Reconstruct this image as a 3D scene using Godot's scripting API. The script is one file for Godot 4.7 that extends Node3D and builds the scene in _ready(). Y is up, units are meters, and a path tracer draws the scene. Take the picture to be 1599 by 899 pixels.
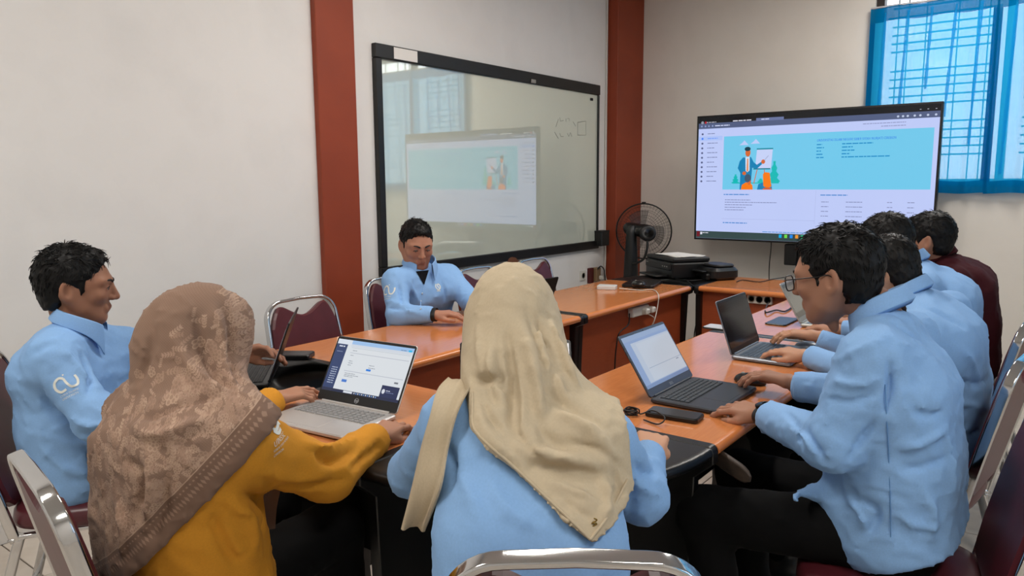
extends Node3D
# A meeting room: eight people around a ring of office tables, whiteboard, big display, window with sheer blue curtains.

const FPX := 1168.2                       # focal length in pixels of the 1599 x 899 frame
var eye := Vector3(0, 1.42, 0)
var eye_basis := Basis.from_euler(Vector3(deg_to_rad(-8.02), deg_to_rad(37.36), deg_to_rad(-0.38)))
const XL := -3.34                         # left wall
const ZB := -6.20                         # back wall
const XR := 2.3                           # right wall (out of frame)
const ZF := 2.0                           # wall behind the camera
const HC := 3.2
const TH := 0.75                          # table height
const XI0 := -1.98                        # inside edges of the ring of tables
const XI1 := -1.32
const ZI0 := -1.75
const ZI1 := -4.53
const TD := 0.62                          # table depth
var mats := {}
var taken := {}
var noise := FastNoiseLite.new()

# ---------------------------------------------------------------- pixels to places (a pixel is only a direction)
func ray(px: float, py: float) -> Vector3:
	return eye_basis * Vector3((px - 799.5) / FPX, -(py - 449.5) / FPX, -1.0)
func at(px: float, py: float, d: float) -> Vector3:
	return eye + ray(px, py) * d
func at_y(px: float, py: float, h: float) -> Vector3:
	var r := ray(px, py)
	return eye + r * ((h - eye.y) / r.y)
func at_x(px: float, py: float, x: float) -> Vector3:
	var r := ray(px, py)
	return eye + r * ((x - eye.x) / r.x)
func at_z(px: float, py: float, z: float) -> Vector3:
	var r := ray(px, py)
	return eye + r * ((z - eye.z) / r.z)

# ---------------------------------------------------------------- mesh builder
class MB:
	var v := PackedVector3Array()
	var n := PackedVector3Array()
	var c := PackedColorArray()
	var uv := PackedVector2Array()
	var i := PackedInt32Array()
	var col := Color.WHITE
	func vert(p: Vector3, nn: Vector3, t := Vector2.ZERO) -> int:
		v.append(p); n.append(nn); c.append(col); uv.append(t)
		return v.size() - 1
	func tri(a: Vector3, b: Vector3, d: Vector3) -> void:   # counter-clockwise seen from outside
		var nn := (b - a).cross(d - a).normalized()
		var k := v.size()
		vert(a, nn); vert(b, nn); vert(d, nn)
		i.append_array([k, k + 2, k + 1])
	func quad(a: Vector3, b: Vector3, d: Vector3, e: Vector3) -> void:
		var nn := (d - a).cross(e - b).normalized()
		var k := v.size()
		vert(a, nn, Vector2(0, 1)); vert(b, nn, Vector2(1, 1)); vert(d, nn, Vector2(1, 0)); vert(e, nn, Vector2(0, 0))
		i.append_array([k, k + 2, k + 1, k, k + 3, k + 2])
	func box(ctr: Vector3, size: Vector3, bev := 0.0, bs := Basis()) -> void:
		var h := size * 0.5
		bev = minf(bev, minf(h.x, minf(h.y, h.z)) * 0.98)
		if bev <= 0.0:
			for ax in 3:
				for s in [-1.0, 1.0]:
					var nn := Vector3.ZERO; nn[ax] = s
					var u := Vector3.ZERO; u[(ax + 1) % 3] = h[(ax + 1) % 3]
					var w := Vector3.ZERO; w[(ax + 2) % 3] = h[(ax + 2) % 3] * s
					var m := nn * h[ax]
					quad(ctr + bs * (m - u - w), ctr + bs * (m + u - w), ctr + bs * (m + u + w), ctr + bs * (m - u + w))
			return
		# chamfered box: 6 faces, 12 edges, 8 corners
		for ax in 3:
			var b1 := (ax + 1) % 3
			var b2 := (ax + 2) % 3
			for s in [-1.0, 1.0]:
				var nn := Vector3.ZERO; nn[ax] = s * h[ax]
				var u := Vector3.ZERO; u[b1] = h[b1] - bev
				var w := Vector3.ZERO; w[b2] = (h[b2] - bev) * s
				quad(ctr + bs * (nn - u - w), ctr + bs * (nn + u - w), ctr + bs * (nn + u + w), ctr + bs * (nn - u + w))
			for s1 in [-1.0, 1.0]:
				for s2 in [-1.0, 1.0]:
					var l := Vector3.ZERO; l[ax] = h[ax] - bev
					var p := Vector3.ZERO; p[b1] = s1 * h[b1]; p[b2] = s2 * (h[b2] - bev)
					var q := Vector3.ZERO; q[b1] = s1 * (h[b1] - bev); q[b2] = s2 * h[b2]
					if s1 * s2 > 0: quad(ctr + bs * (p + l), ctr + bs * (p - l), ctr + bs * (q - l), ctr + bs * (q + l))
					else: quad(ctr + bs * (p - l), ctr + bs * (p + l), ctr + bs * (q + l), ctr + bs * (q - l))
		for sx in [-1.0, 1.0]:
			for sy in [-1.0, 1.0]:
				for sz in [-1.0, 1.0]:
					var sg := Vector3(sx, sy, sz)
					var a := Vector3(h.x, h.y - bev, h.z - bev) * sg
					var b := Vector3(h.x - bev, h.y, h.z - bev) * sg
					var d := Vector3(h.x - bev, h.y - bev, h.z) * sg
					if sx * sy * sz > 0: tri(ctr + bs * a, ctr + bs * b, ctr + bs * d)
					else: tri(ctr + bs * a, ctr + bs * d, ctr + bs * b)
	# grid of points rows x cols, smooth normals; wrap joins the last column to the first
	func grid(p: PackedVector3Array, cols: int, wrap := false, flip := false, uvs := PackedVector2Array()) -> void:
		var rows := p.size() / cols
		var k := v.size()
		for r in rows:
			for q in cols:
				var ql := (q - 1 + cols) % cols if wrap else maxi(q - 1, 0)
				var qr := (q + 1) % cols if wrap else mini(q + 1, cols - 1)
				var du := p[r * cols + qr] - p[r * cols + ql]
				var dv := p[mini(r + 1, rows - 1) * cols + q] - p[maxi(r - 1, 0) * cols + q]
				var nn := du.cross(dv)
				if nn.length_squared() < 1e-16: nn = dv.cross(Vector3(0.3, 0.2, 0.9)) if du.length_squared() < 1e-12 else du.cross(Vector3(0.1, 0.9, 0.2))
				nn = nn.normalized() * (-1.0 if flip else 1.0)
				vert(p[r * cols + q], nn, uvs[r * cols + q] if uvs.size() else Vector2(float(q) / cols, float(r) / rows))
		for r in rows - 1:
			for q in (cols if wrap else cols - 1):
				var a := k + r * cols + q
				var b := k + r * cols + (q + 1) % cols
				if flip: i.append_array([a, b, b + cols, a, b + cols, a + cols])
				else: i.append_array([a, b + cols, b, a, a + cols, b + cols])
	func fan(p: PackedVector3Array, flip := false) -> void:   # flat cap of a closed ring
		var m := Vector3.ZERO
		for q in p: m += q
		m /= p.size()
		for q in p.size():
			var a := p[q]
			var b := p[(q + 1) % p.size()]
			if flip: tri(m, b, a)
			else: tri(m, a, b)
	# swept profile; profile x runs along side = tangent x up, y along up. up is projected at each point
	func sweep(path: PackedVector3Array, prof: PackedVector2Array, up: Vector3, caps := true, scales := PackedFloat32Array()) -> void:
		var rows := path.size()
		var pts := PackedVector3Array()
		var cols := prof.size()
		var first := PackedVector3Array()
		var last := PackedVector3Array()
		for r in rows:
			var t := (path[mini(r + 1, rows - 1)] - path[maxi(r - 1, 0)]).normalized()
			var uu := (up - t * up.dot(t))
			if uu.length() < 0.05: uu = t.cross(Vector3(0.31, 0.5, 0.8))
			uu = uu.normalized()
			var sd := t.cross(uu)
			var sc := scales[r] if scales.size() else 1.0
			for q in cols:
				var w := path[r] + (sd * prof[q].x + uu * prof[q].y) * sc
				pts.append(w)
				if r == 0: first.append(w)
				if r == rows - 1: last.append(w)
		grid(pts, cols, true, true)
		if caps:
			fan(first, false)
			fan(last, true)
	func tube(path: PackedVector3Array, r: float, sides := 8, r1 := -1.0) -> void:
		var prof := PackedVector2Array()
		for q in sides: prof.append(Vector2.from_angle(TAU * q / sides) * r)
		var sc := PackedFloat32Array()
		if r1 >= 0.0:
			for q in path.size(): sc.append(lerpf(1.0, r1 / r, float(q) / (path.size() - 1)))
		# parallel transport
		var up := Vector3(0.137, 0.931, 0.338)
		var rows := path.size()
		var pts := PackedVector3Array()
		var first := PackedVector3Array()
		var last := PackedVector3Array()
		for k in rows:
			var t := (path[mini(k + 1, rows - 1)] - path[maxi(k - 1, 0)]).normalized()
			up = up - t * up.dot(t)
			if up.length() < 0.02: up = t.cross(Vector3(0.7, 0.1, 0.3))
			up = up.normalized()
			var sd := t.cross(up)
			for q in sides:
				var w := path[k] + (sd * prof[q].x + up * prof[q].y) * (sc[k] if sc.size() else 1.0)
				pts.append(w)
				if k == 0: first.append(w)
				if k == rows - 1: last.append(w)
		grid(pts, sides, true, true)
		fan(first, false)
		fan(last, true)
	func lathe(prof: PackedVector2Array, ctr: Vector3, sides := 24, bs := Basis()) -> void:   # prof: radius, height
		var pts := PackedVector3Array()
		for q in prof:
			for s in sides:
				var a := TAU * s / sides
				pts.append(ctr + bs * Vector3(cos(a) * q.x, q.y, sin(a) * q.x))
		grid(pts, sides, true, true)
		var a0 := PackedVector3Array()
		var a1 := PackedVector3Array()
		for s in sides:
			a0.append(pts[s]); a1.append(pts[(prof.size() - 1) * sides + s])
		if prof[0].x > 0.0005: fan(a0, false)
		if prof[prof.size() - 1].x > 0.0005: fan(a1, true)
	# polygon (x, y) extruded along local z from z0 to z1, chamfered by bev at both faces, put through xf
	func prism(poly: PackedVector2Array, z0: float, z1: float, xf := Transform3D(), bev := 0.0) -> void:
		if Geometry2D.is_polygon_clockwise(poly): poly.reverse()
		var inner := poly
		if bev > 0.0:
			inner = PackedVector2Array()
			var m := poly.size()
			for q in m:
				var e0 := (poly[q] - poly[(q - 1 + m) % m]).normalized()
				var e1 := (poly[(q + 1) % m] - poly[q]).normalized()
				var n0 := Vector2(-e0.y, e0.x)
				var n1 := Vector2(-e1.y, e1.x)
				var b := (n0 + n1)
				b = b / maxf(0.5, b.length_squared() * 0.5) if b.length() > 0.01 else n0
				inner.append(poly[q] + b * bev)
		var ix := Geometry2D.triangulate_polygon(inner)
		for t in range(0, ix.size(), 3):
			var a := inner[ix[t]]
			var b := inner[ix[t + 1]]
			var d := inner[ix[t + 2]]
			if (b - a).cross(d - a) < 0:
				var sw := b; b = d; d = sw
			tri(xf * Vector3(a.x, a.y, z1), xf * Vector3(b.x, b.y, z1), xf * Vector3(d.x, d.y, z1))
			tri(xf * Vector3(a.x, a.y, z0), xf * Vector3(d.x, d.y, z0), xf * Vector3(b.x, b.y, z0))
		var m2 := poly.size()
		for q in m2:
			var a := poly[q]
			var b := poly[(q + 1) % m2]
			var ai := inner[q]
			var bi := inner[(q + 1) % m2]
			quad(xf * Vector3(a.x, a.y, z0 + bev), xf * Vector3(b.x, b.y, z0 + bev), xf * Vector3(b.x, b.y, z1 - bev), xf * Vector3(a.x, a.y, z1 - bev))
			if bev > 0.0:
				quad(xf * Vector3(a.x, a.y, z1 - bev), xf * Vector3(b.x, b.y, z1 - bev), xf * Vector3(bi.x, bi.y, z1), xf * Vector3(ai.x, ai.y, z1))
				quad(xf * Vector3(ai.x, ai.y, z0), xf * Vector3(bi.x, bi.y, z0), xf * Vector3(b.x, b.y, z0 + bev), xf * Vector3(a.x, a.y, z0 + bev))
	func mesh() -> ArrayMesh:
		var a := []
		a.resize(Mesh.ARRAY_MAX)
		a[Mesh.ARRAY_VERTEX] = v; a[Mesh.ARRAY_NORMAL] = n; a[Mesh.ARRAY_COLOR] = c; a[Mesh.ARRAY_TEX_UV] = uv; a[Mesh.ARRAY_INDEX] = i
		var m := ArrayMesh.new()
		m.add_surface_from_arrays(Mesh.PRIMITIVE_TRIANGLES, a)
		return m

func bxm(size: Vector3, bev := 0.0, ctr := Vector3.ZERO) -> ArrayMesh:
	var m := MB.new()
	m.box(ctr, size, bev)
	return m.mesh()

func rrect(w: float, h: float, r: float, seg := 5, ctr := Vector2.ZERO) -> PackedVector2Array:
	var p := PackedVector2Array()
	for k in 4:
		var cx := (w / 2 - r) * (1 if k == 0 or k == 3 else -1)
		var cy := (h / 2 - r) * (1 if k < 2 else -1)
		for s in seg + 1:
			p.append(ctr + Vector2(cx, cy) + Vector2.from_angle(PI / 2 * (k + float(s) / seg)) * r)
	return p

func curve(p: Array, per := 6) -> PackedVector3Array:   # Catmull-Rom through the points
	var o := PackedVector3Array()
	for k in p.size() - 1:
		var a: Vector3 = p[maxi(k - 1, 0)]
		var b: Vector3 = p[k]
		var d: Vector3 = p[k + 1]
		var e: Vector3 = p[mini(k + 2, p.size() - 1)]
		for s in per:
			o.append(b.cubic_interpolate(d, a, e, float(s) / per))
	o.append(p[p.size() - 1])
	return o

# ---------------------------------------------------------------- nodes
func numbered(called: String) -> String:
	if not taken.has(called):
		taken[called] = 0
		return called
	taken[called] += 1
	return "%s_%03d" % [called, taken[called]]

func thing(called: String, label: String, category: String, pos := Vector3.ZERO, turn := 0.0, group := "") -> Node3D:
	var o := Node3D.new()
	o.name = numbered(called)
	add_child(o)
	o.position = pos
	o.rotation.y = turn
	tag(o, label, category, group)
	return o

func tag(o: Node3D, label: String, category: String, group := "", kind := "") -> void:
	o.set_meta("label", label)
	o.set_meta("category", category)
	if group: o.set_meta("group", group)
	if kind: o.set_meta("kind", kind)

func part(called: String, m: Mesh, mt: Material, parent: Node3D, pos := Vector3.ZERO, label := "") -> MeshInstance3D:
	var o := MeshInstance3D.new()
	o.mesh = m
	o.material_override = mt
	o.name = called
	parent.add_child(o, true)
	o.position = pos
	if label: o.set_meta("label", label)
	return o

func solo(called: String, m: Mesh, mt: Material, label: String, category: String, pos := Vector3.ZERO, group := "") -> MeshInstance3D:
	var o := part(numbered(called), m, mt, self, pos)
	tag(o, label, category, group)
	return o

func struct(called: String, m: Mesh, mt: Material, label: String, category: String, pos := Vector3.ZERO) -> MeshInstance3D:
	var o := part(called, m, mt, self, pos)
	tag(o, label, category, "", "structure")
	return o

# ---------------------------------------------------------------- materials
func mat(key: String, color: Color, rough := 0.6, metal := 0.0, spec := 0.5) -> StandardMaterial3D:
	if mats.has(key): return mats[key]
	var m := StandardMaterial3D.new()
	m.resource_name = key
	m.albedo_color = color
	m.roughness = rough
	m.metallic = metal
	m.metallic_specular = spec
	mats[key] = m
	return m

func noise_tex(freq: float, ramp: Array, size := 256, octaves := 4, sd := 1, kind := FastNoiseLite.TYPE_SIMPLEX_SMOOTH) -> NoiseTexture2D:
	var f := FastNoiseLite.new()
	f.noise_type = kind
	f.seed = sd
	f.frequency = freq
	f.fractal_octaves = octaves
	var t := NoiseTexture2D.new()
	t.width = size
	t.height = size
	t.seamless = true
	t.noise = f
	var g := Gradient.new()
	g.offsets = PackedFloat32Array()
	var off := PackedFloat32Array()
	var cs := PackedColorArray()
	for k in ramp.size():
		off.append(float(k) / (ramp.size() - 1)); cs.append(ramp[k])
	g.offsets = off
	g.colors = cs
	t.color_ramp = g
	return t

func triplanar(m: StandardMaterial3D, tex: Texture2D, scale: Vector3, world := false) -> StandardMaterial3D:
	m.albedo_texture = tex
	m.uv1_triplanar = true
	m.uv1_world_triplanar = world
	m.uv1_scale = scale
	return m

func cloth(key: String, color: Color, rough := 0.85) -> StandardMaterial3D:
	if mats.has(key): return mats[key]
	var m := mat(key, color, rough, 0.0, 0.3)
	m.rim_enabled = true
	m.rim = 0.12
	m.rim_tint = 0.6
	return m

# ---------------------------------------------------------------- flat print for screens and boards
func fill_poly(img: Image, p: PackedVector2Array, col: Color) -> void:
	var y0 := 1e9
	var y1 := -1e9
	for q in p:
		y0 = minf(y0, q.y); y1 = maxf(y1, q.y)
	for y in range(maxi(0, int(ceil(y0 - 0.5))), mini(img.get_height() - 1, int(floor(y1 - 0.5))) + 1):
		var xs := PackedFloat32Array()
		var yy := y + 0.5
		for k in p.size():
			var a := p[k]
			var b := p[(k + 1) % p.size()]
			if (a.y <= yy) != (b.y <= yy): xs.append(a.x + (b.x - a.x) * (yy - a.y) / (b.y - a.y))
		xs.sort()
		for k in range(0, xs.size() - 1, 2):
			var x0 := int(round(xs[k]))
			var x1 := int(round(xs[k + 1]))
			if x1 > x0: img.fill_rect(Rect2i(x0, y, x1 - x0, 1), col)

func fill_disc(img: Image, c: Vector2, rx: float, ry: float, col: Color) -> void:
	var p := PackedVector2Array()
	for k in 24: p.append(c + Vector2(cos(TAU * k / 24) * rx, sin(TAU * k / 24) * ry))
	fill_poly(img, p, col)

func fill_line(img: Image, a: Vector2, b: Vector2, w: float, col: Color) -> void:
	var s := (b - a).normalized().orthogonal() * w * 0.5
	fill_poly(img, PackedVector2Array([a + s, b + s, b - s, a - s]), col)

func text_flat(txt: String, size := 64, bold := false) -> TextMesh:
	var t := TextMesh.new()
	var f := SystemFont.new()
	f.font_names = PackedStringArray(["Droid Sans"])
	if bold: f.font_weight = 700
	t.font = f
	t.font_size = size
	t.pixel_size = 1.0 / size
	t.depth = 0.0
	t.curve_step = 2.0
	t.text = txt
	t.horizontal_alignment = HORIZONTAL_ALIGNMENT_LEFT
	return t

func draw_text(img: Image, txt: String, x: float, y: float, w: float, h: float, col: Color) -> void:   # fitted into the box
	var a := text_flat(txt).get_mesh_arrays()
	var p: PackedVector3Array = a[Mesh.ARRAY_VERTEX]
	var ix: PackedInt32Array = a[Mesh.ARRAY_INDEX]
	var lo := Vector2(1e9, 1e9)
	var hi := -lo
	for q in p:
		lo = lo.min(Vector2(q.x, q.y)); hi = hi.max(Vector2(q.x, q.y))
	for t in range(0, ix.size(), 3):
		var poly := PackedVector2Array()
		for k in 3:
			var q := p[ix[t + k]]
			poly.append(Vector2(x + (q.x - lo.x) / (hi.x - lo.x) * w, y + h - (q.y - lo.y) / (hi.y - lo.y) * h))
		fill_poly(img, poly, col)

func dashes(img: Image, x: float, y: float, w: float, h: float, col: Color, sd: int) -> void:   # a line of print too small to read
	var r := RandomNumberGenerator.new()
	r.seed = sd
	var q := x
	while q < x + w:
		var l := r.randf_range(1.5, 6.0) * h
		img.fill_rect(Rect2i(int(q), int(y), int(minf(l, x + w - q)) + 1, int(maxf(1, h))), col)
		q += l + h * 0.7

func screen_mat(key: String, img: Image, energy: float) -> StandardMaterial3D:
	var m := mat(key, Color(0.02, 0.02, 0.025), 0.12, 0.0, 0.4)
	img.generate_mipmaps()
	m.emission_enabled = true
	m.emission = Color.WHITE
	m.emission_operator = BaseMaterial3D.EMISSION_OP_MULTIPLY
	m.emission_texture = ImageTexture.create_from_image(img)
	m.emission_energy_multiplier = energy
	return m

# ---------------------------------------------------------------- light and lens
func setup() -> void:
	noise.seed = 7
	var cam := Camera3D.new()
	cam.name = "camera"
	cam.fov = 42.09
	cam.near = 0.05
	cam.far = 200.0
	add_child(cam)
	cam.position = eye
	cam.basis = eye_basis
	cam.current = true
	var env := Environment.new()
	env.tonemap_mode = Environment.TONE_MAPPER_LINEAR
	env.tonemap_exposure = 1.0
	env.background_mode = Environment.BG_SKY
	var sky := Sky.new()
	var sm := ProceduralSkyMaterial.new()          # bright overcast
	sm.sky_top_color = Color(0.80, 0.86, 0.93)
	sm.sky_horizon_color = Color(0.95, 0.96, 0.97)
	sm.ground_bottom_color = Color(0.45, 0.44, 0.42)
	sm.ground_horizon_color = Color(0.80, 0.80, 0.78)
	sm.energy_multiplier = SKY_E
	sky.sky_material = sm
	env.sky = sky
	env.sdfgi_enabled = true
	env.ssao_enabled = true
	env.ssil_enabled = true
	var we := WorldEnvironment.new()
	we.name = "environment"
	we.environment = env
	add_child(we)

const SKY_E := 3.8
const LAMP_E := 3.9
const WARM := Color(1.0, 0.975, 0.945)

func ceiling_lamp(pos: Vector3, k: int) -> void:
	var t := thing("ceiling_lamp", "white fluorescent ceiling lamp with two tubes" + [" above the ring of tables", " above the display end of the room", " above the women's end of the room", " near the right wall"][k], "lamp", pos)
	var m := MB.new()
	m.box(Vector3(0, -0.03, 0), Vector3(0.30, 0.06, 1.26), 0.01)
	part("housing", m.mesh(), mat("lamp white", Color(0.9, 0.9, 0.9), 0.5), t)
	var em := mat("lamp glow", Color(0.9, 0.9, 0.9), 0.5)
	em.emission_enabled = true
	em.emission = WARM
	em.emission_energy_multiplier = 2.5
	for s in [-1, 1]:
		m = MB.new()
		m.tube(PackedVector3Array([Vector3(0.07 * s, -0.078, -0.6), Vector3(0.07 * s, -0.078, 0.6)]), 0.014, 10)
		part("tube", m.mesh(), em, t)
	var l := AreaLight3D.new()
	l.name = "lamp_light"
	l.area_size = Vector2(0.28, 1.2)
	l.light_color = WARM
	l.light_energy = LAMP_E
	if "area_range" in l: l.set("area_range", 12.0)
	l.shadow_enabled = true
	t.add_child(l)
	l.position = Vector3(0, -0.10, 0)
	l.rotation = Vector3(-PI / 2, 0, 0)

func wall_with_hole(m: MB, axis: int, at_c: float, th: float, u0: float, u1: float, v1: float, hole: Array) -> void:
	# a wall in the plane axis = at_c (inner face), thickness th outwards, u across, v up; hole = [u0, v0, u1, v1]
	var pieces := [[u0, 0.0, hole[0], v1], [hole[2], 0.0, u1, v1], [hole[0], 0.0, hole[2], hole[1]], [hole[0], hole[3], hole[2], v1]]
	for p in pieces:
		var cu: float = (p[0] + p[2]) / 2
		var cv: float = (p[1] + p[3]) / 2
		var su: float = p[2] - p[0]
		var sv: float = p[3] - p[1]
		if su <= 0.001 or sv <= 0.001: continue
		if axis == 0: m.box(Vector3(at_c + th / 2, cv, cu), Vector3(absf(th), sv, su))
		else: m.box(Vector3(cu, cv, at_c + th / 2), Vector3(su, sv, absf(th)))

const WIN := [-1.345, 1.37, 1.20, 2.86]        # the opening in the back wall: x0, y0, x1, y1
const WINR := [-3.9, 1.15, -0.6, 2.75]         # the opening in the right wall: z0, y0, z1, y1

func build_room() -> void:
	var wt := noise_tex(0.006, [Color(0.975, 0.975, 0.975), Color(1, 1, 1), Color(0.985, 0.985, 0.983)], 512, 5, 3)
	var wl := triplanar(mat("painted wall", Color(0.88, 0.872, 0.86), 0.75, 0, 0.35), wt, Vector3(0.5, 0.5, 0.5), true)
	var wb := triplanar(mat("painted back wall", Color(0.875, 0.855, 0.825), 0.75, 0, 0.35), wt, Vector3(0.5, 0.5, 0.5), true)
	var m := MB.new()
	m.box(Vector3(XL - 0.075, HC / 2, (ZB + ZF) / 2), Vector3(0.15, HC, ZF - ZB + 0.3))
	struct("wall_left", m.mesh(), wl, "off-white painted wall that carries the whiteboard", "wall")
	m = MB.new()
	wall_with_hole(m, 2, ZB, -0.15, XL, XR, HC, WIN)
	struct("wall_back", m.mesh(), wb, "off-white painted wall behind the large display with a window opening", "wall")
	m = MB.new()
	wall_with_hole(m, 0, XR, 0.15, ZB - 0.15, ZF + 0.15, HC, WINR)
	struct("wall_right", m.mesh(), wl, "off-white painted wall with windows, right of the seated men", "wall")
	m = MB.new()
	m.box(Vector3((XL + XR) / 2, HC / 2, ZF + 0.075), Vector3(XR - XL, HC, 0.15))
	struct("wall_front", m.mesh(), wl, "off-white painted wall at the near end of the room", "wall")
	m = MB.new()
	m.box(Vector3((XL + XR) / 2, HC + 0.075, (ZB + ZF) / 2), Vector3(XR - XL + 0.3, 0.15, ZF - ZB + 0.3))
	struct("ceiling", m.mesh(), mat("ceiling white", Color(0.86, 0.85, 0.83), 0.9), "flat white ceiling", "ceiling")
	# floor: slab of grout with single tiles laid on it
	m = MB.new()
	m.box(Vector3((XL + XR) / 2, -0.06, (ZB + ZF) / 2), Vector3(XR - XL + 0.3, 0.11, ZF - ZB + 0.3))
	var fl := struct("floor", m.mesh(), mat("grout", Color(0.38, 0.34, 0.30), 0.95), "floor of pale beige ceramic tiles with dark grout lines", "floor")
	var tt := noise_tex(0.012, [Color(0.92, 0.92, 0.92), Color(1, 1, 1), Color(0.95, 0.94, 0.93)], 256, 4, 9)
	var tm := []
	for k in 3:
		tm.append(triplanar(mat("tile %d" % k, Color(0.80, 0.765, 0.72) * (1.0 - 0.025 * k), 0.22, 0, 0.5), tt, Vector3(1.3, 1.3, 1.3), true))
	var ts := 0.40
	var tmesh := bxm(Vector3(ts - 0.005, 0.008, ts - 0.005), 0.0015)
	var rg := RandomNumberGenerator.new()
	rg.seed = 5
	var nx := int(ceil((XR - XL) / ts))
	var nz := int(ceil((ZF - ZB) / ts))
	for ix in nx:
		for iz in nz:
			var px := XL + (ix + 0.5) * ts
			var pz := ZB + (iz + 0.5) * ts
			var sx := minf(ts, XR - (px - ts / 2)) / ts
			var sz := minf(ts, ZF - (pz - ts / 2)) / ts
			if sx < 0.05 or sz < 0.05: continue
			var o := part("tile", tmesh, tm[rg.randi() % 3], fl, Vector3(px - ts / 2 * (1 - sx), -0.004, pz - ts / 2 * (1 - sz)))
			o.scale = Vector3(sx, 1, sz)
	# baseboard stains are left to the wall; pillars painted brown
	var bt := noise_tex(0.004, [Color(0.90, 0.88, 0.88), Color(1, 1, 1), Color(0.94, 0.93, 0.92)], 256, 5, 21)
	var br := triplanar(mat("brown paint", Color(0.56, 0.235, 0.125), 0.55, 0, 0.45), bt, Vector3(0.8, 0.8, 0.8), true)
	m = MB.new()
	m.box(Vector3(XL + 0.02, HC / 2, -2.765), Vector3(0.04, HC, 0.265), 0.004)
	struct("trim_1", m.mesh(), br, "brown painted pillar on the wall beside the whiteboard", "pillar")
	m = MB.new()
	m.box(Vector3(XL + 0.05, HC / 2, (-5.74 + ZB) / 2), Vector3(0.10, HC, ZB * -1 - 5.74), 0.004)
	struct("trim_2", m.mesh(), br, "brown painted pillar in the corner behind the fan", "pillar")
	ceiling_lamp(Vector3(-1.75, HC, -2.7), 0)
	ceiling_lamp(Vector3(-0.7, HC, -4.9), 1)
	ceiling_lamp(Vector3(-1.9, HC, 0.3), 2)
	ceiling_lamp(Vector3(0.9, HC, -0.4), 3)

# ---------------------------------------------------------------- window and curtains
func window(called: String, x0: float, y0: float, x1: float, y1: float, label: String, tr: Transform3D, n: int) -> void:
	# built in its own plane: x across, y up, z towards the room, then put through tr
	var fm := mat("window frame", Color(0.13, 0.075, 0.05), 0.45)
	var w := Node3D.new()
	w.name = called
	add_child(w)
	w.transform = tr
	tag(w, label, "window", "", "structure")
	var f := 0.055
	var m := MB.new()
	m.box(Vector3(x0 + f / 2, (y0 + y1) / 2, -0.07), Vector3(f, y1 - y0, 0.09), 0.003)
	m.box(Vector3(x1 - f / 2, (y0 + y1) / 2, -0.07), Vector3(f, y1 - y0, 0.09), 0.003)
	m.box(Vector3((x0 + x1) / 2, y0 + f / 2, -0.07), Vector3(x1 - x0, f, 0.09), 0.003)
	m.box(Vector3((x0 + x1) / 2, y1 - f / 2, -0.07), Vector3(x1 - x0, f, 0.09), 0.003)
	part("window_frame", m.mesh(), fm, w)
	var step := (x1 - x0) / n
	var glass := mat("window glass", Color(0.9, 0.95, 0.95, 0.08), 0.03)
	glass.transparency = BaseMaterial3D.TRANSPARENCY_ALPHA
	var bar := mat("grille", Color(0.22, 0.20, 0.19), 0.6)
	for k in n:
		var a := x0 + k * step
		var b := a + step
		if k > 0:
			m = MB.new()
			m.box(Vector3(a, (y0 + y1) / 2, -0.07), Vector3(0.05, y1 - y0, 0.08), 0.003)
			part("mullion", m.mesh(), fm, w)
		m = MB.new()
		m.box(Vector3((a + b) / 2, (y0 + y1) / 2, -0.085), Vector3(step - 0.05, y1 - y0 - 0.1, 0.005))
		part("pane", m.mesh(), glass, w)
		# iron grille outside the pane: groups of close rails, then a gap
		for g in [[0.98, 0.93, 0.88, 0.835, 0.79, 0.745], [0.64, 0.595, 0.55, 0.50, 0.455], [0.355, 0.31, 0.265, 0.22, 0.175]]:
			for q in g:
				m = MB.new()
				var inset := 0.10 if int(q * 1000) % 3 else 0.03
				m.box(Vector3((a + b) / 2, lerpf(y0, y1 - 0.16, q), -0.125), Vector3(step - 0.1 - inset, 0.011, 0.011))
				part("grille_rail", m.mesh(), bar, w)
		for q in [0.16, 0.24, 0.38, 0.62, 0.76, 0.84]:
			m = MB.new()
			m.box(Vector3(lerpf(a, b, q), (y0 + y1) / 2, -0.125), Vector3(0.008, y1 - y0, 0.008))
			part("grille_post", m.mesh(), bar, w)

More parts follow.
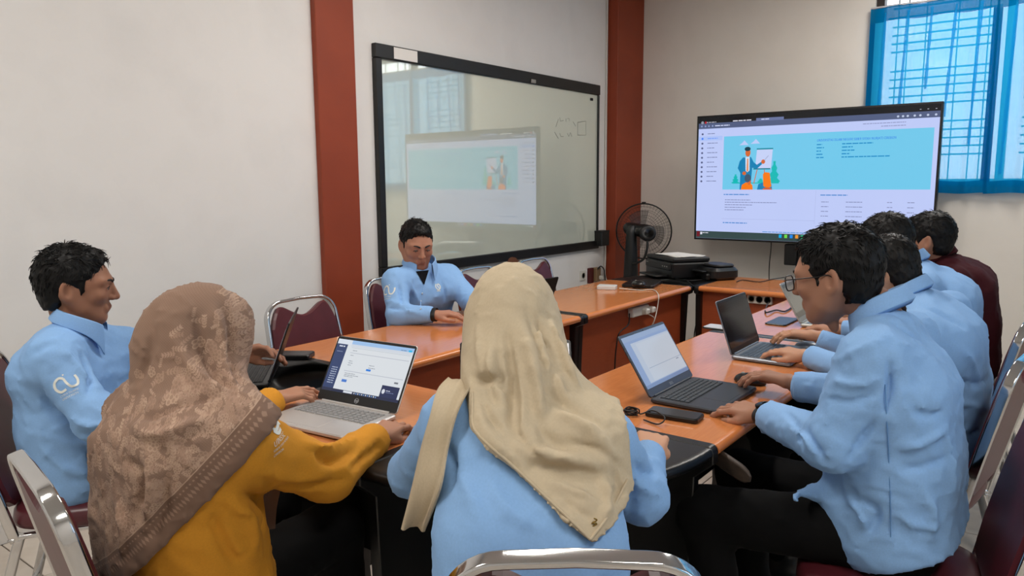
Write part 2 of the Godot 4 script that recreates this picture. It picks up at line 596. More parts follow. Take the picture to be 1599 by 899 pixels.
func curtain(called: String, label: String, x0: float, x1: float, y0: float, y1: float, tr: Transform3D, sd: int, group: String) -> void:
	var cm := mat("sheer blue curtain", Color(0.10, 0.62, 0.85, 0.86), 0.9, 0, 0.1)
	cm.transparency = BaseMaterial3D.TRANSPARENCY_ALPHA
	cm.backlight_enabled = true
	cm.backlight = Color(0.22, 0.80, 1.0)
	var hm := mat("curtain hem", Color(0.0, 0.36, 0.52, 0.97), 0.9, 0, 0.1)
	hm.transparency = BaseMaterial3D.TRANSPARENCY_ALPHA
	hm.backlight_enabled = true
	hm.backlight = Color(0.0, 0.52, 0.78)
	var t := Node3D.new()
	t.name = numbered(called)
	add_child(t)
	t.transform = tr
	tag(t, label, "curtain", group)
	var cols := int((x1 - x0) / 0.012)
	var wave := func(u: float, v: float) -> float:
		var d := 0.010 * sin(u * 21.0 + sd + 0.8 * sin(v * 2.0)) + 0.006 * sin(u * 47.0 + sd * 2.1 + v * 1.3) + 0.004 * sin(u * 90.0 + v * 0.7)
		return d * lerpf(1.15, 0.6, v)
	for band in [["sheer_panel", y0 + 0.085, y1 - 0.10, cm, 0.0], ["top_hem", y1 - 0.10, y1, hm, 0.001], ["bottom_hem", y0, y0 + 0.085, hm, 0.001], ["side_hem", y0 + 0.085, y1 - 0.10, hm, 0.003], ["side_hem", y0 + 0.085, y1 - 0.10, hm, 0.003]]:
		var m := MB.new()
		var p := PackedVector3Array()
		var rows := 10
		var a := x0
		var b := x1
		var cn := cols
		if band[0] == "side_hem":
			cn = 6
			if m != null and t.has_node("side_hem"): a = x1 - 0.035
			else: b = x0 + 0.035
		for r in rows + 1:
			for q in cn + 1:
				var u := lerpf(a, b, float(q) / cn)
				var y := lerpf(band[1], band[2], float(r) / rows)
				var v := (y - y0) / (y1 - y0)
				p.append(Vector3(u, y + 0.004 * sin(u * 21.0 + sd), wave.call(u, v) + band[4]))
		m.grid(p, cn + 1)
		part(band[0], m.mesh(), band[3], t)
	# pleats: narrow folds of doubled cloth hanging from the top hem
	for k in 5:
		var u0 := lerpf(x0, x1, (k + 0.7) / 5.4)
		var p := PackedVector3Array()
		for r in 9:
			var v := lerpf(0.97, 0.10 + 0.15 * ((k * 7 + sd) % 4), r / 8.0)
			var u: float = u0 - 0.05 * (1.0 - v) * (1.0 if k % 2 else 0.5)
			var wd := lerpf(0.006, 0.011, absf(sin(r * 0.9 + k)))
			for q in 3: p.append(Vector3(u + (q - 1) * wd, lerpf(y0, y1, v), wave.call(u, v) + [0.002, 0.012, 0.002][q]))
		var m := MB.new()
		m.grid(p, 3)
		part("pleat", m.mesh(), cm, t)

func build_windows() -> void:
	var tb := Transform3D(Basis(), Vector3(0, 0, ZB))
	window("window_1", WIN[0], WIN[1], WIN[2], WIN[3], "dark framed window with iron grille behind the sheer blue curtains", tb, 3)
	var tr := Transform3D(Basis(Vector3.UP, -PI / 2), Vector3(XR, 0, 0))     # x across -> z
	window("window_2", WINR[0], WINR[1], WINR[2], WINR[3], "dark framed window in the right wall", tr, 3)
	var rod := MB.new()
	rod.tube(PackedVector3Array([Vector3(WIN[0] - 0.02, 2.665, ZB + 0.05), Vector3(WIN[2] + 0.05, 2.665, ZB + 0.05)]), 0.008, 8)
	solo("curtain_rod", rod.mesh(), mat("rod", Color(0.85, 0.85, 0.86), 0.3, 0.6), "thin pale rod carrying the blue curtains", "curtain rod")
	var tc := Transform3D(Basis(), Vector3(0, 0, ZB + 0.055))
	curtain("curtain", "sheer blue curtain whose edge hangs behind the display", WIN[0] - 0.02, -0.56, 1.325, 2.66, tc, 1, "sheer blue curtains")
	curtain("curtain", "sheer blue curtain next to the one behind the display", -0.575, 0.30, 1.325, 2.66, Transform3D(Basis(), Vector3(0, 0, ZB + 0.062)), 4, "sheer blue curtains")
	curtain("curtain", "sheer blue curtain at the far end of the window row", 0.29, 1.18, 1.325, 2.66, tc, 7, "sheer blue curtains")
	var rr := MB.new()
	rr.tube(PackedVector3Array([Vector3(XR - 0.05, 2.665, WINR[0] - 0.05), Vector3(XR - 0.05, 2.665, WINR[2] + 0.05)]), 0.008, 8)
	solo("curtain_rod", rr.mesh(), mat("rod", Color(0.85, 0.85, 0.86), 0.3, 0.6), "thin pale rod on the right wall", "curtain rod")
	for k in 2:
		curtain("curtain", ["sheer blue curtain drawn to the near side of the right window", "sheer blue curtain drawn to the far side of the right window"][k], [WINR[0] - 0.04, -1.55][k], [-2.9, WINR[2] + 0.04][k], 1.1, 2.66, Transform3D(Basis(Vector3.UP, -PI / 2), Vector3(XR - 0.055, 0, 0)), 11 + k, "sheer blue curtains")

# ---------------------------------------------------------------- tables
func wood_mat(key: String, col: Color, rough: float) -> StandardMaterial3D:
	if mats.has(key): return mats[key]
	var m := mat(key, col, rough, 0, 0.5)
	var t := noise_tex(0.010, [Color(0.92, 0.90, 0.87), Color(1, 0.99, 0.98), Color(0.96, 0.945, 0.93), Color(1, 1, 1), Color(0.93, 0.915, 0.90)], 512, 5, 31)
	return triplanar(m, t, Vector3(0.55, 6.0, 6.0))

func table_module(label: String, length: float, pos: Vector3, turn: float) -> Node3D:
	var t := thing("table", label, "table", pos, turn, "wooden tables of the ring")
	var wood := wood_mat("table top wood", Color(0.79, 0.50, 0.30), 0.13)
	var edge := wood_mat("table edge wood", Color(0.82, 0.50, 0.28), 0.20)
	var dark := wood_mat("panel wood", Color(0.60, 0.28, 0.15), 0.42)
	var blk := mat("black end panel", Color(0.022, 0.022, 0.025), 0.38)
	var st := 0.035
	var L := length - 2 * st
	var m := MB.new()
	m.box(Vector3(0, TH - 0.017, 0), Vector3(L, 0.034, TD - 0.036))
	part("tabletop", m.mesh(), wood, t)
	for s in [-1, 1]:     # bullnose edges
		var pr := PackedVector2Array()
		for k in 9:
			var a := -PI / 2 + PI * k / 8
			pr.append(Vector2(cos(a) * 0.020, sin(a) * 0.0170))
		var m2 := MB.new()
		var p := PackedVector3Array()
		for x in [-L / 2, L / 2]:
			for q in pr: p.append(Vector3(x, TH - 0.017 + q.y, s * (TD / 2 - 0.018 + q.x)))
		m2.grid(p, 9, false, s > 0)
		var a0 := PackedVector3Array()
		for k in 9: a0.append(p[k])
		m2.fan(a0, s < 0)
		a0 = PackedVector3Array()
		for k in 9: a0.append(p[9 + k])
		m2.fan(a0, s > 0)
		part("rounded_edge", m2.mesh(), edge, t)
	for s in [-1, 1]:     # black end panels reaching from the floor to the top
		var m3 := MB.new()
		var poly := PackedVector2Array()
		var zz := TD / 2
		for k in 7: poly.append(Vector2(zz - 0.02 + 0.02 * sin(PI / 2 * k / 6.0), TH + 0.001 - 0.02 + 0.02 * cos(PI / 2 * k / 6.0)))
		poly.append_array([Vector2(zz, TH - 0.045), Vector2(zz - 0.05, TH - 0.09), Vector2(zz - 0.07, 0.06), Vector2(zz - 0.05, 0.0), Vector2(-zz + 0.05, 0.0), Vector2(-zz + 0.055, 0.06), Vector2(-zz + 0.03, TH - 0.06), Vector2(-zz, TH - 0.045)])
		for k in 7: poly.append(Vector2(-zz + 0.02 - 0.02 * cos(PI / 2 * k / 6.0), TH + 0.001 - 0.02 + 0.02 * sin(PI / 2 * k / 6.0)))
		m3.prism(poly, -st / 2, st / 2, Transform3D(Basis(Vector3(0, 0, 1), Vector3(0, 1, 0), Vector3(-1, 0, 0)), Vector3(s * (length / 2 - st / 2 - 0.001), 0, 0)), 0.003)
		part("end_panel", m3.mesh(), blk, t)
	m = MB.new()
	m.box(Vector3(0, 0.43, -TD / 2 + 0.075), Vector3(L - 0.002, 0.57, 0.018), 0.001)
	part("modesty_panel", m.mesh(), dark, t)
	m = MB.new()
	m.box(Vector3(0, 0.43, -TD / 2 + 0.0865), Vector3(L - 0.002, 0.57, 0.004))
	part("panel_backing", m.mesh(), blk, t)
	return t

func corner_table(label: String, pos: Vector3, a0: float) -> Node3D:
	# a quarter of a disc: centre at the inside corner of the ring, from angle a0 (about +y from +x towards -z) over 90 degrees
	var t := thing("corner_table", label, "table", pos, 0, "black corner tables of the ring")
	var blk := mat("black corner top", Color(0.030, 0.030, 0.033), 0.34)
	var leg := mat("black end panel", Color(0.022, 0.022, 0.025), 0.38)
	var m := MB.new()
	var n := 20
	var prof := [Vector2(0.0, -0.034), Vector2(TD - 0.022, -0.034), Vector2(TD - 0.008, -0.031), Vector2(TD - 0.002, -0.024), Vector2(TD, -0.017), Vector2(TD - 0.002, -0.008), Vector2(TD - 0.008, -0.002), Vector2(TD - 0.022, 0.0), Vector2(0.0, 0.0)]
	var p := PackedVector3Array()
	for q in prof:
		for k in n + 1:
			var a := a0 + PI / 2 * k / n
			# superellipse: fuller than a circle
			var e := pow(pow(absf(cos(2 * (a - a0 - PI / 4))), 6.0), 1.0) * 0.035
			var r: float = q.x * (1.0 + e)
			p.append(Vector3(cos(a) * r, TH + q.y, -sin(a) * r))
	m.grid(p, n + 1, false, false)
	for k in [0, n]:
		var ring := PackedVector3Array()
		for r in prof.size(): ring.append(p[r * (n + 1) + k])
		m.fan(ring, k == n)
	part("corner_top", m.mesh(), blk, t)
	m = MB.new()
	var am := a0 + PI / 4
	var lp := Vector3(cos(am) * 0.46, 0, -sin(am) * 0.46)
	m.lathe(PackedVector2Array([Vector2(0.05, 0.0), Vector2(0.05, 0.012), Vector2(0.025, 0.03), Vector2(0.025, TH - 0.06), Vector2(0.05, TH - 0.035)]), lp, 16)
	part("leg", m.mesh(), leg, t)
	return t

func build_tables() -> void:
	var g := 0.004
	var zm := -3.20
	var cl := (XI0 - TD / 2)
	var cr := (XI1 + TD / 2)
	table_module("wooden table in front of the man who sits below the whiteboard", ZI0 - zm - g, Vector3(cl, 0, (ZI0 + zm) / 2), -PI / 2)
	table_module("wooden table below the whiteboard with a closed laptop and white adapter on it", zm - ZI1 - g, Vector3(cl, 0, (zm + ZI1) / 2), -PI / 2)
	table_module("short wooden table in front of the display with a socket strip on its panel", XI1 - XI0 - g, Vector3((XI0 + XI1) / 2, 0, ZI1 - TD / 2), PI)
	table_module("wooden table carrying the dark laptop, mouse and the black power bank", ZI0 - zm - g, Vector3(cr, 0, (ZI0 + zm) / 2), PI / 2)
	table_module("wooden table in front of the man in the maroon shirt", zm - ZI1 - g, Vector3(cr, 0, (zm + ZI1) / 2), PI / 2)
	table_module("short wooden table under the silver laptop of the woman in yellow", XI1 - XI0 - g, Vector3((XI0 + XI1) / 2, 0, ZI0 + TD / 2), 0)
	corner_table("black rounded corner table under the laptop held by the man in profile", Vector3(XI0, 0, ZI0), PI)
	corner_table("black rounded corner table under the hand of the woman in beige hijab", Vector3(XI1, 0, ZI0), -PI / 2)
	corner_table("black rounded corner table under the printer and the fan", Vector3(XI0, 0, ZI1), PI / 2)
	corner_table("black rounded corner table in front of the display stand's right side", Vector3(XI1, 0, ZI1), 0.0)

# ---------------------------------------------------------------- chairs
var chair0: Node3D
func make_chair() -> Node3D:
	var t := Node3D.new()
	var chrome := mat("chrome", Color(0.80, 0.80, 0.80), 0.10, 1.0)
	var vinyl := mat("maroon vinyl", Color(0.34, 0.125, 0.155), 0.36, 0, 0.5)
	if not vinyl.albedo_texture: triplanar(vinyl, noise_tex(0.02, [Color(0.88, 0.88, 0.88), Color(1, 1, 1)], 256, 4, 41), Vector3(2, 2, 2))
	var foot := mat("black rubber", Color(0.03, 0.03, 0.03), 0.7)
	# back plane: leans backwards
	var lean := deg_to_rad(13.0)
	var bo := Vector3(0, 0.45, 0.20)
	var bu := Vector3(0, cos(lean), sin(lean))
	var bn := Vector3(0, -sin(lean), cos(lean))     # backwards
	var bt := Transform3D(Basis(Vector3.RIGHT, bu, bn), bo)
	# frame hoop
	var pts := PackedVector3Array()
	var hw := 0.185
	var top := 0.465
	var rr := 0.085
	pts.append(bt * Vector3(-0.175, -0.06, 0))
	pts.append(bt * Vector3(-0.19, 0.12, 0))
	pts.append(bt * Vector3(-0.192, 0.24, 0))
	for k in 9:
		var a := PI - PI / 2 * k / 8
		pts.append(bt * Vector3(-hw + rr + cos(a) * rr, top - rr + sin(a) * rr, 0))
	pts.append(bt * Vector3(0, top + 0.004, 0))
	for k in 9:
		var a := PI / 2 - PI / 2 * k / 8
		pts.append(bt * Vector3(hw - rr + cos(a) * rr, top - rr + sin(a) * rr, 0))
	pts.append(bt * Vector3(0.192, 0.24, 0))
	pts.append(bt * Vector3(0.19, 0.12, 0))
	pts.append(bt * Vector3(0.175, -0.06, 0))
	var m := MB.new()
	m.sweep(pts, rrect(0.015, 0.030, 0.005, 2), bn)
	part("back_frame", m.mesh(), chrome, t)
	# padded back: wavy top edge with a dip in the middle
	var poly := PackedVector2Array()
	for k in 25:
		var u := -1.0 + 2.0 * k / 24
		var au := absf(u)
		var y := top - 0.016 - 0.055 * pow(cos(u * PI / 2 * 1.25), 2.0) * (1.0 if au < 0.8 else 0.0) - 0.10 * pow(maxf(0.0, (au - 0.55) / 0.45), 2.6)
		poly.append(Vector2(u * (hw - 0.010), y))
	for q in [Vector2(0.184, 0.24), Vector2(0.181, 0.12), Vector2(0.165, 0.06), Vector2(0.13, 0.035), Vector2(-0.13, 0.035), Vector2(-0.165, 0.06), Vector2(-0.181, 0.12), Vector2(-0.184, 0.24)]: poly.append(q)
	m = MB.new()
	m.prism(poly, -0.022, 0.012, bt, 0.008)
	part("backrest", m.mesh(), vinyl, t)
	# seat pad
	m = MB.new()
	var sp := PackedVector2Array()
	for k in 40:
		var a := TAU * k / 40
		var c := cos(a)
		var s := sin(a)
		sp.append(Vector2(signf(c) * pow(absf(c), 0.55) * 0.215, signf(s) * pow(absf(s), 0.55) * 0.215))
	var p := PackedVector3Array()
	for q in [Vector2(0.02, 0.425), Vector2(0.5, 0.425), Vector2(0.90, 0.425), Vector2(0.985, 0.435), Vector2(1.0, 0.450), Vector2(0.985, 0.470), Vector2(0.94, 0.485), Vector2(0.80, 0.492), Vector2(0.6, 0.495), Vector2(0.3, 0.4965), Vector2(0.02, 0.497)]:
		for w in sp: p.append(Vector3(w.x * q.x, q.y, w.y * q.x))
	m.grid(p, 40, true, true)
	var cap := PackedVector3Array()
	for w in sp: cap.append(Vector3(w.x * 0.02, 0.497, w.y * 0.02))
	m.fan(cap, true)
	part("seat", m.mesh(), vinyl, t)
	# legs, side rails, stretchers
	for s in [-1.0, 1.0]:
		m = MB.new()
		m.sweep(curve([Vector3(0.17 * s, 0.415, 0.17), Vector3(0.178 * s, 0.36, 0.19), Vector3(0.185 * s, 0.012, 0.29)], 5), rrect(0.015, 0.028, 0.005, 2), Vector3(0, 0, 1))
		part("leg", m.mesh(), chrome, t)
		m = MB.new()
		m.sweep(curve([Vector3(0.17 * s, 0.415, -0.15), Vector3(0.178 * s, 0.36, -0.185), Vector3(0.185 * s, 0.012, -0.22)], 5), rrect(0.015, 0.028, 0.005, 2), Vector3(0, 0, 1))
		part("leg", m.mesh(), chrome, t)
		m = MB.new()
		m.sweep(curve([bt * Vector3(0.176 * s, -0.055, 0), Vector3(0.172 * s, 0.405, 0.185), Vector3(0.17 * s, 0.412, 0.0), Vector3(0.17 * s, 0.412, -0.17)], 5), rrect(0.022, 0.015, 0.005, 2), Vector3(0, 1, 0.01))
		part("side_rail", m.mesh(), chrome, t)
		for zz in [0.292, -0.222]:
			m = MB.new()
			m.box(Vector3(0.185 * s, 0.011, zz), Vector3(0.022, 0.022, 0.034), 0.004)
			part("rubber_foot", m.mesh(), foot, t)
	for q in [[0.17, 0.10, -0.0], [0.18, 0.13, 0.0]]:
		m = MB.new()
		var zz: float = 0.258 if q == [0.17, 0.10, -0.0] else -0.206
		m.sweep(PackedVector3Array([Vector3(-0.18, q[1] + 0.02, zz), Vector3(0.18, q[1] + 0.02, zz)]), rrect(0.018, 0.012, 0.004, 2), Vector3.UP)
		part("stretcher", m.mesh(), chrome, t)
	return t

func place_chair(pos: Vector3, face: Vector3, label: String) -> Node3D:
	var t: Node3D
	if chair0 == null:
		chair0 = make_chair()
		t = chair0
	else:
		t = chair0.duplicate()
	t.name = numbered("chair")
	add_child(t)
	t.position = pos
	t.rotation.y = atan2(-face.x, -face.z)
	tag(t, label, "chair", "maroon chairs with chrome frames")
	return t

# ---------------------------------------------------------------- whiteboard and things on the walls
func build_whiteboard() -> void:
	var z0 := -3.055
	var z1 := -5.567
	var y0 := 0.855
	var y1 := 2.219
	var ctr := Vector3(XL, (y0 + y1) / 2, (z0 + z1) / 2)
	var t := thing("whiteboard", "large glossy whiteboard in a dark wooden frame on the wall", "whiteboard", ctr)
	var fm := mat("board frame", Color(0.060, 0.052, 0.048), 0.42)
	if not fm.albedo_texture: triplanar(fm, noise_tex(0.02, [Color(0.6, 0.6, 0.6), Color(1, 1, 1)], 256, 4, 51), Vector3(8, 8, 1))
	var hl := (z0 - z1) / 2
	var hh := (y1 - y0) / 2
	for q in [["top_rail", Vector3(0.018, hh - 0.04, 0), Vector3(0.036, 0.08, 2 * hl)], ["bottom_rail", Vector3(0.018, -hh + 0.033, 0), Vector3(0.036, 0.066, 2 * hl)], ["side_rail", Vector3(0.018, -0.007, hl - 0.025), Vector3(0.035, 2 * hh - 0.148, 0.05)], ["side_rail", Vector3(0.016, -0.007, -hl + 0.010), Vector3(0.032, 2 * hh - 0.148, 0.016)]]:
		part(q[0], bxm(q[2], 0.004), fm, t, q[1])
	var bm := mat("gloss board", Color(0.84, 0.865, 0.81), 0.025, 0.22, 0.9)
	bm.clearcoat_enabled = true
	bm.clearcoat = 1.0
	bm.clearcoat_roughness = 0.03
	var surf := part("board_surface", bxm(Vector3(0.012, 2 * hh - 0.148, 2 * hl - 0.066)), bm, t, Vector3(0.010, -0.007, -0.017))
	# faint marker drawing: two scribbled words, arms and a box
	var ink := mat("faded marker", Color(0.52, 0.54, 0.50), 0.3)
	var draw := [[[868, 198], [872, 186]], [[866, 206], [872, 216]], [[874, 183], [875, 189], [880, 188]], [[884, 185], [884, 190]], [[886, 185], [889, 185], [889, 189]], [[895, 190], [899, 197]], [[874, 208], [876, 213], [880, 213]], [[886, 208], [888, 213], [891, 207], [893, 213]], [[902, 191], [915, 189], [915, 211], [902, 211], [902, 191]]]
	for l in draw:
		var p := PackedVector3Array()
		for q in l:
			var w := at_x(q[0], q[1], XL + 0.0165) - ctr
			p.append(w)
		var m := MB.new()
		m.sweep(p, PackedVector2Array([Vector2(-0.003, -0.0004), Vector2(0.003, -0.0004), Vector2(0.003, 0.0004), Vector2(-0.003, 0.0004)]), Vector3.RIGHT)
		part("marker_stroke", m.mesh(), ink, surf, Vector3(-0.010, 0.007, 0.017))
	# paper label and small magnets on the frame
	var a := at_x(615, 76, XL + 0.037)
	var b := at_x(652, 97, XL + 0.037)
	part("paper_label", bxm(Vector3(0.001, 0.066, absf(a.z - b.z)), 0), mat("paper", Color(0.88, 0.87, 0.85), 0.8), t, Vector3(XL + 0.037, 2.179, (a.z + b.z) / 2) - ctr, "blank white paper label")
	part("magnet", bxm(Vector3(0.012, 0.028, 0.055), 0.004), mat("grey plastic", Color(0.55, 0.55, 0.53), 0.5), t, at_x(833, 127, XL + 0.042) - ctr)
	part("magnet", bxm(Vector3(0.008, 0.022, 0.04), 0.003), mat("dark plastic", Color(0.06, 0.06, 0.06), 0.5), t, at_x(924, 155, XL + 0.02) - ctr)
	# torn brown patch on the bottom rail
	var m2 := MB.new()
	var poly := PackedVector2Array()
	for q in [[784, 411], [792, 409], [795, 403], [799, 401], [805, 402], [808, 406], [816, 408], [816, 410], [800, 411]]:
		var w := at_x(q[0], q[1], XL + 0.0375) - ctr
		poly.append(Vector2(w.z, w.y))
	m2.prism(poly, -0.0008, 0.0008, Transform3D(Basis(Vector3(0, 0, 1), Vector3(0, 1, 0), Vector3(-1, 0, 0)), Vector3(0.0375, 0, 0)))
	part("torn_tape", m2.mesh(), mat("brown tape", Color(0.42, 0.25, 0.15), 0.7), t, Vector3.ZERO, "torn brown tape")
	# small dark box beside the board
	var bp := at_x(939, 372, XL + 0.045)
	var bx := thing("marker_box", "small black box on the wall at the whiteboard's lower corner", "box", bp)
	part("shell", bxm(Vector3(0.085, 0.125, 0.13), 0.006), mat("dark plastic", Color(0.06, 0.06, 0.06), 0.5), bx)
	part("rim", bxm(Vector3(0.09, 0.012, 0.136), 0.003), mat("dark plastic", Color(0.06, 0.06, 0.06), 0.5), bx, Vector3(0, 0.062, 0))

func build_wall_things() -> void:
	var wp := mat("white plastic", Color(0.80, 0.79, 0.76), 0.45)
	var dk := mat("dark plastic", Color(0.06, 0.06, 0.06), 0.5)
	var p := at_x(910, 430, XL + 0.006)
	var s := thing("wall_socket", "square white wall socket below the whiteboard", "socket", p)
	part("plate", bxm(Vector3(0.012, 0.085, 0.085), 0.004), wp, s)
	var m := MB.new()
	m.lathe(PackedVector2Array([Vector2(0.024, 0), Vector2(0.024, 0.003), Vector2(0.020, 0.003), Vector2(0.019, -0.004), Vector2(0, -0.004)]), Vector3(0.006, 0, 0), 20, Basis(Vector3(0, 1, 0), Vector3(1, 0, 0), Vector3(0, 0, -1)))
	part("socket_well", m.mesh(), mat("socket grey", Color(0.45, 0.43, 0.38), 0.5), s)
	for k in [-1, 1]: part("socket_hole", bxm(Vector3(0.002, 0.005, 0.005)), dk, s, Vector3(0.004, 0, 0.009 * k))
	p = at_x(922, 430, XL + 0.012)
	var r := thing("plug_box", "dark red and tan plug box on the wall by the corner pillar", "socket", p)
	part("red_plate", bxm(Vector3(0.024, 0.13, 0.07), 0.003), mat("dark red plastic", Color(0.30, 0.035, 0.035), 0.5), r)
	part("adapter", bxm(Vector3(0.05, 0.12, 0.075), 0.006), mat("tan plastic", Color(0.52, 0.42, 0.30), 0.55), r, Vector3(0.012, 0.003, -0.078))
	part("plug", bxm(Vector3(0.04, 0.035, 0.035), 0.008), wp, r, Vector3(0.05, -0.025, -0.10))
	# dark cord around the adapter
	m = MB.new()
	m.tube(curve([p + Vector3(0.04, 0.055, -0.05), p + Vector3(0.05, 0.075, -0.09), p + Vector3(0.045, 0.04, -0.15), p + Vector3(0.045, 0.0, -0.16), p + Vector3(0.04, -0.06, -0.18), p + Vector3(0.03, -0.30, -0.18)], 5), 0.005, 6)
	solo("cable", m.mesh(), mat("black cord", Color(0.02, 0.02, 0.02), 0.5), "short black cord at the plug box by the corner pillar", "cord")
	# white conduit along the corner pillar
	m = MB.new()
	var c0 := at_x(947, 100, XL + 0.008)
	m.tube(curve([Vector3(XL + 0.008, HC, c0.z), Vector3(XL + 0.008, 2.2, c0.z), Vector3(XL + 0.012, 1.5, c0.z + 0.006), Vector3(XL + 0.008, 1.1, c0.z), Vector3(XL + 0.015, 0.8, c0.z - 0.004), Vector3(XL + 0.02, 0.62, c0.z + 0.01), Vector3(XL + 0.05, 0.56, c0.z + 0.03)], 6), 0.0075, 8)
	solo("wall_cable", m.mesh(), wp, "white cable running down the wall beside the corner pillar", "cord")

# ---------------------------------------------------------------- big display
func tv_image() -> Image:
	var W := 2048
	var H := 1166
	var img := Image.create(W, H, false, Image.FORMAT_RGB8)
	var bg := Color(0.77, 0.82, 1.0)
	img.fill(bg)
	var R := func(u0: float, v0: float, u1: float, v1: float, c: Color) -> void:
		img.fill_rect(Rect2i(int(u0 * W), int(v0 * H), int((u1 - u0) * W), int((v1 - v0) * H)), c)
	var P := func(u: float, v: float) -> Vector2: return Vector2(u * W, v * H)
	R.call(0, 0, 1, 0.052, Color(0.075, 0.085, 0.10))
	R.call(0, 0.048, 1, 0.093, Color(0.33, 0.38, 0.52))
	R.call(0.272, 0.028, 0.395, 0.052, Color(0.42, 0.47, 0.64))
	dashes(img, 0.035 * W, 0.037 * H, 0.05 * W, 8, Color(0.75, 0.75, 0.8), 1)
	fill_disc(img, P.call(0.018, 0.041), 14, 14, Color(0.6, 0.62, 0.68))
	fill_disc(img, P.call(0.034, 0.041), 9, 12, Color(0.75, 0.12, 0.18))
	dashes(img, 0.165 * W, 0.036 * H, 0.085 * W, 10, Color(0.9, 0.9, 0.95), 2)
	dashes(img, 0.295 * W, 0.036 * H, 0.035 * W, 8, Color(0.85, 0.88, 1), 3)
	for q in [0.93, 0.957, 0.985]: R.call(q - 0.003, 0.03, q + 0.003, 0.036, Color(0.7, 0.7, 0.75))
	for q in [0.85, 0.868, 0.885, 0.91, 0.93, 0.957, 0.985]: fill_disc(img, P.call(q, 0.073), 9, 9, Color(0.78, 0.82, 0.92))
	for q in [0.015, 0.033, 0.05, 0.068]: fill_disc(img, P.call(q, 0.071), 8, 8, Color(0.6, 0.66, 0.85))
	dashes(img, 0.08 * W, 0.067 * H, 0.07 * W, 9, Color(0.85, 0.88, 1), 4)
	# side menu
	R.call(0, 0.155, 0.118, 0.19, Color(0.70, 0.79, 1.0))
	for k in 11:
		var v := 0.135 if k == 0 else 0.173 + (k - 1) * 0.039
		var c := Color(0.25, 0.5, 1.0) if k == 1 else Color(0.33, 0.36, 0.52)
		fill_disc(img, P.call(0.020, v), 10, 10, c)
		dashes(img, 0.045 * W, (v - 0.004) * H, (0.05 if k % 3 else 0.035) * W, 7, c.lerp(bg, 0.35), 10 + k)
	# banner
	R.call(0.125, 0.162, 0.983, 0.594, Color(0.455, 0.815, 0.955))
	dashes(img, 0.72 * W, 0.112 * H, 0.16 * W, 6, Color(0.55, 0.58, 0.75), 30)
	dashes(img, 0.79 * W, 0.134 * H, 0.09 * W, 6, Color(0.55, 0.58, 0.75), 31)
	draw_text(img, "UNIVERSITAS ISLAM NEGERI SIBER SYEKH NURJATI CIREBON", 0.54 * W, 0.212 * H, 0.308 * W, 0.021 * H, Color(0.10, 0.42, 0.93))
	for k in 5:
		var v := 0.254 + k * 0.0245
		dashes(img, 0.54 * W, (v - 0.005) * H, [0.022, 0.03, 0.018, 0.025, 0.03][k] * W, 9, Color(0.02, 0.55, 0.80), 40 + k)
		dashes(img, 0.643 * W, (v - 0.005) * H, [0.12, 0.042, 0.052, 0.033, 0.185][k] * W, 9, Color(0.02, 0.55, 0.80), 50 + k)
	# picture: clouds, man at a flip chart, two listeners, plants
	var teal := Color(0.05, 0.75, 0.74)
	var blue := Color(0.03, 0.52, 0.73)
	var skin := Color(0.87, 0.42, 0.20)
	var org := Color(1.0, 0.50, 0.05)
	for q in [[0.22, 0.218], [0.272, 0.210]]:
		fill_poly(img, PackedVector2Array([P.call(q[0] - 0.022, q[1] + 0.018), P.call(q[0] - 0.008, q[1]), P.call(q[0] + 0.002, q[1] - 0.02), P.call(q[0] + 0.010, q[1] - 0.004), P.call(q[0] + 0.022, q[1] + 0.018)]), Color(0.76, 0.83, 1.0))
	for q in [[0.186, 0.545, 0.02, 0.075], [0.362, 0.545, 0.028, 0.175], [0.303, 0.545, 0.022, 0.04]]:
		var pts := PackedVector2Array()
		pts.append(P.call(q[0] - q[2] * 0.6, q[1]))
		for k in 7:
			var f := k / 6.0
			pts.append(P.call(q[0] - q[2] * (1.0 - 0.8 * f) * (1.0 if k % 2 == 0 else 0.55), q[1] - q[3] * (0.1 + 0.9 * f)))
		for k in 7:
			var f := 1.0 - k / 6.0
			pts.append(P.call(q[0] + q[2] * (1.0 - 0.8 * f) * (1.0 if k % 2 == 0 else 0.55), q[1] - q[3] * (0.1 + 0.9 * f)))
		pts.append(P.call(q[0] + q[2] * 0.6, q[1]))
		fill_poly(img, pts, teal)
	R.call(0.175, 0.537, 0.385, 0.545, teal)
	fill_poly(img, PackedVector2Array([P.call(0.281, 0.276), P.call(0.352, 0.276), P.call(0.347, 0.43), P.call(0.275, 0.43)]), Color(0.80, 0.85, 1.0))
	R.call(0.280, 0.266, 0.354, 0.277, Color(0.0, 0.55, 0.64))
	R.call(0.268, 0.424, 0.345, 0.434, Color(0.05, 0.50, 0.58))
	fill_line(img, P.call(0.285, 0.434), P.call(0.272, 0.545), 7, skin)
	fill_line(img, P.call(0.318, 0.434), P.call(0.318, 0.5), 7, skin)
	fill_poly(img, PackedVector2Array([P.call(0.218, 0.335), P.call(0.255, 0.333), P.call(0.268, 0.375), P.call(0.283, 0.395), P.call(0.303, 0.372), P.call(0.306, 0.392), P.call(0.283, 0.428), P.call(0.262, 0.418), P.call(0.257, 0.594), P.call(0.207, 0.594), P.call(0.208, 0.46), P.call(0.195, 0.42), P.call(0.203, 0.365)]), blue)
	fill_poly(img, PackedVector2Array([P.call(0.229, 0.333), P.call(0.249, 0.333), P.call(0.250, 0.44), P.call(0.240, 0.455), P.call(0.232, 0.44)]), Color(0.84, 0.92, 1.0))
	fill_poly(img, PackedVector2Array([P.call(0.237, 0.345), P.call(0.243, 0.345), P.call(0.245, 0.44), P.call(0.241, 0.452), P.call(0.236, 0.44)]), skin.lerp(Color.WHITE, 0.25))
	fill_disc(img, P.call(0.240, 0.297), 24, 38, skin)
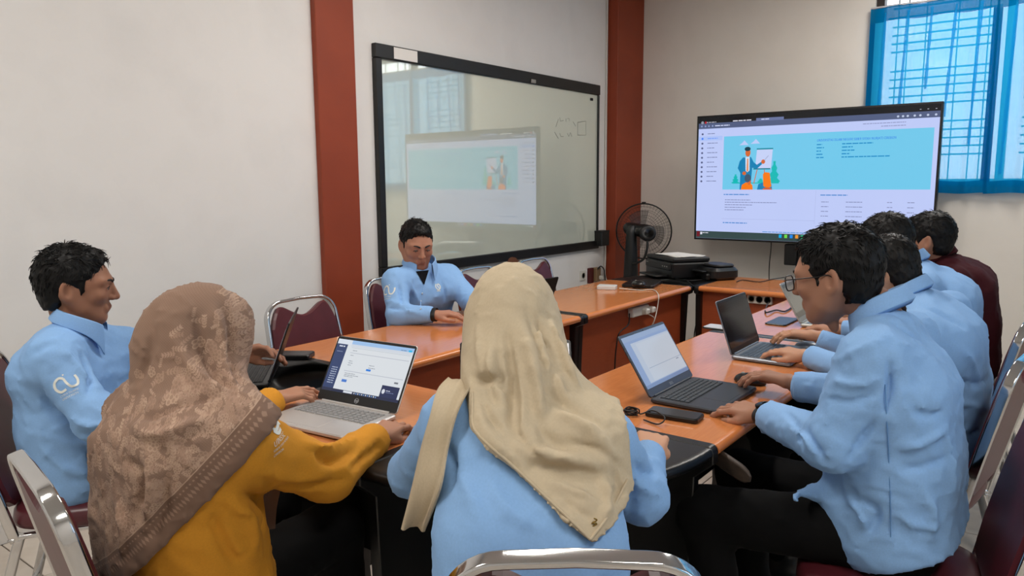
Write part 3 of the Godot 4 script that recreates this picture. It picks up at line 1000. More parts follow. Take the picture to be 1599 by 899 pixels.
	fill_disc(img, P.call(0.238, 0.268), 28, 20, Color(0.04, 0.25, 0.32))
	fill_disc(img, P.call(0.311, 0.372), 18, 20, skin)
	fill_line(img, P.call(0.313, 0.368), P.call(0.334, 0.325), 3, Color(0.45, 0.5, 0.65))
	fill_disc(img, P.call(0.226, 0.462), 18, 17, skin)
	fill_poly(img, PackedVector2Array([P.call(0.213, 0.594), P.call(0.217, 0.555), P.call(0.235, 0.535), P.call(0.256, 0.54), P.call(0.266, 0.56), P.call(0.268, 0.594)]), org)
	fill_disc(img, P.call(0.250, 0.53), 16, 30, skin)
	fill_disc(img, P.call(0.243, 0.502), 30, 38, Color(0.25, 0.35, 0.45))
	fill_poly(img, PackedVector2Array([P.call(0.288, 0.594), P.call(0.293, 0.55), P.call(0.33, 0.525), P.call(0.352, 0.55), P.call(0.356, 0.594)]), blue)
	fill_poly(img, PackedVector2Array([P.call(0.312, 0.47), P.call(0.322, 0.455), P.call(0.342, 0.46), P.call(0.352, 0.57), P.call(0.333, 0.582), P.call(0.316, 0.565)]), org)
	fill_disc(img, P.call(0.334, 0.590), 42, 16, Color(0.85, 0.38, 0.18))
	img.fill_rect(Rect2i(int(0.16 * W), int(0.594 * H), int(0.25 * W), 40), bg)
	# cards below
	var ln := Color(0.62, 0.66, 0.85)
	R.call(0.125, 0.832, 0.545, 0.835, ln.lerp(bg, 0.5))
	R.call(0.545, 0.60, 0.5465, 0.86, ln.lerp(bg, 0.6))
	dashes(img, 0.132 * W, 0.630 * H, 0.12 * W, 9, Color(0.30, 0.55, 0.85), 60)
	dashes(img, 0.565 * W, 0.632 * H, 0.11 * W, 9, Color(0.30, 0.55, 0.85), 61)
	dashes(img, 0.132 * W, 0.862 * H, 0.115 * W, 9, Color(0.30, 0.55, 0.85), 62)
	for k in 5: dashes(img, 0.139 * W, (0.675 + k * 0.0205) * H, [0.12, 0.24, 0.13, 0.10, 0.09][k] * W, 6, Color(0.50, 0.53, 0.70), 70 + k)
	for k in 4:
		for q in 4: dashes(img, [0.57, 0.67, 0.83, 0.905][q] * W, (0.685 + k * 0.036) * H, [0.03, 0.065, 0.02, 0.025][q] * W, 6, Color(0.52, 0.55, 0.72), 80 + k * 4 + q)
	dashes(img, 0.32 * W, 0.928 * H, 0.2 * W, 8, Color(0.40, 0.62, 0.88), 99)
	R.call(0, 0.942, 1, 1, Color(0.22, 0.30, 0.30))
	R.call(0.004, 0.945, 0.02, 0.99, Color(0.45, 0.12, 0.16))
	R.call(0.022, 0.95, 0.032, 0.972, Color(0.9, 0.9, 0.95))
	dashes(img, 0.034 * W, 0.953 * H, 0.03 * W, 7, Color(0.9, 0.9, 0.95), 98)
	for k in 8:
		var cc: Color = [Color(0.05, 0.68, 0.92), Color(0.45, 0.88, 0.30), Color(0.15, 0.55, 0.95), Color(0.95, 0.6, 0.2), Color(0.2, 0.7, 0.5), Color(0.9, 0.3, 0.3), Color(0.3, 0.5, 0.9), Color(0.8, 0.8, 0.85)][k]
		R.call(0.395 + k * 0.024, 0.948, 0.408 + k * 0.024, 0.976, cc)
	return img

func build_display() -> void:
	var z := -5.79
	var x0 := -2.535
	var x1 := -0.803
	var y0 := 0.950
	var y1 := 1.936
	var ctr := Vector3((x0 + x1) / 2, (y0 + y1) / 2, z)
	var t := thing("display", "very large flat display showing a light blue web page", "display", ctr)
	var blk := mat("display black", Color(0.018, 0.018, 0.02), 0.35)
	var w := x1 - x0
	var h := y1 - y0
	part("body", bxm(Vector3(w, h, 0.055), 0.006), blk, t, Vector3(0, 0, -0.0305))
	var m := MB.new()
	var bz := 0.014
	m.quad(Vector3(-w / 2 + bz, -h / 2 + bz, 0), Vector3(w / 2 - bz, -h / 2 + bz, 0), Vector3(w / 2 - bz, h / 2 - bz, 0), Vector3(-w / 2 + bz, h / 2 - bz, 0))
	part("screen", m.mesh(), screen_mat("display screen", tv_image(), 0.92), t, Vector3(0, 0, -0.0005), "glowing web page with a drawn presenter")
	for q in [[Vector3(0, h / 2 - bz / 2, 0), Vector3(w, bz, 0.006)], [Vector3(0, -h / 2 + bz / 2, 0), Vector3(w, bz, 0.006)], [Vector3(-w / 2 + bz / 2, 0, 0), Vector3(bz, h - 2 * bz, 0.006)], [Vector3(w / 2 - bz / 2, 0, 0), Vector3(bz, h - 2 * bz, 0.006)]]:
		part("bezel", bxm(q[1], 0.002), blk, t, q[0])
	var s := thing("display_stand", "black floor stand carrying the large display", "stand", Vector3(ctr.x, 0, z - 0.06))
	var sm := mat("stand black", Color(0.02, 0.02, 0.022), 0.5)
	part("column", bxm(Vector3(0.13, 1.30, 0.06), 0.005), sm, s, Vector3(0, 0.70, -0.035))
	part("crossbar", bxm(Vector3(0.7, 0.06, 0.03), 0.004), sm, s, Vector3(0, 1.30, -0.015))
	part("bracket", bxm(Vector3(0.09, 0.16, 0.08), 0.006), sm, s, Vector3(-0.095, 0.86, 0.0))
	part("shelf", bxm(Vector3(0.5, 0.02, 0.24), 0.004), sm, s, Vector3(0, 0.62, 0.02))
	part("base", bxm(Vector3(0.95, 0.04, 0.10), 0.006), sm, s, Vector3(0, 0.08, 0))
	for k in [-1, 1]:
		part("foot", bxm(Vector3(0.06, 0.05, 0.26), 0.006), sm, s, Vector3(0.44 * k, 0.085, 0.0))
		for q in [-1, 1]:
			m = MB.new()
			m.lathe(PackedVector2Array([Vector2(0.0, -0.012), Vector2(0.028, -0.012), Vector2(0.03, 0), Vector2(0.028, 0.012), Vector2(0.0, 0.012)]), Vector3(0.44 * k, 0.030, 0.11 * q), 16, Basis(Vector3(0, 1, 0), Vector3(1, 0, 0), Vector3(0, 0, -1)))
			part("caster", m.mesh(), sm, s)
	m = MB.new()
	var c := at_z(1204, 378, z - 0.05)
	m.tube(curve([Vector3(c.x, 1.0, c.z), Vector3(c.x + 0.003, 0.9, c.z + 0.005), Vector3(c.x - 0.006, 0.72, c.z), Vector3(c.x + 0.01, 0.45, c.z), Vector3(c.x + 0.03, 0.02, c.z)], 6), 0.004, 6)
	solo("display_cable", m.mesh(), mat("black cord", Color(0.02, 0.02, 0.02), 0.5), "thin black cable hanging below the large display", "cord")

# ---------------------------------------------------------------- laptops
func laptop(label: String, pos: Vector3, turn: float, lean: float, w: float, body: Color, keyc: Color, bezel: Color, scr: Material, logo: String, single_keys: bool, metal := 0.4, chin := 0.026) -> Node3D:
	# origin: middle of the hinge line on the table; user sits at +z
	var t := thing("laptop", label, "laptop", pos, turn, "open laptops on the tables")
	var d := w * 0.69
	var lh := w * 0.66
	var key := "laptop %s" % body.to_html()
	var bm := mat(key, body, 0.38, metal, 0.5)
	var km := mat("keys %s" % keyc.to_html(), keyc, 0.55)
	var zm := mat("bezel %s" % bezel.to_html(), bezel, 0.35)
	var m := MB.new()
	m.prism(rrect(w, d, 0.010, 4), 0.003, 0.0165, Transform3D(Basis(Vector3(1, 0, 0), Vector3(0, 0, -1), Vector3(0, 1, 0)), Vector3(0, 0, d / 2)), 0.0035)
	var base := part("base", m.mesh(), bm, t)
	for s in [-1, 1]: part("foot_strip", bxm(Vector3(w * 0.7, 0.004, 0.008)), mat("black rubber", Color(0.03, 0.03, 0.03), 0.7), t, Vector3(0, 0.002, d / 2 + s * d * 0.4))
	# keyboard well, keys, touchpad
	var kw := w * 0.86
	var kz := d * 0.10
	var kd := d * 0.43
	part("keyboard_well", bxm(Vector3(kw, 0.0012, kd)), bm, base, Vector3(0, 0.0167, kz + kd / 2))
	if single_keys:
		var rows := 6
		var rd := kd / rows
		for r in rows:
			var n := 14 if r < 5 else 9
			for q in n:
				var kwid := kw / n
				var off := q * kwid
				if r == 5:
					var ws := [1.0, 1.0, 1.0, 1.0, 5.0, 1.0, 1.0, 1.0, 1.0]
					var acc := 0.0
					for z in q: acc += ws[z]
					off = acc / 13.0 * kw
					kwid = ws[q] / 13.0 * kw
				var mk := "key_%d_%d" % [int(kwid * 10000), int(rd * 10000)]
				if not mats.has(mk + str(w)):
					mats[mk + str(w)] = bxm(Vector3(kwid - 0.0035, 0.0030, rd - 0.0035), 0.0007)
				part("key", mats[mk + str(w)], km, base, Vector3(-kw / 2 + off + kwid / 2, 0.0180, kz + (r + 0.5) * rd))
	else:
		m = MB.new()
		for r in 6:
			for q in 14: m.box(Vector3(-kw / 2 + (q + 0.5) * kw / 14, 0.0180, kz + (r + 0.5) * kd / 6), Vector3(kw / 14 - 0.003, 0.0018, kd / 6 - 0.003), 0.0006)
		part("keyboard", m.mesh(), km, base).set_meta("kind", "stuff")
	part("touchpad", bxm(Vector3(w * 0.33, 0.0008, d * 0.34), 0.0003), bm, base, Vector3(-w * 0.03, 0.0167, d * 0.765))
	# lid
	var lb := Basis(Vector3.RIGHT, -lean)
	var lid := MeshInstance3D.new()
	m = MB.new()
	m.prism(rrect(w, lh, 0.009, 4), -0.0055, -0.0002, Transform3D(Basis(), Vector3(0, lh / 2 + 0.002, 0)), 0.0015)
	lid.mesh = m.mesh()
	lid.material_override = bm
	lid.name = "lid"
	t.add_child(lid)
	lid.position = Vector3(0, 0.016, 0.004)
	lid.basis = lb
	m = MB.new()
	m.prism(rrect(w - 0.003, lh - 0.003, 0.008, 4), -0.0002, 0.0008, Transform3D(Basis(), Vector3(0, lh / 2 + 0.002, 0)))
	part("bezel", m.mesh(), zm, lid)
	m = MB.new()
	var sy := 0.002 + chin
	var ty := lh - 0.008
	m.quad(Vector3(-w / 2 + 0.007, sy, 0.0013), Vector3(w / 2 - 0.007, sy, 0.0013), Vector3(w / 2 - 0.007, ty, 0.0013), Vector3(-w / 2 + 0.007, ty, 0.0013))
	part("screen", m.mesh(), scr, lid)
	m = MB.new()
	m.lathe(PackedVector2Array([Vector2(0.0, 0.0), Vector2(0.002, 0.0), Vector2(0.002, 0.0006), Vector2(0.0, 0.0006)]), Vector3(0, lh - 0.004, 0.0008), 10, Basis(Vector3(1, 0, 0), Vector3(0, 0, 1), Vector3(0, -1, 0)))
	part("webcam", m.mesh(), mat("lens", Color(0.01, 0.01, 0.02), 0.1), lid)
	if logo != "":
		var tm := text_flat(logo, 32)
		tm.horizontal_alignment = HORIZONTAL_ALIGNMENT_CENTER
		tm.pixel_size = 0.012 / 32
		tm.depth = 0.0006
		part("logo", tm, mat("logo silver", Color(0.75, 0.76, 0.78), 0.3, 0.6), lid, Vector3(0, 0.002 + chin * 0.5, 0.0012))
		if logo == "hp":
			m = MB.new()
			var ring := PackedVector3Array()
			for k in 17: ring.append(Vector3(cos(TAU * k / 16) * 0.0075, 0.002 + chin * 0.5 + sin(TAU * k / 16) * 0.0075, 0.0012))
			m.tube(ring, 0.0006, 5)
			part("logo_ring", m.mesh(), mat("logo silver", Color(0.75, 0.76, 0.78), 0.3, 0.6), lid)
	m = MB.new()
	m.tube(PackedVector3Array([Vector3(-w * 0.42, 0.0165, 0.002), Vector3(w * 0.42, 0.0165, 0.002)]), 0.0055, 8)
	part("hinge", m.mesh(), bm, t)
	return t

func admin_image() -> Image:      # white page with a dark side menu
	var W := 1024
	var H := 640
	var img := Image.create(W, H, false, Image.FORMAT_RGB8)
	img.fill(Color(0.86, 0.88, 0.90))
	var dark := Color(0.20, 0.26, 0.42)
	img.fill_rect(Rect2i(0, 0, W, 48), Color(0.62, 0.76, 0.92))
	img.fill_rect(Rect2i(0, 0, 200, 60), Color(0.86, 0.89, 0.93))
	img.fill_rect(Rect2i(960, 26, 40, 22), Color(0.12, 0.72, 0.92))
	dashes(img, 860, 34, 70, 7, Color(0.4, 0.5, 0.62), 5)
	img.fill_rect(Rect2i(200, 48, W - 200, 34), Color(0.82, 0.85, 0.89))
	img.fill_rect(Rect2i(215, 88, 785, 6), Color(0.76, 0.79, 0.82))
	img.fill_rect(Rect2i(215, 150, 785, 8), Color(0.74, 0.76, 0.80))
	img.fill_rect(Rect2i(215, 372, 785, 8), Color(0.74, 0.76, 0.80))
	img.fill_rect(Rect2i(0, 60, 150, H - 60), dark)
	dashes(img, 38, 80, 80, 14, Color(0.88, 0.9, 0.95), 8)
	dashes(img, 28, 150, 80, 8, Color(0.55, 0.6, 0.72), 9)
	for k in 8: dashes(img, 38, 350 + k * 27, 80, 9, Color(0.72, 0.76, 0.85), 12 + k)
	for q in [[240, 120, 60], [232, 180, 40], [236, 250, 50], [236, 275, 60], [236, 300, 45], [520, 270, 70], [520, 300, 90], [236, 400, 140], [236, 420, 190], [236, 438, 120]]: dashes(img, q[0], q[1], q[2], 7, Color(0.55, 0.58, 0.62), q[0] + q[1])
	img.fill_rect(Rect2i(500, 318, 62, 24), Color(0.20, 0.50, 0.86))
	img.fill_rect(Rect2i(228, 480, 68, 32), Color(0.28, 0.48, 0.80))
	img.fill_rect(Rect2i(905, 415, 50, 20), Color(0.45, 0.47, 0.5))
	img.fill_rect(Rect2i(770, 470, 225, 150), Color(0.17, 0.20, 0.34))
	fill_disc(img, Vector2(805, 540), 20, 28, Color(0.85, 0.86, 0.9))
	dashes(img, 838, 524, 50, 9, Color(0.8, 0.82, 0.9), 77)
	dashes(img, 838, 545, 100, 6, Color(0.5, 0.55, 0.7), 78)
	img.fill_rect(Rect2i(0, H - 34, W, 34), Color(0.15, 0.18, 0.29))
	img.fill_rect(Rect2i(300, H - 30, 120, 24), Color(0.85, 0.87, 0.9))
	for k in 12: img.fill_rect(Rect2i(440 + k * 26, H - 26, 14, 16), Color(0.45, 0.6, 0.8) if k % 2 else Color(0.8, 0.82, 0.86))
	return img

func sheet_image() -> Image:      # pale page in a bluish window
	var img := Image.create(512, 320, false, Image.FORMAT_RGB8)
	img.fill(Color(0.62, 0.70, 0.86))
	img.fill_rect(Rect2i(0, 0, 512, 30), Color(0.66, 0.73, 0.86))
	img.fill_rect(Rect2i(60, 46, 452, 250), Color(0.80, 0.84, 0.91))
	img.fill_rect(Rect2i(110, 56, 402, 236), Color(0.84, 0.87, 0.92))
	img.fill_rect(Rect2i(120, 214, 392, 3), Color(0.66, 0.71, 0.80))
	dashes(img, 440, 224, 30, 4, Color(0.4, 0.45, 0.55), 3)
	img.fill_rect(Rect2i(0, 300, 512, 20), Color(0.55, 0.62, 0.78))
	return img

func dark_image() -> Image:
	var img := Image.create(512, 320, false, Image.FORMAT_RGB8)
	img.fill(Color(0.115, 0.12, 0.13))
	img.fill_rect(Rect2i(0, 0, 512, 20), Color(0.16, 0.165, 0.18))
	img.fill_rect(Rect2i(0, 20, 90, 300), Color(0.085, 0.09, 0.10))
	for k in 16: dashes(img, 130, 40 + k * 16, 120 + (k * 53) % 170, 4, Color(0.17, 0.18, 0.20), k)
	return img

func plain_image(c: Color) -> Image:
	var img := Image.create(64, 40, false, Image.FORMAT_RGB8)
	img.fill(c)
	img.fill_rect(Rect2i(0, 0, 64, 4), c.darkened(0.25))
	img.fill_rect(Rect2i(0, 34, 64, 6), c.darkened(0.35))
	return img

func build_laptops() -> void:
	var white := screen_mat("plain white screen", plain_image(Color(0.86, 0.88, 0.92)), 0.8)
	laptop("silver laptop showing a white page with dark side menu, used by the woman in yellow", Vector3(-1.673, TH, -1.424), deg_to_rad(6.2), 0.54, 0.315, Color(0.76, 0.75, 0.74), Color(0.52, 0.52, 0.52), Color(0.02, 0.02, 0.022), screen_mat("admin screen", admin_image(), 0.95), "hp", true, 0.5, 0.032)
	laptop("dark grey laptop with a pale screen, used by the man with glasses", Vector3(-1.011, TH, -2.17), deg_to_rad(90.6), 0.578, 0.32, Color(0.21, 0.225, 0.25), Color(0.20, 0.225, 0.25), Color(0.30, 0.34, 0.41), screen_mat("sheet screen", sheet_image(), 0.72), "DELL", true, 0.3, 0.026)
	laptop("silver laptop with a dark screen under typing hands", Vector3(-1.024, TH, -2.86), deg_to_rad(90.8), 0.334, 0.319, Color(0.50, 0.52, 0.55), Color(0.20, 0.27, 0.34), Color(0.03, 0.03, 0.035), screen_mat("dark screen", dark_image(), 0.45), "", false, 0.5, 0.022)
	laptop("black laptop in front of the woman in beige hijab", Vector3(-1.237, TH, -1.643), 0.703, 0.441, 0.325, Color(0.03, 0.03, 0.032), Color(0.04, 0.04, 0.045), Color(0.02, 0.02, 0.022), white, "", false, 0.1)
	laptop("black laptop tilted by the hand of the man in profile", Vector3(-2.225, TH, -1.534), -0.73, 0.36, 0.326, Color(0.045, 0.045, 0.048), Color(0.10, 0.10, 0.105), Color(0.02, 0.02, 0.022), white, "", false, 0.1)
	laptop("black laptop of the man sitting below the whiteboard", Vector3(-2.10, TH, -2.86), -PI / 2 - 0.1, 0.35, 0.32, Color(0.04, 0.04, 0.042), Color(0.03, 0.03, 0.034), Color(0.02, 0.02, 0.022), white, "", false, 0.1)
	var l7 := at_y(1243, 508, TH)
	laptop("light grey laptop turned to the men at the far end", Vector3(l7.x + 0.02, TH, l7.z - 0.12), PI / 2 + 0.05, 0.52, 0.31, Color(0.66, 0.66, 0.64), Color(0.35, 0.45, 0.55), Color(0.55, 0.55, 0.53), screen_mat("grey page", plain_image(Color(0.55, 0.54, 0.50)), 0.6), "", false, 0.3)

# ---------------------------------------------------------------- things on the tables
func cable(label: String, pts: Array, r: float, m: Material, called := "cable") -> void:
	var b := MB.new()
	b.tube(curve(pts, 6), r, 6)
	solo(called, b.mesh(), m, label, "cord")

func mouse(label: String, pos: Vector3, turn: float, col: Color) -> void:
	var t := thing("mouse", label, "mouse", pos, turn)
	var m := MB.new()
	var p := PackedVector3Array()
	var n := 24
	for q in [[0.0, 0.0], [0.9, 0.0], [1.0, 0.006], [0.97, 0.014], [0.88, 0.023], [0.7, 0.030], [0.4, 0.034], [0.0, 0.035]]:
		for k in n:
			var a := TAU * k / n
			var z := sin(a) * 0.056
			p.append(Vector3(cos(a) * 0.032 * q[0] * (1.0 - 0.12 * cos(2 * a + PI)), q[1] * (1.0 - 2.2 * absf(z * q[0] - 0.01)), z * q[0]))
	m.grid(p, n, true, false)
	part("shell", m.mesh(), mat("mouse %s" % col.to_html(), col, 0.3), t)
	m = MB.new()
	m.lathe(PackedVector2Array([Vector2(0.0, -0.004), Vector2(0.008, -0.004), Vector2(0.009, 0), Vector2(0.008, 0.004), Vector2(0.0, 0.004)]), Vector3(0, 0.026, -0.025), 12, Basis(Vector3(0, 1, 0), Vector3(1, 0, 0), Vector3(0, 0, -1)))
	part("wheel", m.mesh(), mat("grey plastic", Color(0.55, 0.55, 0.53), 0.5), t)

func slab_thing(called: String, label: String, cat: String, pos: Vector3, turn: float, size: Vector3, col: Color, top: Color) -> void:
	var t := thing(called, label, cat, pos, turn)
	var m := MB.new()
	m.prism(rrect(size.x, size.z, minf(size.x, size.z) * 0.14, 4), 0, size.y, Transform3D(Basis(Vector3(1, 0, 0), Vector3(0, 0, -1), Vector3(0, 1, 0)), Vector3.ZERO), minf(0.003, size.y * 0.3))
	part("body", m.mesh(), mat("slab %s" % col.to_html(), col, 0.35), t)
	m = MB.new()
	m.prism(rrect(size.x - 0.008, size.z - 0.008, minf(size.x, size.z) * 0.12, 4), size.y - 0.001, size.y + 0.0006, Transform3D(Basis(Vector3(1, 0, 0), Vector3(0, 0, -1), Vector3(0, 1, 0)), Vector3.ZERO))
	part("face", m.mesh(), mat("face %s" % top.to_html(), top, 0.25), t)

func build_table_things() -> void:
	var cord := mat("black cord", Color(0.02, 0.02, 0.02), 0.5)
	var wcord := mat("white cord", Color(0.80, 0.78, 0.74), 0.5)
	var wp := mat("white plastic", Color(0.80, 0.79, 0.76), 0.45)
	# power bank with its coiled cable, next to the dark laptop
	var a := at_y(1015, 648, TH)
	var b := at_y(1103, 662, TH)
	var pb := at_y(1053, 651, TH)
	slab_thing("power_bank", "slim black power bank beside the dark grey laptop", "power bank", pb, -atan2((b - a).z, (b - a).x), Vector3(0.155, 0.014, 0.075), Color(0.025, 0.025, 0.027), Color(0.09, 0.085, 0.085))
	var q := at_y(985, 648, TH)
	var loops := []
	for k in 14: loops.append(q + Vector3(cos(k * 1.9) * 0.022, 0.004 + 0.0012 * k, sin(k * 1.9) * 0.020))
	loops.append(at_y(1000, 646, TH + 0.006))
	loops.append(at_y(1020, 641, TH + 0.020))
	loops.append(at_y(1038, 652, TH + 0.020))
	loops.append(at_y(1028, 662, TH + 0.005))
	loops.append(at_y(1005, 655, TH + 0.004))
	cable("short black cable bundled at the end of the power bank", loops, 0.0022, cord)
	mouse("black mouse under the hand of the man with glasses", at_y(1171, 598, TH), deg_to_rad(86), Color(0.02, 0.02, 0.022))
	mouse("dark mouse on the closed laptop below the fan", at_y(997, 446, TH + 0.022), deg_to_rad(70), Color(0.025, 0.025, 0.027))
	mouse("pale grey mouse beside the typing hands at the silver laptop", at_y(1262, 546, TH), deg_to_rad(85), Color(0.45, 0.52, 0.60))
	# black drive by the hand-held laptop
	slab_thing("external_drive", "flat black drive lying on the corner table behind the tilted laptop", "drive", at_y(462, 558, TH), deg_to_rad(35), Vector3(0.13, 0.018, 0.085), Color(0.02, 0.02, 0.022), Color(0.05, 0.05, 0.055))
	# closed laptop, adapter, cables on the table below the whiteboard
	slab_thing("closed_laptop", "closed black laptop lying below the fan", "laptop", at_y(1003, 445, TH), -PI / 2 + 0.25, Vector3(0.30, 0.020, 0.21), Color(0.03, 0.03, 0.032), Color(0.05, 0.05, 0.055))
	slab_thing("charger", "flat white charger lying on the table edge below the whiteboard", "charger", at_y(948, 451, TH), -PI / 2 + 0.35, Vector3(0.085, 0.024, 0.12), Color(0.83, 0.83, 0.82), Color(0.88, 0.88, 0.87))
	cable("white cable looping from the charger over the table edge to the socket strip", [at_y(967, 450, TH + 0.010), at_y(1000, 453, TH + 0.004), at_y(1019, 452, TH + 0.005), at_x(1028, 460, XI0 + 0.010), at_x(1027, 478, XI0 + 0.015), at_x(1022, 500, XI0 + 0.01), at_x(1018, 508, XI0 - 0.02), at_x(1022, 497, XI0 - 0.03), at_x(1012, 490, XI0 - 0.035)], 0.003, wcord, "charger_cable")
	# extension socket hung below that table's edge
	var e := at_x(997, 485, XI0 - 0.05)
	var es := thing("extension_socket", "white extension socket fixed under the table edge below the whiteboard", "socket", e)
	part("housing", bxm(Vector3(0.04, 0.055, 0.20), 0.006), wp, es)
	for k in 2:
		part("plug", bxm(Vector3(0.045, 0.035, 0.045), 0.008), wp, es, Vector3(0.03, -0.004, -0.03 - 0.075 * k))
	cable("black cord hanging from the extension socket along the wooden panel", [e + Vector3(0.0, 0.0, 0.11), e + Vector3(0.01, -0.06, 0.14), at_x(967, 520, XI0 - 0.035), at_x(962, 545, XI0 - 0.03), at_x(960, 575, XI0 - 0.03), at_x(958, 640, XI0 - 0.02)], 0.004, cord)
	# socket strip on the far table's panel
	var zp := ZI1 - 0.066
	var s := at_z(1187, 467, zp + 0.012)
	var ss := thing("socket_strip", "white strip with three round sockets on the far table's panel", "socket", s)
	part("housing", bxm(Vector3(0.155, 0.058, 0.03), 0.005), wp, ss)
	for k in 3:
		var m := MB.new()
		m.lathe(PackedVector2Array([Vector2(0.021, 0), Vector2(0.021, 0.0035), Vector2(0.017, 0.0035), Vector2(0.016, 0.001), Vector2(0, 0.001)]), Vector3(-0.05 + 0.05 * k, 0, 0.014), 18, Basis(Vector3(1, 0, 0), Vector3(0, 0, 1), Vector3(0, -1, 0)))
		part("socket_well", m.mesh(), mat("socket dark", Color(0.05, 0.045, 0.04), 0.5) if k else mat("socket grey", Color(0.45, 0.43, 0.38), 0.5), ss)
	cable("black cord hanging between the two far tables", [at_y(1072, 437, TH + 0.006), at_y(1082, 446, TH + 0.004), at_z(1088, 452, ZI1 - 0.10), at_z(1092, 480, ZI1 - 0.12), at_z(1088, 500, ZI1 - 0.12), at_z(1084, 524, ZI1 - 0.12), at_z(1084, 560, ZI1 - 0.12)], 0.004, cord)
	cable("black cord arching over the table in front of the display", [at_y(1150, 440, TH + 0.004), at_y(1160, 437, TH + 0.004), at_y(1185, 440, TH + 0.004), at_y(1205, 436, TH + 0.004), at_y(1225, 433, TH + 0.004)], 0.003, cord)
	cable("thick black cord lying in a loop beside the light grey laptop", [at_z(1200, 472, zp + 0.05), at_y(1195, 487, TH + 0.006), at_y(1212, 484, TH + 0.006), at_y(1225, 486, TH + 0.006), at_y(1236, 480, TH + 0.006), at_y(1240, 474, TH + 0.006)], 0.004, cord)
	cable("black cord trailing from the printer to the table joint", [at_y(1040, 432, TH + 0.006), at_y(1060, 436, TH + 0.006), at_y(1080, 438, TH + 0.006), at_y(1105, 436, TH + 0.006), at_y(1135, 435, TH + 0.006)], 0.0035, cord)
	# white paper on the far right table
	slab_thing("notebook", "thin dark notebook on the table joint beside the silver laptop", "notebook", at_y(1128, 513, TH), PI / 2, Vector3(0.10, 0.008, 0.16), Color(0.03, 0.03, 0.03), Color(0.75, 0.74, 0.72))
	slab_thing("laptop_sleeve", "dark grey sleeve under the light grey laptop's lid", "sleeve", at_y(1228, 503, TH) + Vector3(-0.02, 0, 0), PI / 2, Vector3(0.22, 0.006, 0.10), Color(0.10, 0.10, 0.095), Color(0.12, 0.12, 0.115))
	slab_thing("phone", "dark phone lying behind the typing hands", "phone", at_y(1278, 522, TH), 0.2, Vector3(0.15, 0.009, 0.075), Color(0.02, 0.03, 0.05), Color(0.10, 0.16, 0.24))

func build_printer() -> void:
	var blk := mat("printer black", Color(0.022, 0.022, 0.025), 0.36)
	var dk := mat("printer dark grey", Color(0.045, 0.045, 0.05), 0.5)
	var y := TH
	var a := at_y(1041, 434, y)
	var t := thing("printer", "black flat printer with white paper on top, on the corner table", "printer", Vector3(a.x + 0.0, y, a.z - 0.17), -0.62)
	part("body", bxm(Vector3(0.40, 0.115, 0.30), 0.012), blk, t, Vector3(0, 0.0575, 0))
	part("scanner_lid", bxm(Vector3(0.395, 0.03, 0.29), 0.008), dk, t, Vector3(0, 0.132, 0))
	part("control_panel", bxm(Vector3(0.36, 0.05, 0.02), 0.006), dk, t, Vector3(0, 0.085, 0.152))
	part("output_tray", bxm(Vector3(0.26, 0.012, 0.10), 0.004), dk, t, Vector3(0, 0.018, 0.19))
	part("badge", bxm(Vector3(0.03, 0.006, 0.002)), mat("grey plastic", Color(0.55, 0.55, 0.53), 0.5), t, Vector3(-0.15, 0.095, 0.163))
	for k in 3: part("button", bxm(Vector3(0.014, 0.008, 0.004), 0.002), mat("grey plastic", Color(0.55, 0.55, 0.53), 0.5), t, Vector3(0.08 + 0.03 * k, 0.085, 0.163))
	var pp := thing("paper_stack", "white papers lying on top of the printer", "paper", Vector3(a.x + 0.02, y + 0.1485, a.z - 0.17), -0.55)
	for k in 3:
		var s := part("sheet", bxm(Vector3(0.297, 0.002, 0.21)), mat("paper", Color(0.88, 0.87, 0.85), 0.8), pp, Vector3(0.004 * k, 0.001 + 0.0022 * k, 0.003 * k))
		s.rotation.y = 0.12 * (k - 1)
	var b := at_y(1103, 438, y)
	var f := thing("fax_machine", "black rounded device to the right of the printer", "printer", Vector3(b.x, y, b.z - 0.14), -0.5)
	var m := MB.new()
	m.prism(rrect(0.27, 0.24, 0.06, 6), 0, 0.085, Transform3D(Basis(Vector3(1, 0, 0), Vector3(0, 0, -1), Vector3(0, 1, 0)), Vector3.ZERO), 0.02)
	part("body", m.mesh(), blk, f)
	m = MB.new()
	m.prism(rrect(0.21, 0.17, 0.05, 6), 0.085, 0.105, Transform3D(Basis(Vector3(1, 0, 0), Vector3(0, 0, -1), Vector3(0, 1, 0)), Vector3(0, 0, -0.02)), 0.008)
	part("cover", m.mesh(), dk, f)
	part("front_cap", bxm(Vector3(0.07, 0.045, 0.03), 0.008), blk, f, Vector3(0.06, 0.025, 0.125))
	part("tray", bxm(Vector3(0.16, 0.01, 0.06), 0.003), dk, f, Vector3(-0.02, 0.06, 0.125))

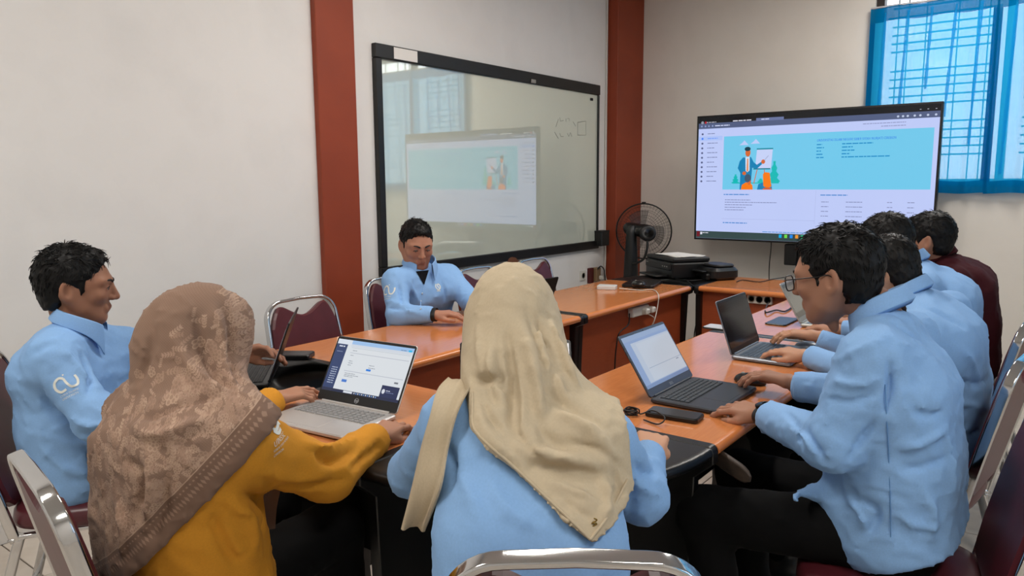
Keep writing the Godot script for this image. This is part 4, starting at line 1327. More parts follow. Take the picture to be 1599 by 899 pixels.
func build_fan() -> void:
	var blk := mat("fan black", Color(0.018, 0.018, 0.02), 0.4)
	var ctr := at(1005, 361, 6.30)                    # middle of the guard
	
	var base := at(986, 364, 6.14)
	base.y = 0.0
	var t := thing("pedestal_fan", "black pedestal fan with round wire guard beside the corner pillar", "fan", base)
	var m := MB.new()
	m.lathe(PackedVector2Array([Vector2(0.0, 0.0), Vector2(0.20, 0.0), Vector2(0.205, 0.015), Vector2(0.17, 0.035), Vector2(0.05, 0.055), Vector2(0.0, 0.06)]), Vector3.ZERO, 28)
	part("base", m.mesh(), blk, t)
	m = MB.new()
	m.lathe(PackedVector2Array([Vector2(0.022, 0.05), Vector2(0.022, 0.45), Vector2(0.055, 0.47), Vector2(0.068, 0.56), Vector2(0.060, 0.66), Vector2(0.056, 0.78), Vector2(0.042, 1.00), Vector2(0.030, 1.06), Vector2(0.0, 1.07)]), Vector3.ZERO, 20)
	part("column", m.mesh(), blk, t)
	# the axis points away from the viewer, a little to the right
	var ax := (Vector3(-0.30, 0.06, -0.95)).normalized()
	var sd := ax.cross(Vector3.UP).normalized()
	var up := sd.cross(ax)
	var bs := Basis(sd, ax, -up)       # y along the axis
	var c := ctr - base
	var f := Field.new(c + Vector3(-0.30, -0.16, -0.22), c + Vector3(0.22, 0.20, 0.34), 0.007)
	var h0 := at(982, 356, 6.20) - base
	var h1 := at(1006, 361, 6.12) - base
	f.cone(h0, h1, 0.048, 0.055, 0.02)
	f.cone(h1, c, 0.055, 0.045, 0.02)
	f.cone(Vector3(0, 1.0, 0), h0 + Vector3(0.02, -0.02, 0), 0.034, 0.042, 0.03)
	var mh := MB.new()
	f.nets(mh)
	part("motor_housing", mh.mesh(), blk, t)
	m = MB.new()
	var cap := at(1012, 364, 6.04) - base
	var vd := (eye - at(1012, 364, 6.04)).normalized()
	var cd := (vd + Vector3(0.25, 0.05, 0)).normalized()
	m.lathe(PackedVector2Array([Vector2(0.05, -0.09), Vector2(0.064, -0.05), Vector2(0.068, -0.01), Vector2(0.064, 0.004), Vector2(0.05, 0.010), Vector2(0.0, 0.012)]), cap, 26, Basis(cd.cross(Vector3.UP).normalized(), cd, cd.cross(Vector3.UP).normalized().cross(cd)))
	part("motor_cap", m.mesh(), blk, t)
	m = MB.new()
	var w0 := at(1011, 376, 6.02) - base
	m.tube(curve([w0, at(1010, 390, 6.02) - base, at(1005, 404, 6.04) - base, at(995, 410, 6.08) - base, at(988, 411, 6.12) - base], 6), 0.010, 8)
	part("motor_cable", m.mesh(), blk, t)
	# guard: rings and spokes bulging to both sides, and a heavier rim
	var R := 0.232
	for side in [-1.0, 1.0]:
		m = MB.new()
		for rr in [0.35, 0.55, 0.75, 0.9]:
			var p := PackedVector3Array()
			var dep: float = side * (0.075 * sqrt(1.0 - rr * rr) + 0.0)
			for k in 33: p.append(c + bs * Vector3(cos(TAU * k / 32) * R * rr, dep, sin(TAU * k / 32) * R * rr))
			m.tube(p, 0.0011, 4)
		for k in 48:
			var a := TAU * k / 48
			var p := PackedVector3Array()
			for q in [0.28, 0.55, 0.8, 0.93, 1.0]: p.append(c + bs * Vector3(cos(a) * R * q, side * 0.075 * sqrt(1.0 - q * q), sin(a) * R * q))
			m.tube(p, 0.0008, 4)
		part("guard_wires", m.mesh(), blk, t)
	m = MB.new()
	var rim := PackedVector3Array()
	for k in 41: rim.append(c + bs * Vector3(cos(TAU * k / 40) * R, 0, sin(TAU * k / 40) * R))
	m.tube(rim, 0.0065, 8)
	part("guard_rim", m.mesh(), blk, t)
	m = MB.new()
	m.box(c + up * (R + 0.006), Vector3(0.035, 0.018, 0.02), 0.004)
	part("rim_clip", m.mesh(), blk, t)
	m = MB.new()
	m.lathe(PackedVector2Array([Vector2(0.0, 0.062), Vector2(0.05, 0.066), Vector2(0.052, 0.072), Vector2(0.0, 0.08)]), c, 22, bs)
	part("hub_cap", m.mesh(), blk, t)
	m = MB.new()
	m.lathe(PackedVector2Array([Vector2(0.0, -0.02), Vector2(0.035, -0.02), Vector2(0.038, 0.02), Vector2(0.0, 0.035)]), c, 18, bs)
	part("blade_hub", m.mesh(), blk, t)
	var bl := mat("fan blade", Color(0.20, 0.20, 0.21, 0.45), 0.2)
	bl.transparency = BaseMaterial3D.TRANSPARENCY_ALPHA
	for k in 3:
		m = MB.new()
		var p := PackedVector3Array()
		for r in 7:
			var rad := lerpf(0.034, 0.175, r / 6.0)
			for q in 7:
				var a := TAU * k / 3 + (q / 6.0 - 0.5) * (1.5 - 0.5 * r / 6.0) + 0.25 * r / 6.0
				p.append(c + bs * Vector3(cos(a) * rad, (q / 6.0 - 0.5) * 0.045, sin(a) * rad))
		m.grid(p, 7)
		part("blade", m.mesh(), bl, t)

func build_under_table() -> void:
	# the pale wooden arm that shows below the near table edge
	var p0 := at(1102, 700, 2.02)
	var p1 := at(1172, 748, 1.88)
	var m := MB.new()
	var d := (p1 - p0).normalized()
	var t := thing("folding_arm", "grey-brown rounded wooden arm sloping down below the near table edge", "arm", Vector3(p0.x, 0, p0.z))
	var o := Vector3(p0.x, 0, p0.z)
	var pr := rrect(0.016, 0.046, 0.007, 3)
	var path := PackedVector3Array()
	var sc := PackedFloat32Array()
	for k in 13:
		path.append(p0.lerp(p1, k / 12.0) - o); sc.append(1.0 if k < 10 else sqrt(maxf(0.04, 1.0 - pow((k - 9) / 3.2, 2.0))))
	m.sweep(path, pr, Vector3(0.2, 1, 0.1), true, sc)
	part("arm", m.mesh(), triplanar(mat("worn wood", Color(0.30, 0.25, 0.21), 0.6), noise_tex(0.02, [Color(0.6, 0.6, 0.6), Color(1, 1, 1)], 256, 4, 61), Vector3(3, 10, 10)), t)
	m = MB.new()
	m.box(p0 - o + Vector3(-0.02, 0.005, 0), Vector3(0.05, 0.03, 0.05), 0.004)
	part("mount", m.mesh(), mat("dark plastic", Color(0.06, 0.06, 0.06), 0.5), t)

func build_backpack() -> void:
	# slumped black bag on the floor by the table end
	var c := at_y(1122, 890, 0.16)
	c.y = 0.0
	var t := thing("backpack", "slumped black backpack on the floor by the table end", "bag", c, 0.3)
	var f := Field.new(Vector3(-0.24, -0.02, -0.20), Vector3(0.24, 0.42, 0.20), 0.009)
	f.cone(Vector3(-0.02, 0.12, 0.0), Vector3(0.02, 0.26, -0.02), 0.10, 0.075, 0.04, Vector3.RIGHT, 0.07, 0.05)
	f.cone(Vector3(0.0, 0.10, 0.08), Vector3(0.0, 0.16, 0.085), 0.06, 0.05, 0.03, Vector3.RIGHT, 0.07, 0.06)
	f.warp(wrinkle(91, 0.010, 7, 14, 7), 0.05)
	f.plane(Vector3(0, 0.001, 0), Vector3.DOWN)
	var bm := cloth("bag black", Color(0.022, 0.022, 0.024), 0.75)
	part("bag_body", mesh_of(f, Vector3.ZERO), bm, t)
	for s in [-1.0, 1.0]:
		var m := MB.new()
		m.sweep(curve([Vector3(0.05 * s, 0.33, 0.02), Vector3(0.07 * s, 0.36, 0.08), Vector3(0.09 * s, 0.24, 0.14), Vector3(0.10 * s, 0.10, 0.15), Vector3(0.11 * s, 0.03, 0.10)], 6), rrect(0.035, 0.006, 0.002, 2), Vector3(0, 0.3, 1))
		part("strap", m.mesh(), mat("strap black", Color(0.035, 0.035, 0.038), 0.6), t)
	var z := MB.new()
	z.tube(curve([Vector3(-0.12, 0.20, 0.085), Vector3(0, 0.25, 0.09), Vector3(0.12, 0.20, 0.085)], 6), 0.003, 6)
	part("zipper", z.mesh(), mat("grey plastic", Color(0.55, 0.55, 0.53), 0.5), t)

func build_chairs() -> void:
	var L := " maroon vinyl chair with chrome hoop frame"
	place_chair(Vector3(-1.45, 0, -0.805), Vector3(0.17, 0, -0.985), "chair the woman in yellow sits on, maroon back in a chrome hoop")
	place_chair(Vector3(-0.70, 0, -1.07), Vector3(-0.59, 0, -0.81), "chair the woman in beige hijab sits on, maroon back in a chrome hoop")
	place_chair(Vector3(-2.43, 0, -1.01), Vector3(0.6, 0, -0.8), "chair the man in profile sits on, beside the plain wall")
	place_chair(Vector3(-2.50, 0, -2.08), Vector3(1, 0, 0), "empty" + L + " in front of the brown pillar")
	place_chair(Vector3(-2.74, 0, -2.86), Vector3(1, 0, 0), "chair the man below the whiteboard sits on")
	place_chair(Vector3(-2.62, 0, -3.46), Vector3(1, 0, 0), "empty" + L + " next to the man below the whiteboard")
	place_chair(Vector3(-2.64, 0, -4.08), Vector3(1, 0, 0), "empty" + L + " nearest the wall socket")
	place_chair(Vector3(-0.31, 0, -1.94), Vector3(-0.975, 0, 0.20), "chair the man with glasses sits on")
	place_chair(Vector3(-0.40, 0, -2.66), Vector3(-0.98, 0, -0.12), "chair behind the man who types on the dark-screened silver laptop")
	place_chair(Vector3(-0.42, 0, -3.36), Vector3(-0.98, 0, -0.12), "chair of the man seated between the typing man and the man in maroon")
	place_chair(Vector3(-0.42, 0, -3.98), Vector3(-1, 0, 0), "chair of the man in the maroon shirt")

# ---------------------------------------------------------------- distance fields meshed as surface nets (people, cloth, bags)
class Field:
	var o: Vector3
	var h: float
	var nx: int
	var ny: int
	var nz: int
	var d := PackedFloat32Array()
	func _init(lo: Vector3, hi: Vector3, cell: float) -> void:
		o = lo
		h = cell
		nx = int(ceil((hi.x - lo.x) / cell)) + 1
		ny = int(ceil((hi.y - lo.y) / cell)) + 1
		nz = int(ceil((hi.z - lo.z) / cell)) + 1
		d.resize(nx * ny * nz)
		d.fill(0.2)
	func span(lo: Vector3, hi: Vector3) -> Array:
		var a := (lo - o) / h
		var b := (hi - o) / h
		return [maxi(0, int(floor(a.x))), maxi(0, int(floor(a.y))), maxi(0, int(floor(a.z))), mini(nx - 1, int(ceil(b.x))), mini(ny - 1, int(ceil(b.y))), mini(nz - 1, int(ceil(b.z)))]
	# tapered capsule, with a flat half-width (wa..wb) along side; k smooths it into what is there
	func cone(a: Vector3, b: Vector3, ra: float, rb: float, k := 0.0, side := Vector3.ZERO, wa := 0.0, wb := 0.0) -> void:
		var pad := maxf(ra, rb) + k + 2.5 * h
		var sv := (side * maxf(wa, wb)).abs()
		var s := span(a.min(b) - Vector3.ONE * pad - sv, a.max(b) + Vector3.ONE * pad + sv)
		var ab := b - a
		var il := 1.0 / maxf(ab.length_squared(), 1e-9)
		var flat := maxf(wa, wb) > 0.0
		var dr := rb - ra
		var ik := 1.0 / maxf(k, 1e-6)
		for z in range(s[2], s[5] + 1):
			for y in range(s[1], s[4] + 1):
				var i: int = (z * ny + y) * nx + s[0]
				var p := o + Vector3(s[0], y, z) * h - a
				for x in range(s[0], s[3] + 1):
					var t := clampf(p.dot(ab) * il, 0.0, 1.0)
					var v := p - ab * t
					if flat:
						var w := wa + (wb - wa) * t
						v -= side * clampf(v.dot(side), -w, w)
					var e := v.length() - ra - dr * t
					var c := d[i]
					var q := k - absf(c - e)
					if q > 0.0: d[i] = minf(c, e) - q * q * 0.25 * ik
					elif e < c: d[i] = e
					i += 1
					p.x += h
	func ell(c: Vector3, bs: Basis, r: Vector3, k := 0.0, carve := false) -> void:
		var pad := maxf(r.x, maxf(r.y, r.z)) + k + 2.5 * h
		var s := span(c - Vector3.ONE * pad, c + Vector3.ONE * pad)
		var inv := bs.transposed()
		var rmin := minf(r.x, minf(r.y, r.z))
		var ir := Vector3.ONE / r
		var dx := inv * Vector3(h, 0, 0)
		var ik := 1.0 / maxf(k, 1e-6)
		for z in range(s[2], s[5] + 1):
			for y in range(s[1], s[4] + 1):
				var i: int = (z * ny + y) * nx + s[0]
				var p := inv * (o + Vector3(s[0], y, z) * h - c)
				for x in range(s[0], s[3] + 1):
					var u := p * ir
					var l := u.length()
					var g := (u * ir).length()
					var e := l * (l - 1.0) / g if g > 1e-6 else -rmin
					var cur := d[i]
					if carve:
						var q := k - absf(cur + e)
						if q > 0.0: d[i] = maxf(cur, -e) + q * q * 0.25 * ik
						elif -e > cur: d[i] = -e
					else:
						var q := k - absf(cur - e)
						if q > 0.0: d[i] = minf(cur, e) - q * q * 0.25 * ik
						elif e < cur: d[i] = e
					i += 1
					p += dx
	func plane(pt: Vector3, n: Vector3, lo := Vector3.ONE * -99, hi := Vector3.ONE * 99) -> void:   # cuts away the side n points to
		n = n.normalized()
		var s := span(lo.max(o), hi.min(o + Vector3(nx, ny, nz) * h))
		for z in range(s[2], s[5] + 1):
			for y in range(s[1], s[4] + 1):
				var i: int = (z * ny + y) * nx + s[0]
				var e := (o + Vector3(s[0], y, z) * h - pt).dot(n)
				for x in range(s[0], s[3] + 1):
					if e > d[i]: d[i] = e
					i += 1
					e += n.x * h
	func warp(f: Callable, band: float) -> void:       # adds f(p) near the surface
		var i := 0
		for z in nz:
			for y in ny:
				for x in nx:
					var c := d[i]
					if c < band and c > -band: d[i] = c + f.call(o + Vector3(x, y, z) * h)
					i += 1
	func each(f: Callable, band: float) -> void:       # d = f(p, d) near the surface
		var i := 0
		for z in nz:
			for y in ny:
				for x in nx:
					var c := d[i]
					if c < band and c > -band: d[i] = f.call(o + Vector3(x, y, z) * h, c)
					i += 1
	func val(p: Vector3) -> float:
		var q := (p - o) / h
		var x := int(q.x)
		var y := int(q.y)
		var z := int(q.z)
		if q.x < 0 or q.y < 0 or q.z < 0 or x >= nx - 1 or y >= ny - 1 or z >= nz - 1: return 0.2
		var fx := q.x - x
		var fy := q.y - y
		var fz := q.z - z
		var i := (z * ny + y) * nx + x
		var j := i + ny * nx
		return lerpf(lerpf(lerpf(d[i], d[i + 1], fx), lerpf(d[i + nx], d[i + nx + 1], fx), fy), lerpf(lerpf(d[j], d[j + 1], fx), lerpf(d[j + nx], d[j + nx + 1], fx), fy), fz)
	func grad(p: Vector3) -> Vector3:
		return Vector3(val(p + Vector3(h, 0, 0)) - val(p - Vector3(h, 0, 0)), val(p + Vector3(0, h, 0)) - val(p - Vector3(0, h, 0)), val(p + Vector3(0, 0, h)) - val(p - Vector3(0, 0, h))).normalized()
	# first surface point along a ray, or the closest approach
	func hit(from: Vector3, dir: Vector3, t0 := 0.5, t1 := 5.0) -> Vector3:
		dir = dir.normalized()
		var lo := o
		var hi := o + Vector3(nx - 1, ny - 1, nz - 1) * h
		for ax in 3:          # enter the grid
			if absf(dir[ax]) > 1e-6:
				var ta := (lo[ax] - from[ax]) / dir[ax]
				var tb := (hi[ax] - from[ax]) / dir[ax]
				t0 = maxf(t0, minf(ta, tb))
				t1 = minf(t1, maxf(ta, tb))
		var t := t0
		var best := 1e9
		var bt := t0
		var last := t0
		while t < t1:
			var e := val(from + dir * t)
			if e < best:
				best = e; bt = t
			if e < 0.0:
				var a := last
				var b := t
				for k in 12:
					var m := (a + b) * 0.5
					if val(from + dir * m) < 0.0: b = m
					else: a = m
				return from + dir * b
			last = t
			t += clampf(e * 0.7, h * 0.2, h * 2.0)
		return from + dir * bt
	# a raised (amp > 0) or sunken fold along a polyline on the surface
	func fold(pts: PackedVector3Array, width: float, amp: float) -> void:
		var nn := PackedVector3Array()
		for q in pts: nn.append(grad(q))
		var best := {}          # node -> the strongest influence of any stretch
		for k in pts.size() - 1:
			var a := pts[k]
			var b := pts[k + 1]
			var ab := b - a
			var il := 1.0 / maxf(ab.length_squared(), 1e-9)
			var pad := maxf(width * 2.2, 0.03)
			var s := span(a.min(b) - Vector3.ONE * pad, a.max(b) + Vector3.ONE * pad)
			var iw := 1.0 / (width * width)
			var nrm := (nn[k] + nn[k + 1]).normalized()
			for z in range(s[2], s[5] + 1):
				for y in range(s[1], s[4] + 1):
					var i: int = (z * ny + y) * nx + s[0]
					var p := o + Vector3(s[0], y, z) * h - a
					for x in range(s[0], s[3] + 1):
						if absf(d[i]) < 0.05:
							var tc := clampf(p.dot(ab) * il, 0.0, 1.0)
							var v := p - ab * tc
							var w := v.dot(nrm)
							if absf(w) < 0.03:
								var l := (v - nrm * w).length_squared() * iw
								if l < 4.5:
									var g := exp(-l) * (0.10 + 0.90 * sin(PI * clampf((k + tc) / (pts.size() - 1), 0.0, 1.0)))
									if g > best.get(i, 0.0): best[i] = g
						i += 1
						p.x += h
		for i in best: d[i] -= amp * best[i]
	func nets(mb: MB, xf := Transform3D(), colf = null, uvf = null) -> void:
		var sx := 1
		var sy := nx
		var sz := nx * ny
		var cell := {}
		var pos := PackedVector3Array()
		var quads := PackedInt32Array()
		var offs := [0, sx, sy, sx + sy, sz, sz + sx, sz + sy, sz + sx + sy]
		var edges := [[0, 1], [2, 3], [4, 5], [6, 7], [0, 2], [1, 3], [4, 6], [5, 7], [0, 4], [1, 5], [2, 6], [3, 7]]
		for z in range(1, nz - 1):
			for y in range(1, ny - 1):
				var i := (z * ny + y) * nx + 1
				for x in range(1, nx - 1):
					var c := d[i]
					if absf(c) < 4.0 * h:
						var neg := c < 0.0
						if (d[i + sx] < 0.0) != neg:
							if neg: quads.append_array([i - sy - sz, i - sz, i, i - sy])
							else: quads.append_array([i - sy - sz, i - sy, i, i - sz])
						if (d[i + sy] < 0.0) != neg:
							if neg: quads.append_array([i - sz - sx, i - sx, i, i - sz])
							else: quads.append_array([i - sz - sx, i - sz, i, i - sx])
						if (d[i + sz] < 0.0) != neg:
							if neg: quads.append_array([i - sx - sy, i - sy, i, i - sx])
							else: quads.append_array([i - sx - sy, i - sx, i, i - sy])
					i += 1
		var ids := PackedInt32Array()
		ids.resize(quads.size())
		for q in quads.size():
			var ci := quads[q]
			if not cell.has(ci):
				var n := 0
				var s := Vector3.ZERO
				var cx := ci % nx
				var cy := (ci / nx) % ny
				var cz := ci / sz
				var vals := PackedFloat32Array()
				for f in offs: vals.append(d[ci + f])
				for e in edges:
					var a: float = vals[e[0]]
					var b: float = vals[e[1]]
					if (a < 0.0) != (b < 0.0):
						var t := a / (a - b)
						var e0: int = e[0]
						var e1: int = e[1]
						s += Vector3(e0 & 1, (e0 >> 1) & 1, e0 >> 2).lerp(Vector3(e1 & 1, (e1 >> 1) & 1, e1 >> 2), t)
						n += 1
				cell[ci] = pos.size()
				pos.append(o + (Vector3(cx, cy, cz) + s / maxf(n, 1)) * h)
			ids[q] = cell[ci]
		var nor := PackedVector3Array()
		nor.resize(pos.size())
		for q in range(0, ids.size(), 4):
			var a := ids[q]
			var b := ids[q + 1]
			var c := ids[q + 2]
			var e := ids[q + 3]
			var nn := (pos[c] - pos[a]).cross(pos[e] - pos[b])
			nor[a] += nn; nor[b] += nn; nor[c] += nn; nor[e] += nn
		var k := mb.v.size()
		var bs := xf.basis
		for q in pos.size():
			var p := xf * pos[q]
			if colf != null: mb.col = colf.call(pos[q])
			mb.vert(p, (bs * nor[q]).normalized(), uvf.call(pos[q]) if uvf != null else Vector2.ZERO)
		for q in range(0, ids.size(), 4):
			mb.i.append_array([k + ids[q], k + ids[q + 2], k + ids[q + 1], k + ids[q], k + ids[q + 3], k + ids[q + 2]])
		mb.col = Color.WHITE

func pix_fold(f: Field, pts: Array, width: float, amp: float) -> void:   # a fold drawn where the photograph shows it, laid on the cloth's own surface
	var p := PackedVector3Array()
	for q in pts: p.append(f.hit(eye, ray(q[0], q[1])))
	# spread along the polyline for a smooth course
	var c := curve(Array(p), 3) if p.size() > 2 else p
	f.fold(c, width * 0.8, amp * 2.0)

func mesh_of(f: Field, root: Vector3, colf = null, uvf = null) -> ArrayMesh:
	var m := MB.new()
	f.nets(m, Transform3D(Basis(), -root), colf, uvf)
	return m.mesh()

# ---------------------------------------------------------------- people
const CELL := 0.010
func skin_mat() -> StandardMaterial3D:
	if mats.has("skin"): return mats["skin"]
	var m := mat("skin", Color.WHITE, 0.55, 0, 0.4)
	m.vertex_color_use_as_albedo = true
	m.subsurf_scatter_enabled = true
	m.subsurf_scatter_strength = 0.08
	return m

func lin(r: float, g: float, b: float) -> Color:     # a screen colour as the linear value vertex colours want
	return Color(r, g, b).srgb_to_linear()

func basis_to(fwd: Vector3, up := Vector3.UP) -> Basis:   # -z along fwd
	var z := -fwd.normalized()
	var x := up.cross(z).normalized()
	return Basis(x, z.cross(x), z)

# ---- head, in its own frame: origin between the ears, -z to the face
func head_skin(mb: MB, xf: Transform3D, skin: Color, neck_to: Vector3, jaw := 1.0, cell := 0.004, female := false, covered := false) -> void:
	var f := Field.new(Vector3(-0.105, -0.175, -0.135), Vector3(0.105, 0.13, 0.12), cell)
	var I := Basis()
	f.ell(Vector3(0, 0.030, 0.012), I, Vector3(0.0735, 0.084, 0.094))
	f.ell(Vector3(0, -0.030, -0.030), I, Vector3(0.060 * jaw, 0.078, 0.062), 0.03)
	f.ell(Vector3(0, 0.018, -0.045), I, Vector3(0.062, 0.055, 0.045), 0.03)
	f.cone(Vector3(-0.030 * jaw, -0.084, -0.050), Vector3(0.030 * jaw, -0.084, -0.050), 0.022, 0.022, 0.03)
	f.cone(Vector3(-0.010, -0.094, -0.070), Vector3(0.010, -0.094, -0.070), 0.017, 0.017, 0.022)
	for s in [-1.0, 1.0]:
		f.cone(Vector3(0.046 * s * jaw, -0.058, -0.02), Vector3(0.058 * s, -0.02, 0.012), 0.024, 0.022, 0.03)      # jaw corner
		f.ell(Vector3(0.041 * s, -0.020, -0.066), I, Vector3(0.022, 0.017, 0.018), 0.022)                            # cheekbone
		f.cone(Vector3(0.016 * s, 0.026, -0.092), Vector3(0.050 * s, 0.024, -0.073), 0.008, 0.008, 0.016)            # brow
		f.ell(Vector3(0.031 * s, 0.006, -0.103), I, Vector3(0.017, 0.011, 0.015), 0.010, true)                       # socket
	f.cone(Vector3(0, 0.018, -0.093), Vector3(0, -0.024, -0.111), 0.0075, 0.0115, 0.012)                             # nose
	for s in [-1.0, 1.0]:
		f.ell(Vector3(0.0115 * s, -0.028, -0.101), I, Vector3(0.0085, 0.008, 0.010), 0.006)
		f.ell(Vector3(0.006 * s, -0.0385, -0.108), I, Vector3(0.003, 0.003, 0.005), 0.002, true)
	f.cone(Vector3(-0.020, -0.0565, -0.086), Vector3(0.020, -0.0565, -0.086), 0.0055, 0.0055, 0.010)
	f.cone(Vector3(0, -0.0555, -0.091), Vector3(0.0, -0.0556, -0.091), 0.008, 0.008, 0.012)
	f.cone(Vector3(-0.016, -0.0675, -0.086), Vector3(0.016, -0.0675, -0.086), 0.0065, 0.0065, 0.010)
	f.cone(Vector3(-0.022, -0.0620, -0.0985), Vector3(0.022, -0.0620, -0.0965), 0.0012, 0.0012, 0.0)
	for s in [-1.0, 1.0]:      # lids over the eyeballs
		f.ell(Vector3(0.031 * s, 0.006, -0.080), I, Vector3(0.0155, 0.0125, 0.0135), 0.004)
		f.ell(Vector3(0.031 * s, 0.0035, -0.0965), I, Vector3(0.0125, 0.0042, 0.0075), 0.002, true)
	if not covered:
		for s in [-1.0, 1.0]:  # ears
			var eb := Basis(Vector3.UP, 0.38 * s) * Basis(Vector3.RIGHT, 0.12)
			var ec := Vector3(0.0765 * s, -0.006, 0.016)
			f.ell(ec, eb, Vector3(0.0085, 0.031, 0.019), 0.006)
			f.ell(ec + eb * Vector3(0, -0.024, -0.006), eb, Vector3(0.007, 0.011, 0.010), 0.006)
			f.ell(ec + eb * Vector3(0.008 * s, 0.003, -0.002), eb, Vector3(0.006, 0.020, 0.010), 0.003, true)
			f.ell(ec + eb * Vector3(0.003 * s, -0.004, -0.016), eb, Vector3(0.005, 0.006, 0.005), 0.003)
	var nb := xf.affine_inverse() * neck_to
	f.cone(Vector3(0, -0.045, 0.030), nb, 0.047 if not female else 0.043, 0.056 if not female else 0.05, 0.014)
	if not female: f.ell(Vector3(0, -0.125, -0.028), I, Vector3(0.010, 0.014, 0.012), 0.02)
	var lip := skin.lerp(lin(0.50, 0.26, 0.23), 0.35)
	f.nets(mb, xf, func(p: Vector3) -> Color:
		if p.z < -0.082 and p.y < -0.049 and p.y > -0.0745 and absf(p.x) < 0.023 - absf(p.y + 0.062) * 0.6: return lip
		return skin)

func head_details(t: Node3D, xf: Transform3D, brow := 0.0045, looks_down := 0.0) -> void:
	var white := mat("eye white", Color(0.66, 0.62, 0.58), 0.25)
	var iris := mat("iris", Color(0.035, 0.02, 0.015), 0.15)
	var hair := mat("brow hair", Color(0.018, 0.015, 0.014), 0.7)
	for s in [-1.0, 1.0]:
		var m := MB.new()
		m.lathe(PackedVector2Array([Vector2(0, -0.0115), Vector2(0.006, -0.0098), Vector2(0.0098, -0.006), Vector2(0.0115, 0), Vector2(0.0098, 0.006), Vector2(0.006, 0.0098), Vector2(0, 0.0115)]), xf * Vector3(0.031 * s, 0.005, -0.0815), 14)
		var e := part("eye", m.mesh(), white, t)
		m = MB.new()
		var gd := Vector3(0, -0.35 - looks_down, -1).normalized()
		m.lathe(PackedVector2Array([Vector2(0.0, -0.004), Vector2(0.0052, -0.002), Vector2(0.0035, 0.001), Vector2(0.0, 0.0018)]), xf * (Vector3(0.031 * s, 0.005, -0.0815) + gd * 0.0105), 12, xf.basis * Basis(Vector3.RIGHT, gd, Vector3.RIGHT.cross(gd)))
		part("iris", m.mesh(), iris, e)
		m = MB.new()
		var p := []
		for k in 5: p.append(xf * Vector3((0.013 + 0.009 * k) * s, 0.0235 + [0.0, 0.004, 0.006, 0.005, 0.0][k], -0.0995 + [0.0, 0.001, 0.0045, 0.011, 0.019][k]))
		var c := curve(p, 3)
		m.tube(c, brow, 6, brow * 0.45)
		part("eyebrow", m.mesh(), hair, t)
		m = MB.new()
		p = []
		for k in 5: p.append(xf * Vector3((0.019 + 0.006 * k) * s, 0.0065 + [-0.002, 0.0015, 0.002, 0.0005, -0.002][k] - looks_down * 0.006, -0.0925 + [0.0025, -0.001, -0.001, 0.001, 0.0055][k]))
		m.tube(curve(p, 3), 0.0017, 5)
		part("eyelashes", m.mesh(), hair, t)

# short black hair: a shaped cap cut away from face, ears and neck, covered with combed locks
func head_hair(t: Node3D, xf: Transform3D, sd: int, vol := 1.0, front := 0.0, thin := 0.0, tufts := 220, face_cut := Vector3.ZERO) -> void:
	var f := Field.new(Vector3(-0.115, -0.12, -0.135), Vector3(0.115, 0.155, 0.135), 0.0045)
	var I := Basis()
	f.ell(Vector3(0, 0.034, 0.014), I, Vector3(0.0735 + 0.006 * vol, 0.084 + 0.014 * vol, 0.094 + 0.009 * vol))
	f.ell(Vector3(0, 0.088, -0.020), I, Vector3(0.058, 0.026 * vol, 0.056 + front), 0.02)
	f.ell(Vector3(0, -0.030, 0.043), I, Vector3(0.066, 0.058, 0.055), 0.02)
	var n := FastNoiseLite.new()
	n.seed = sd
	n.frequency = 60.0
	n.fractal_octaves = 2
	f.ell(Vector3(0, -0.044, -0.108) + face_cut, Basis(Vector3.RIGHT, 0.15), Vector3(0.092, 0.128, 0.080), 0.008, true)
	for s in [-1.0, 1.0]:
		f.ell(Vector3(0.092 * s, -0.022, 0.008), Basis(Vector3.RIGHT, -0.2), Vector3(0.036, 0.042, 0.026), 0.005, true)
		f.ell(Vector3(0.080 * s, -0.062, 0.000), I, Vector3(0.040, 0.034, 0.050), 0.006, true)
		f.ell(Vector3(0.072 * s, 0.036, -0.082), I, Vector3(0.026, 0.030, 0.026), 0.008, true)
		f.cone(Vector3(0.0725 * s, 0.030, -0.026), Vector3(0.0700 * s, -0.014, -0.022), 0.0055, 0.003, 0.006)
	f.plane(Vector3(0, -0.070, 0.06), Vector3(0, -1, -0.15))
	f.warp(func(p: Vector3) -> float: return n.get_noise_3d(p.x * 1.6, p.y * 0.7, p.z * 0.7) * 0.0045, 0.02)
	var m := MB.new()
	f.nets(m, xf)
	var rg := RandomNumberGenerator.new()
	rg.seed = sd * 31 + 5
	var made := 0
	while made < tufts * 3:
		var dir := Vector3(rg.randfn(), rg.randfn(), rg.randfn()).normalized()
		if dir.y < -0.45: continue
		made += 1
		var p := f.hit(Vector3(0, 0.03, 0.01) + dir * 0.2, -dir, 0.0, 0.22)
		if f.val(p) > 0.003 or (p.z < 0.0 and p.y < 0.035): continue
		var g := f.grad(p)
		var top := clampf((p.y - 0.04) / 0.06, 0.0, 1.0)
		var flow := Vector3(0.25 * signf(p.x), lerpf(-1.0, 0.1, top), lerpf(0.25, -0.55 if p.z < 0.03 else 0.5, top)) + Vector3(rg.randfn(), rg.randfn(), rg.randfn()) * lerpf(0.12, 0.30, top)
		flow = (flow - g * flow.dot(g)).normalized()
		var l := rg.randf_range(0.012, 0.024) * lerpf(0.7, 1.15, top) * vol
		var lift := lerpf(0.0008, 0.0035, top) * vol
		m.tube(PackedVector3Array([xf * (p - g * 0.002), xf * (p + g * lift + flow * l * 0.5), xf * (p + g * lift * 0.7 + flow * l)]), 0.0021, 4, 0.0003)
	var hm := mat("black hair %d" % int(thin * 10), Color(0.016, 0.014, 0.014).lerp(Color(0.12, 0.10, 0.09), thin), 0.5, 0, 0.35)
	part("hair", m.mesh(), hm, t)

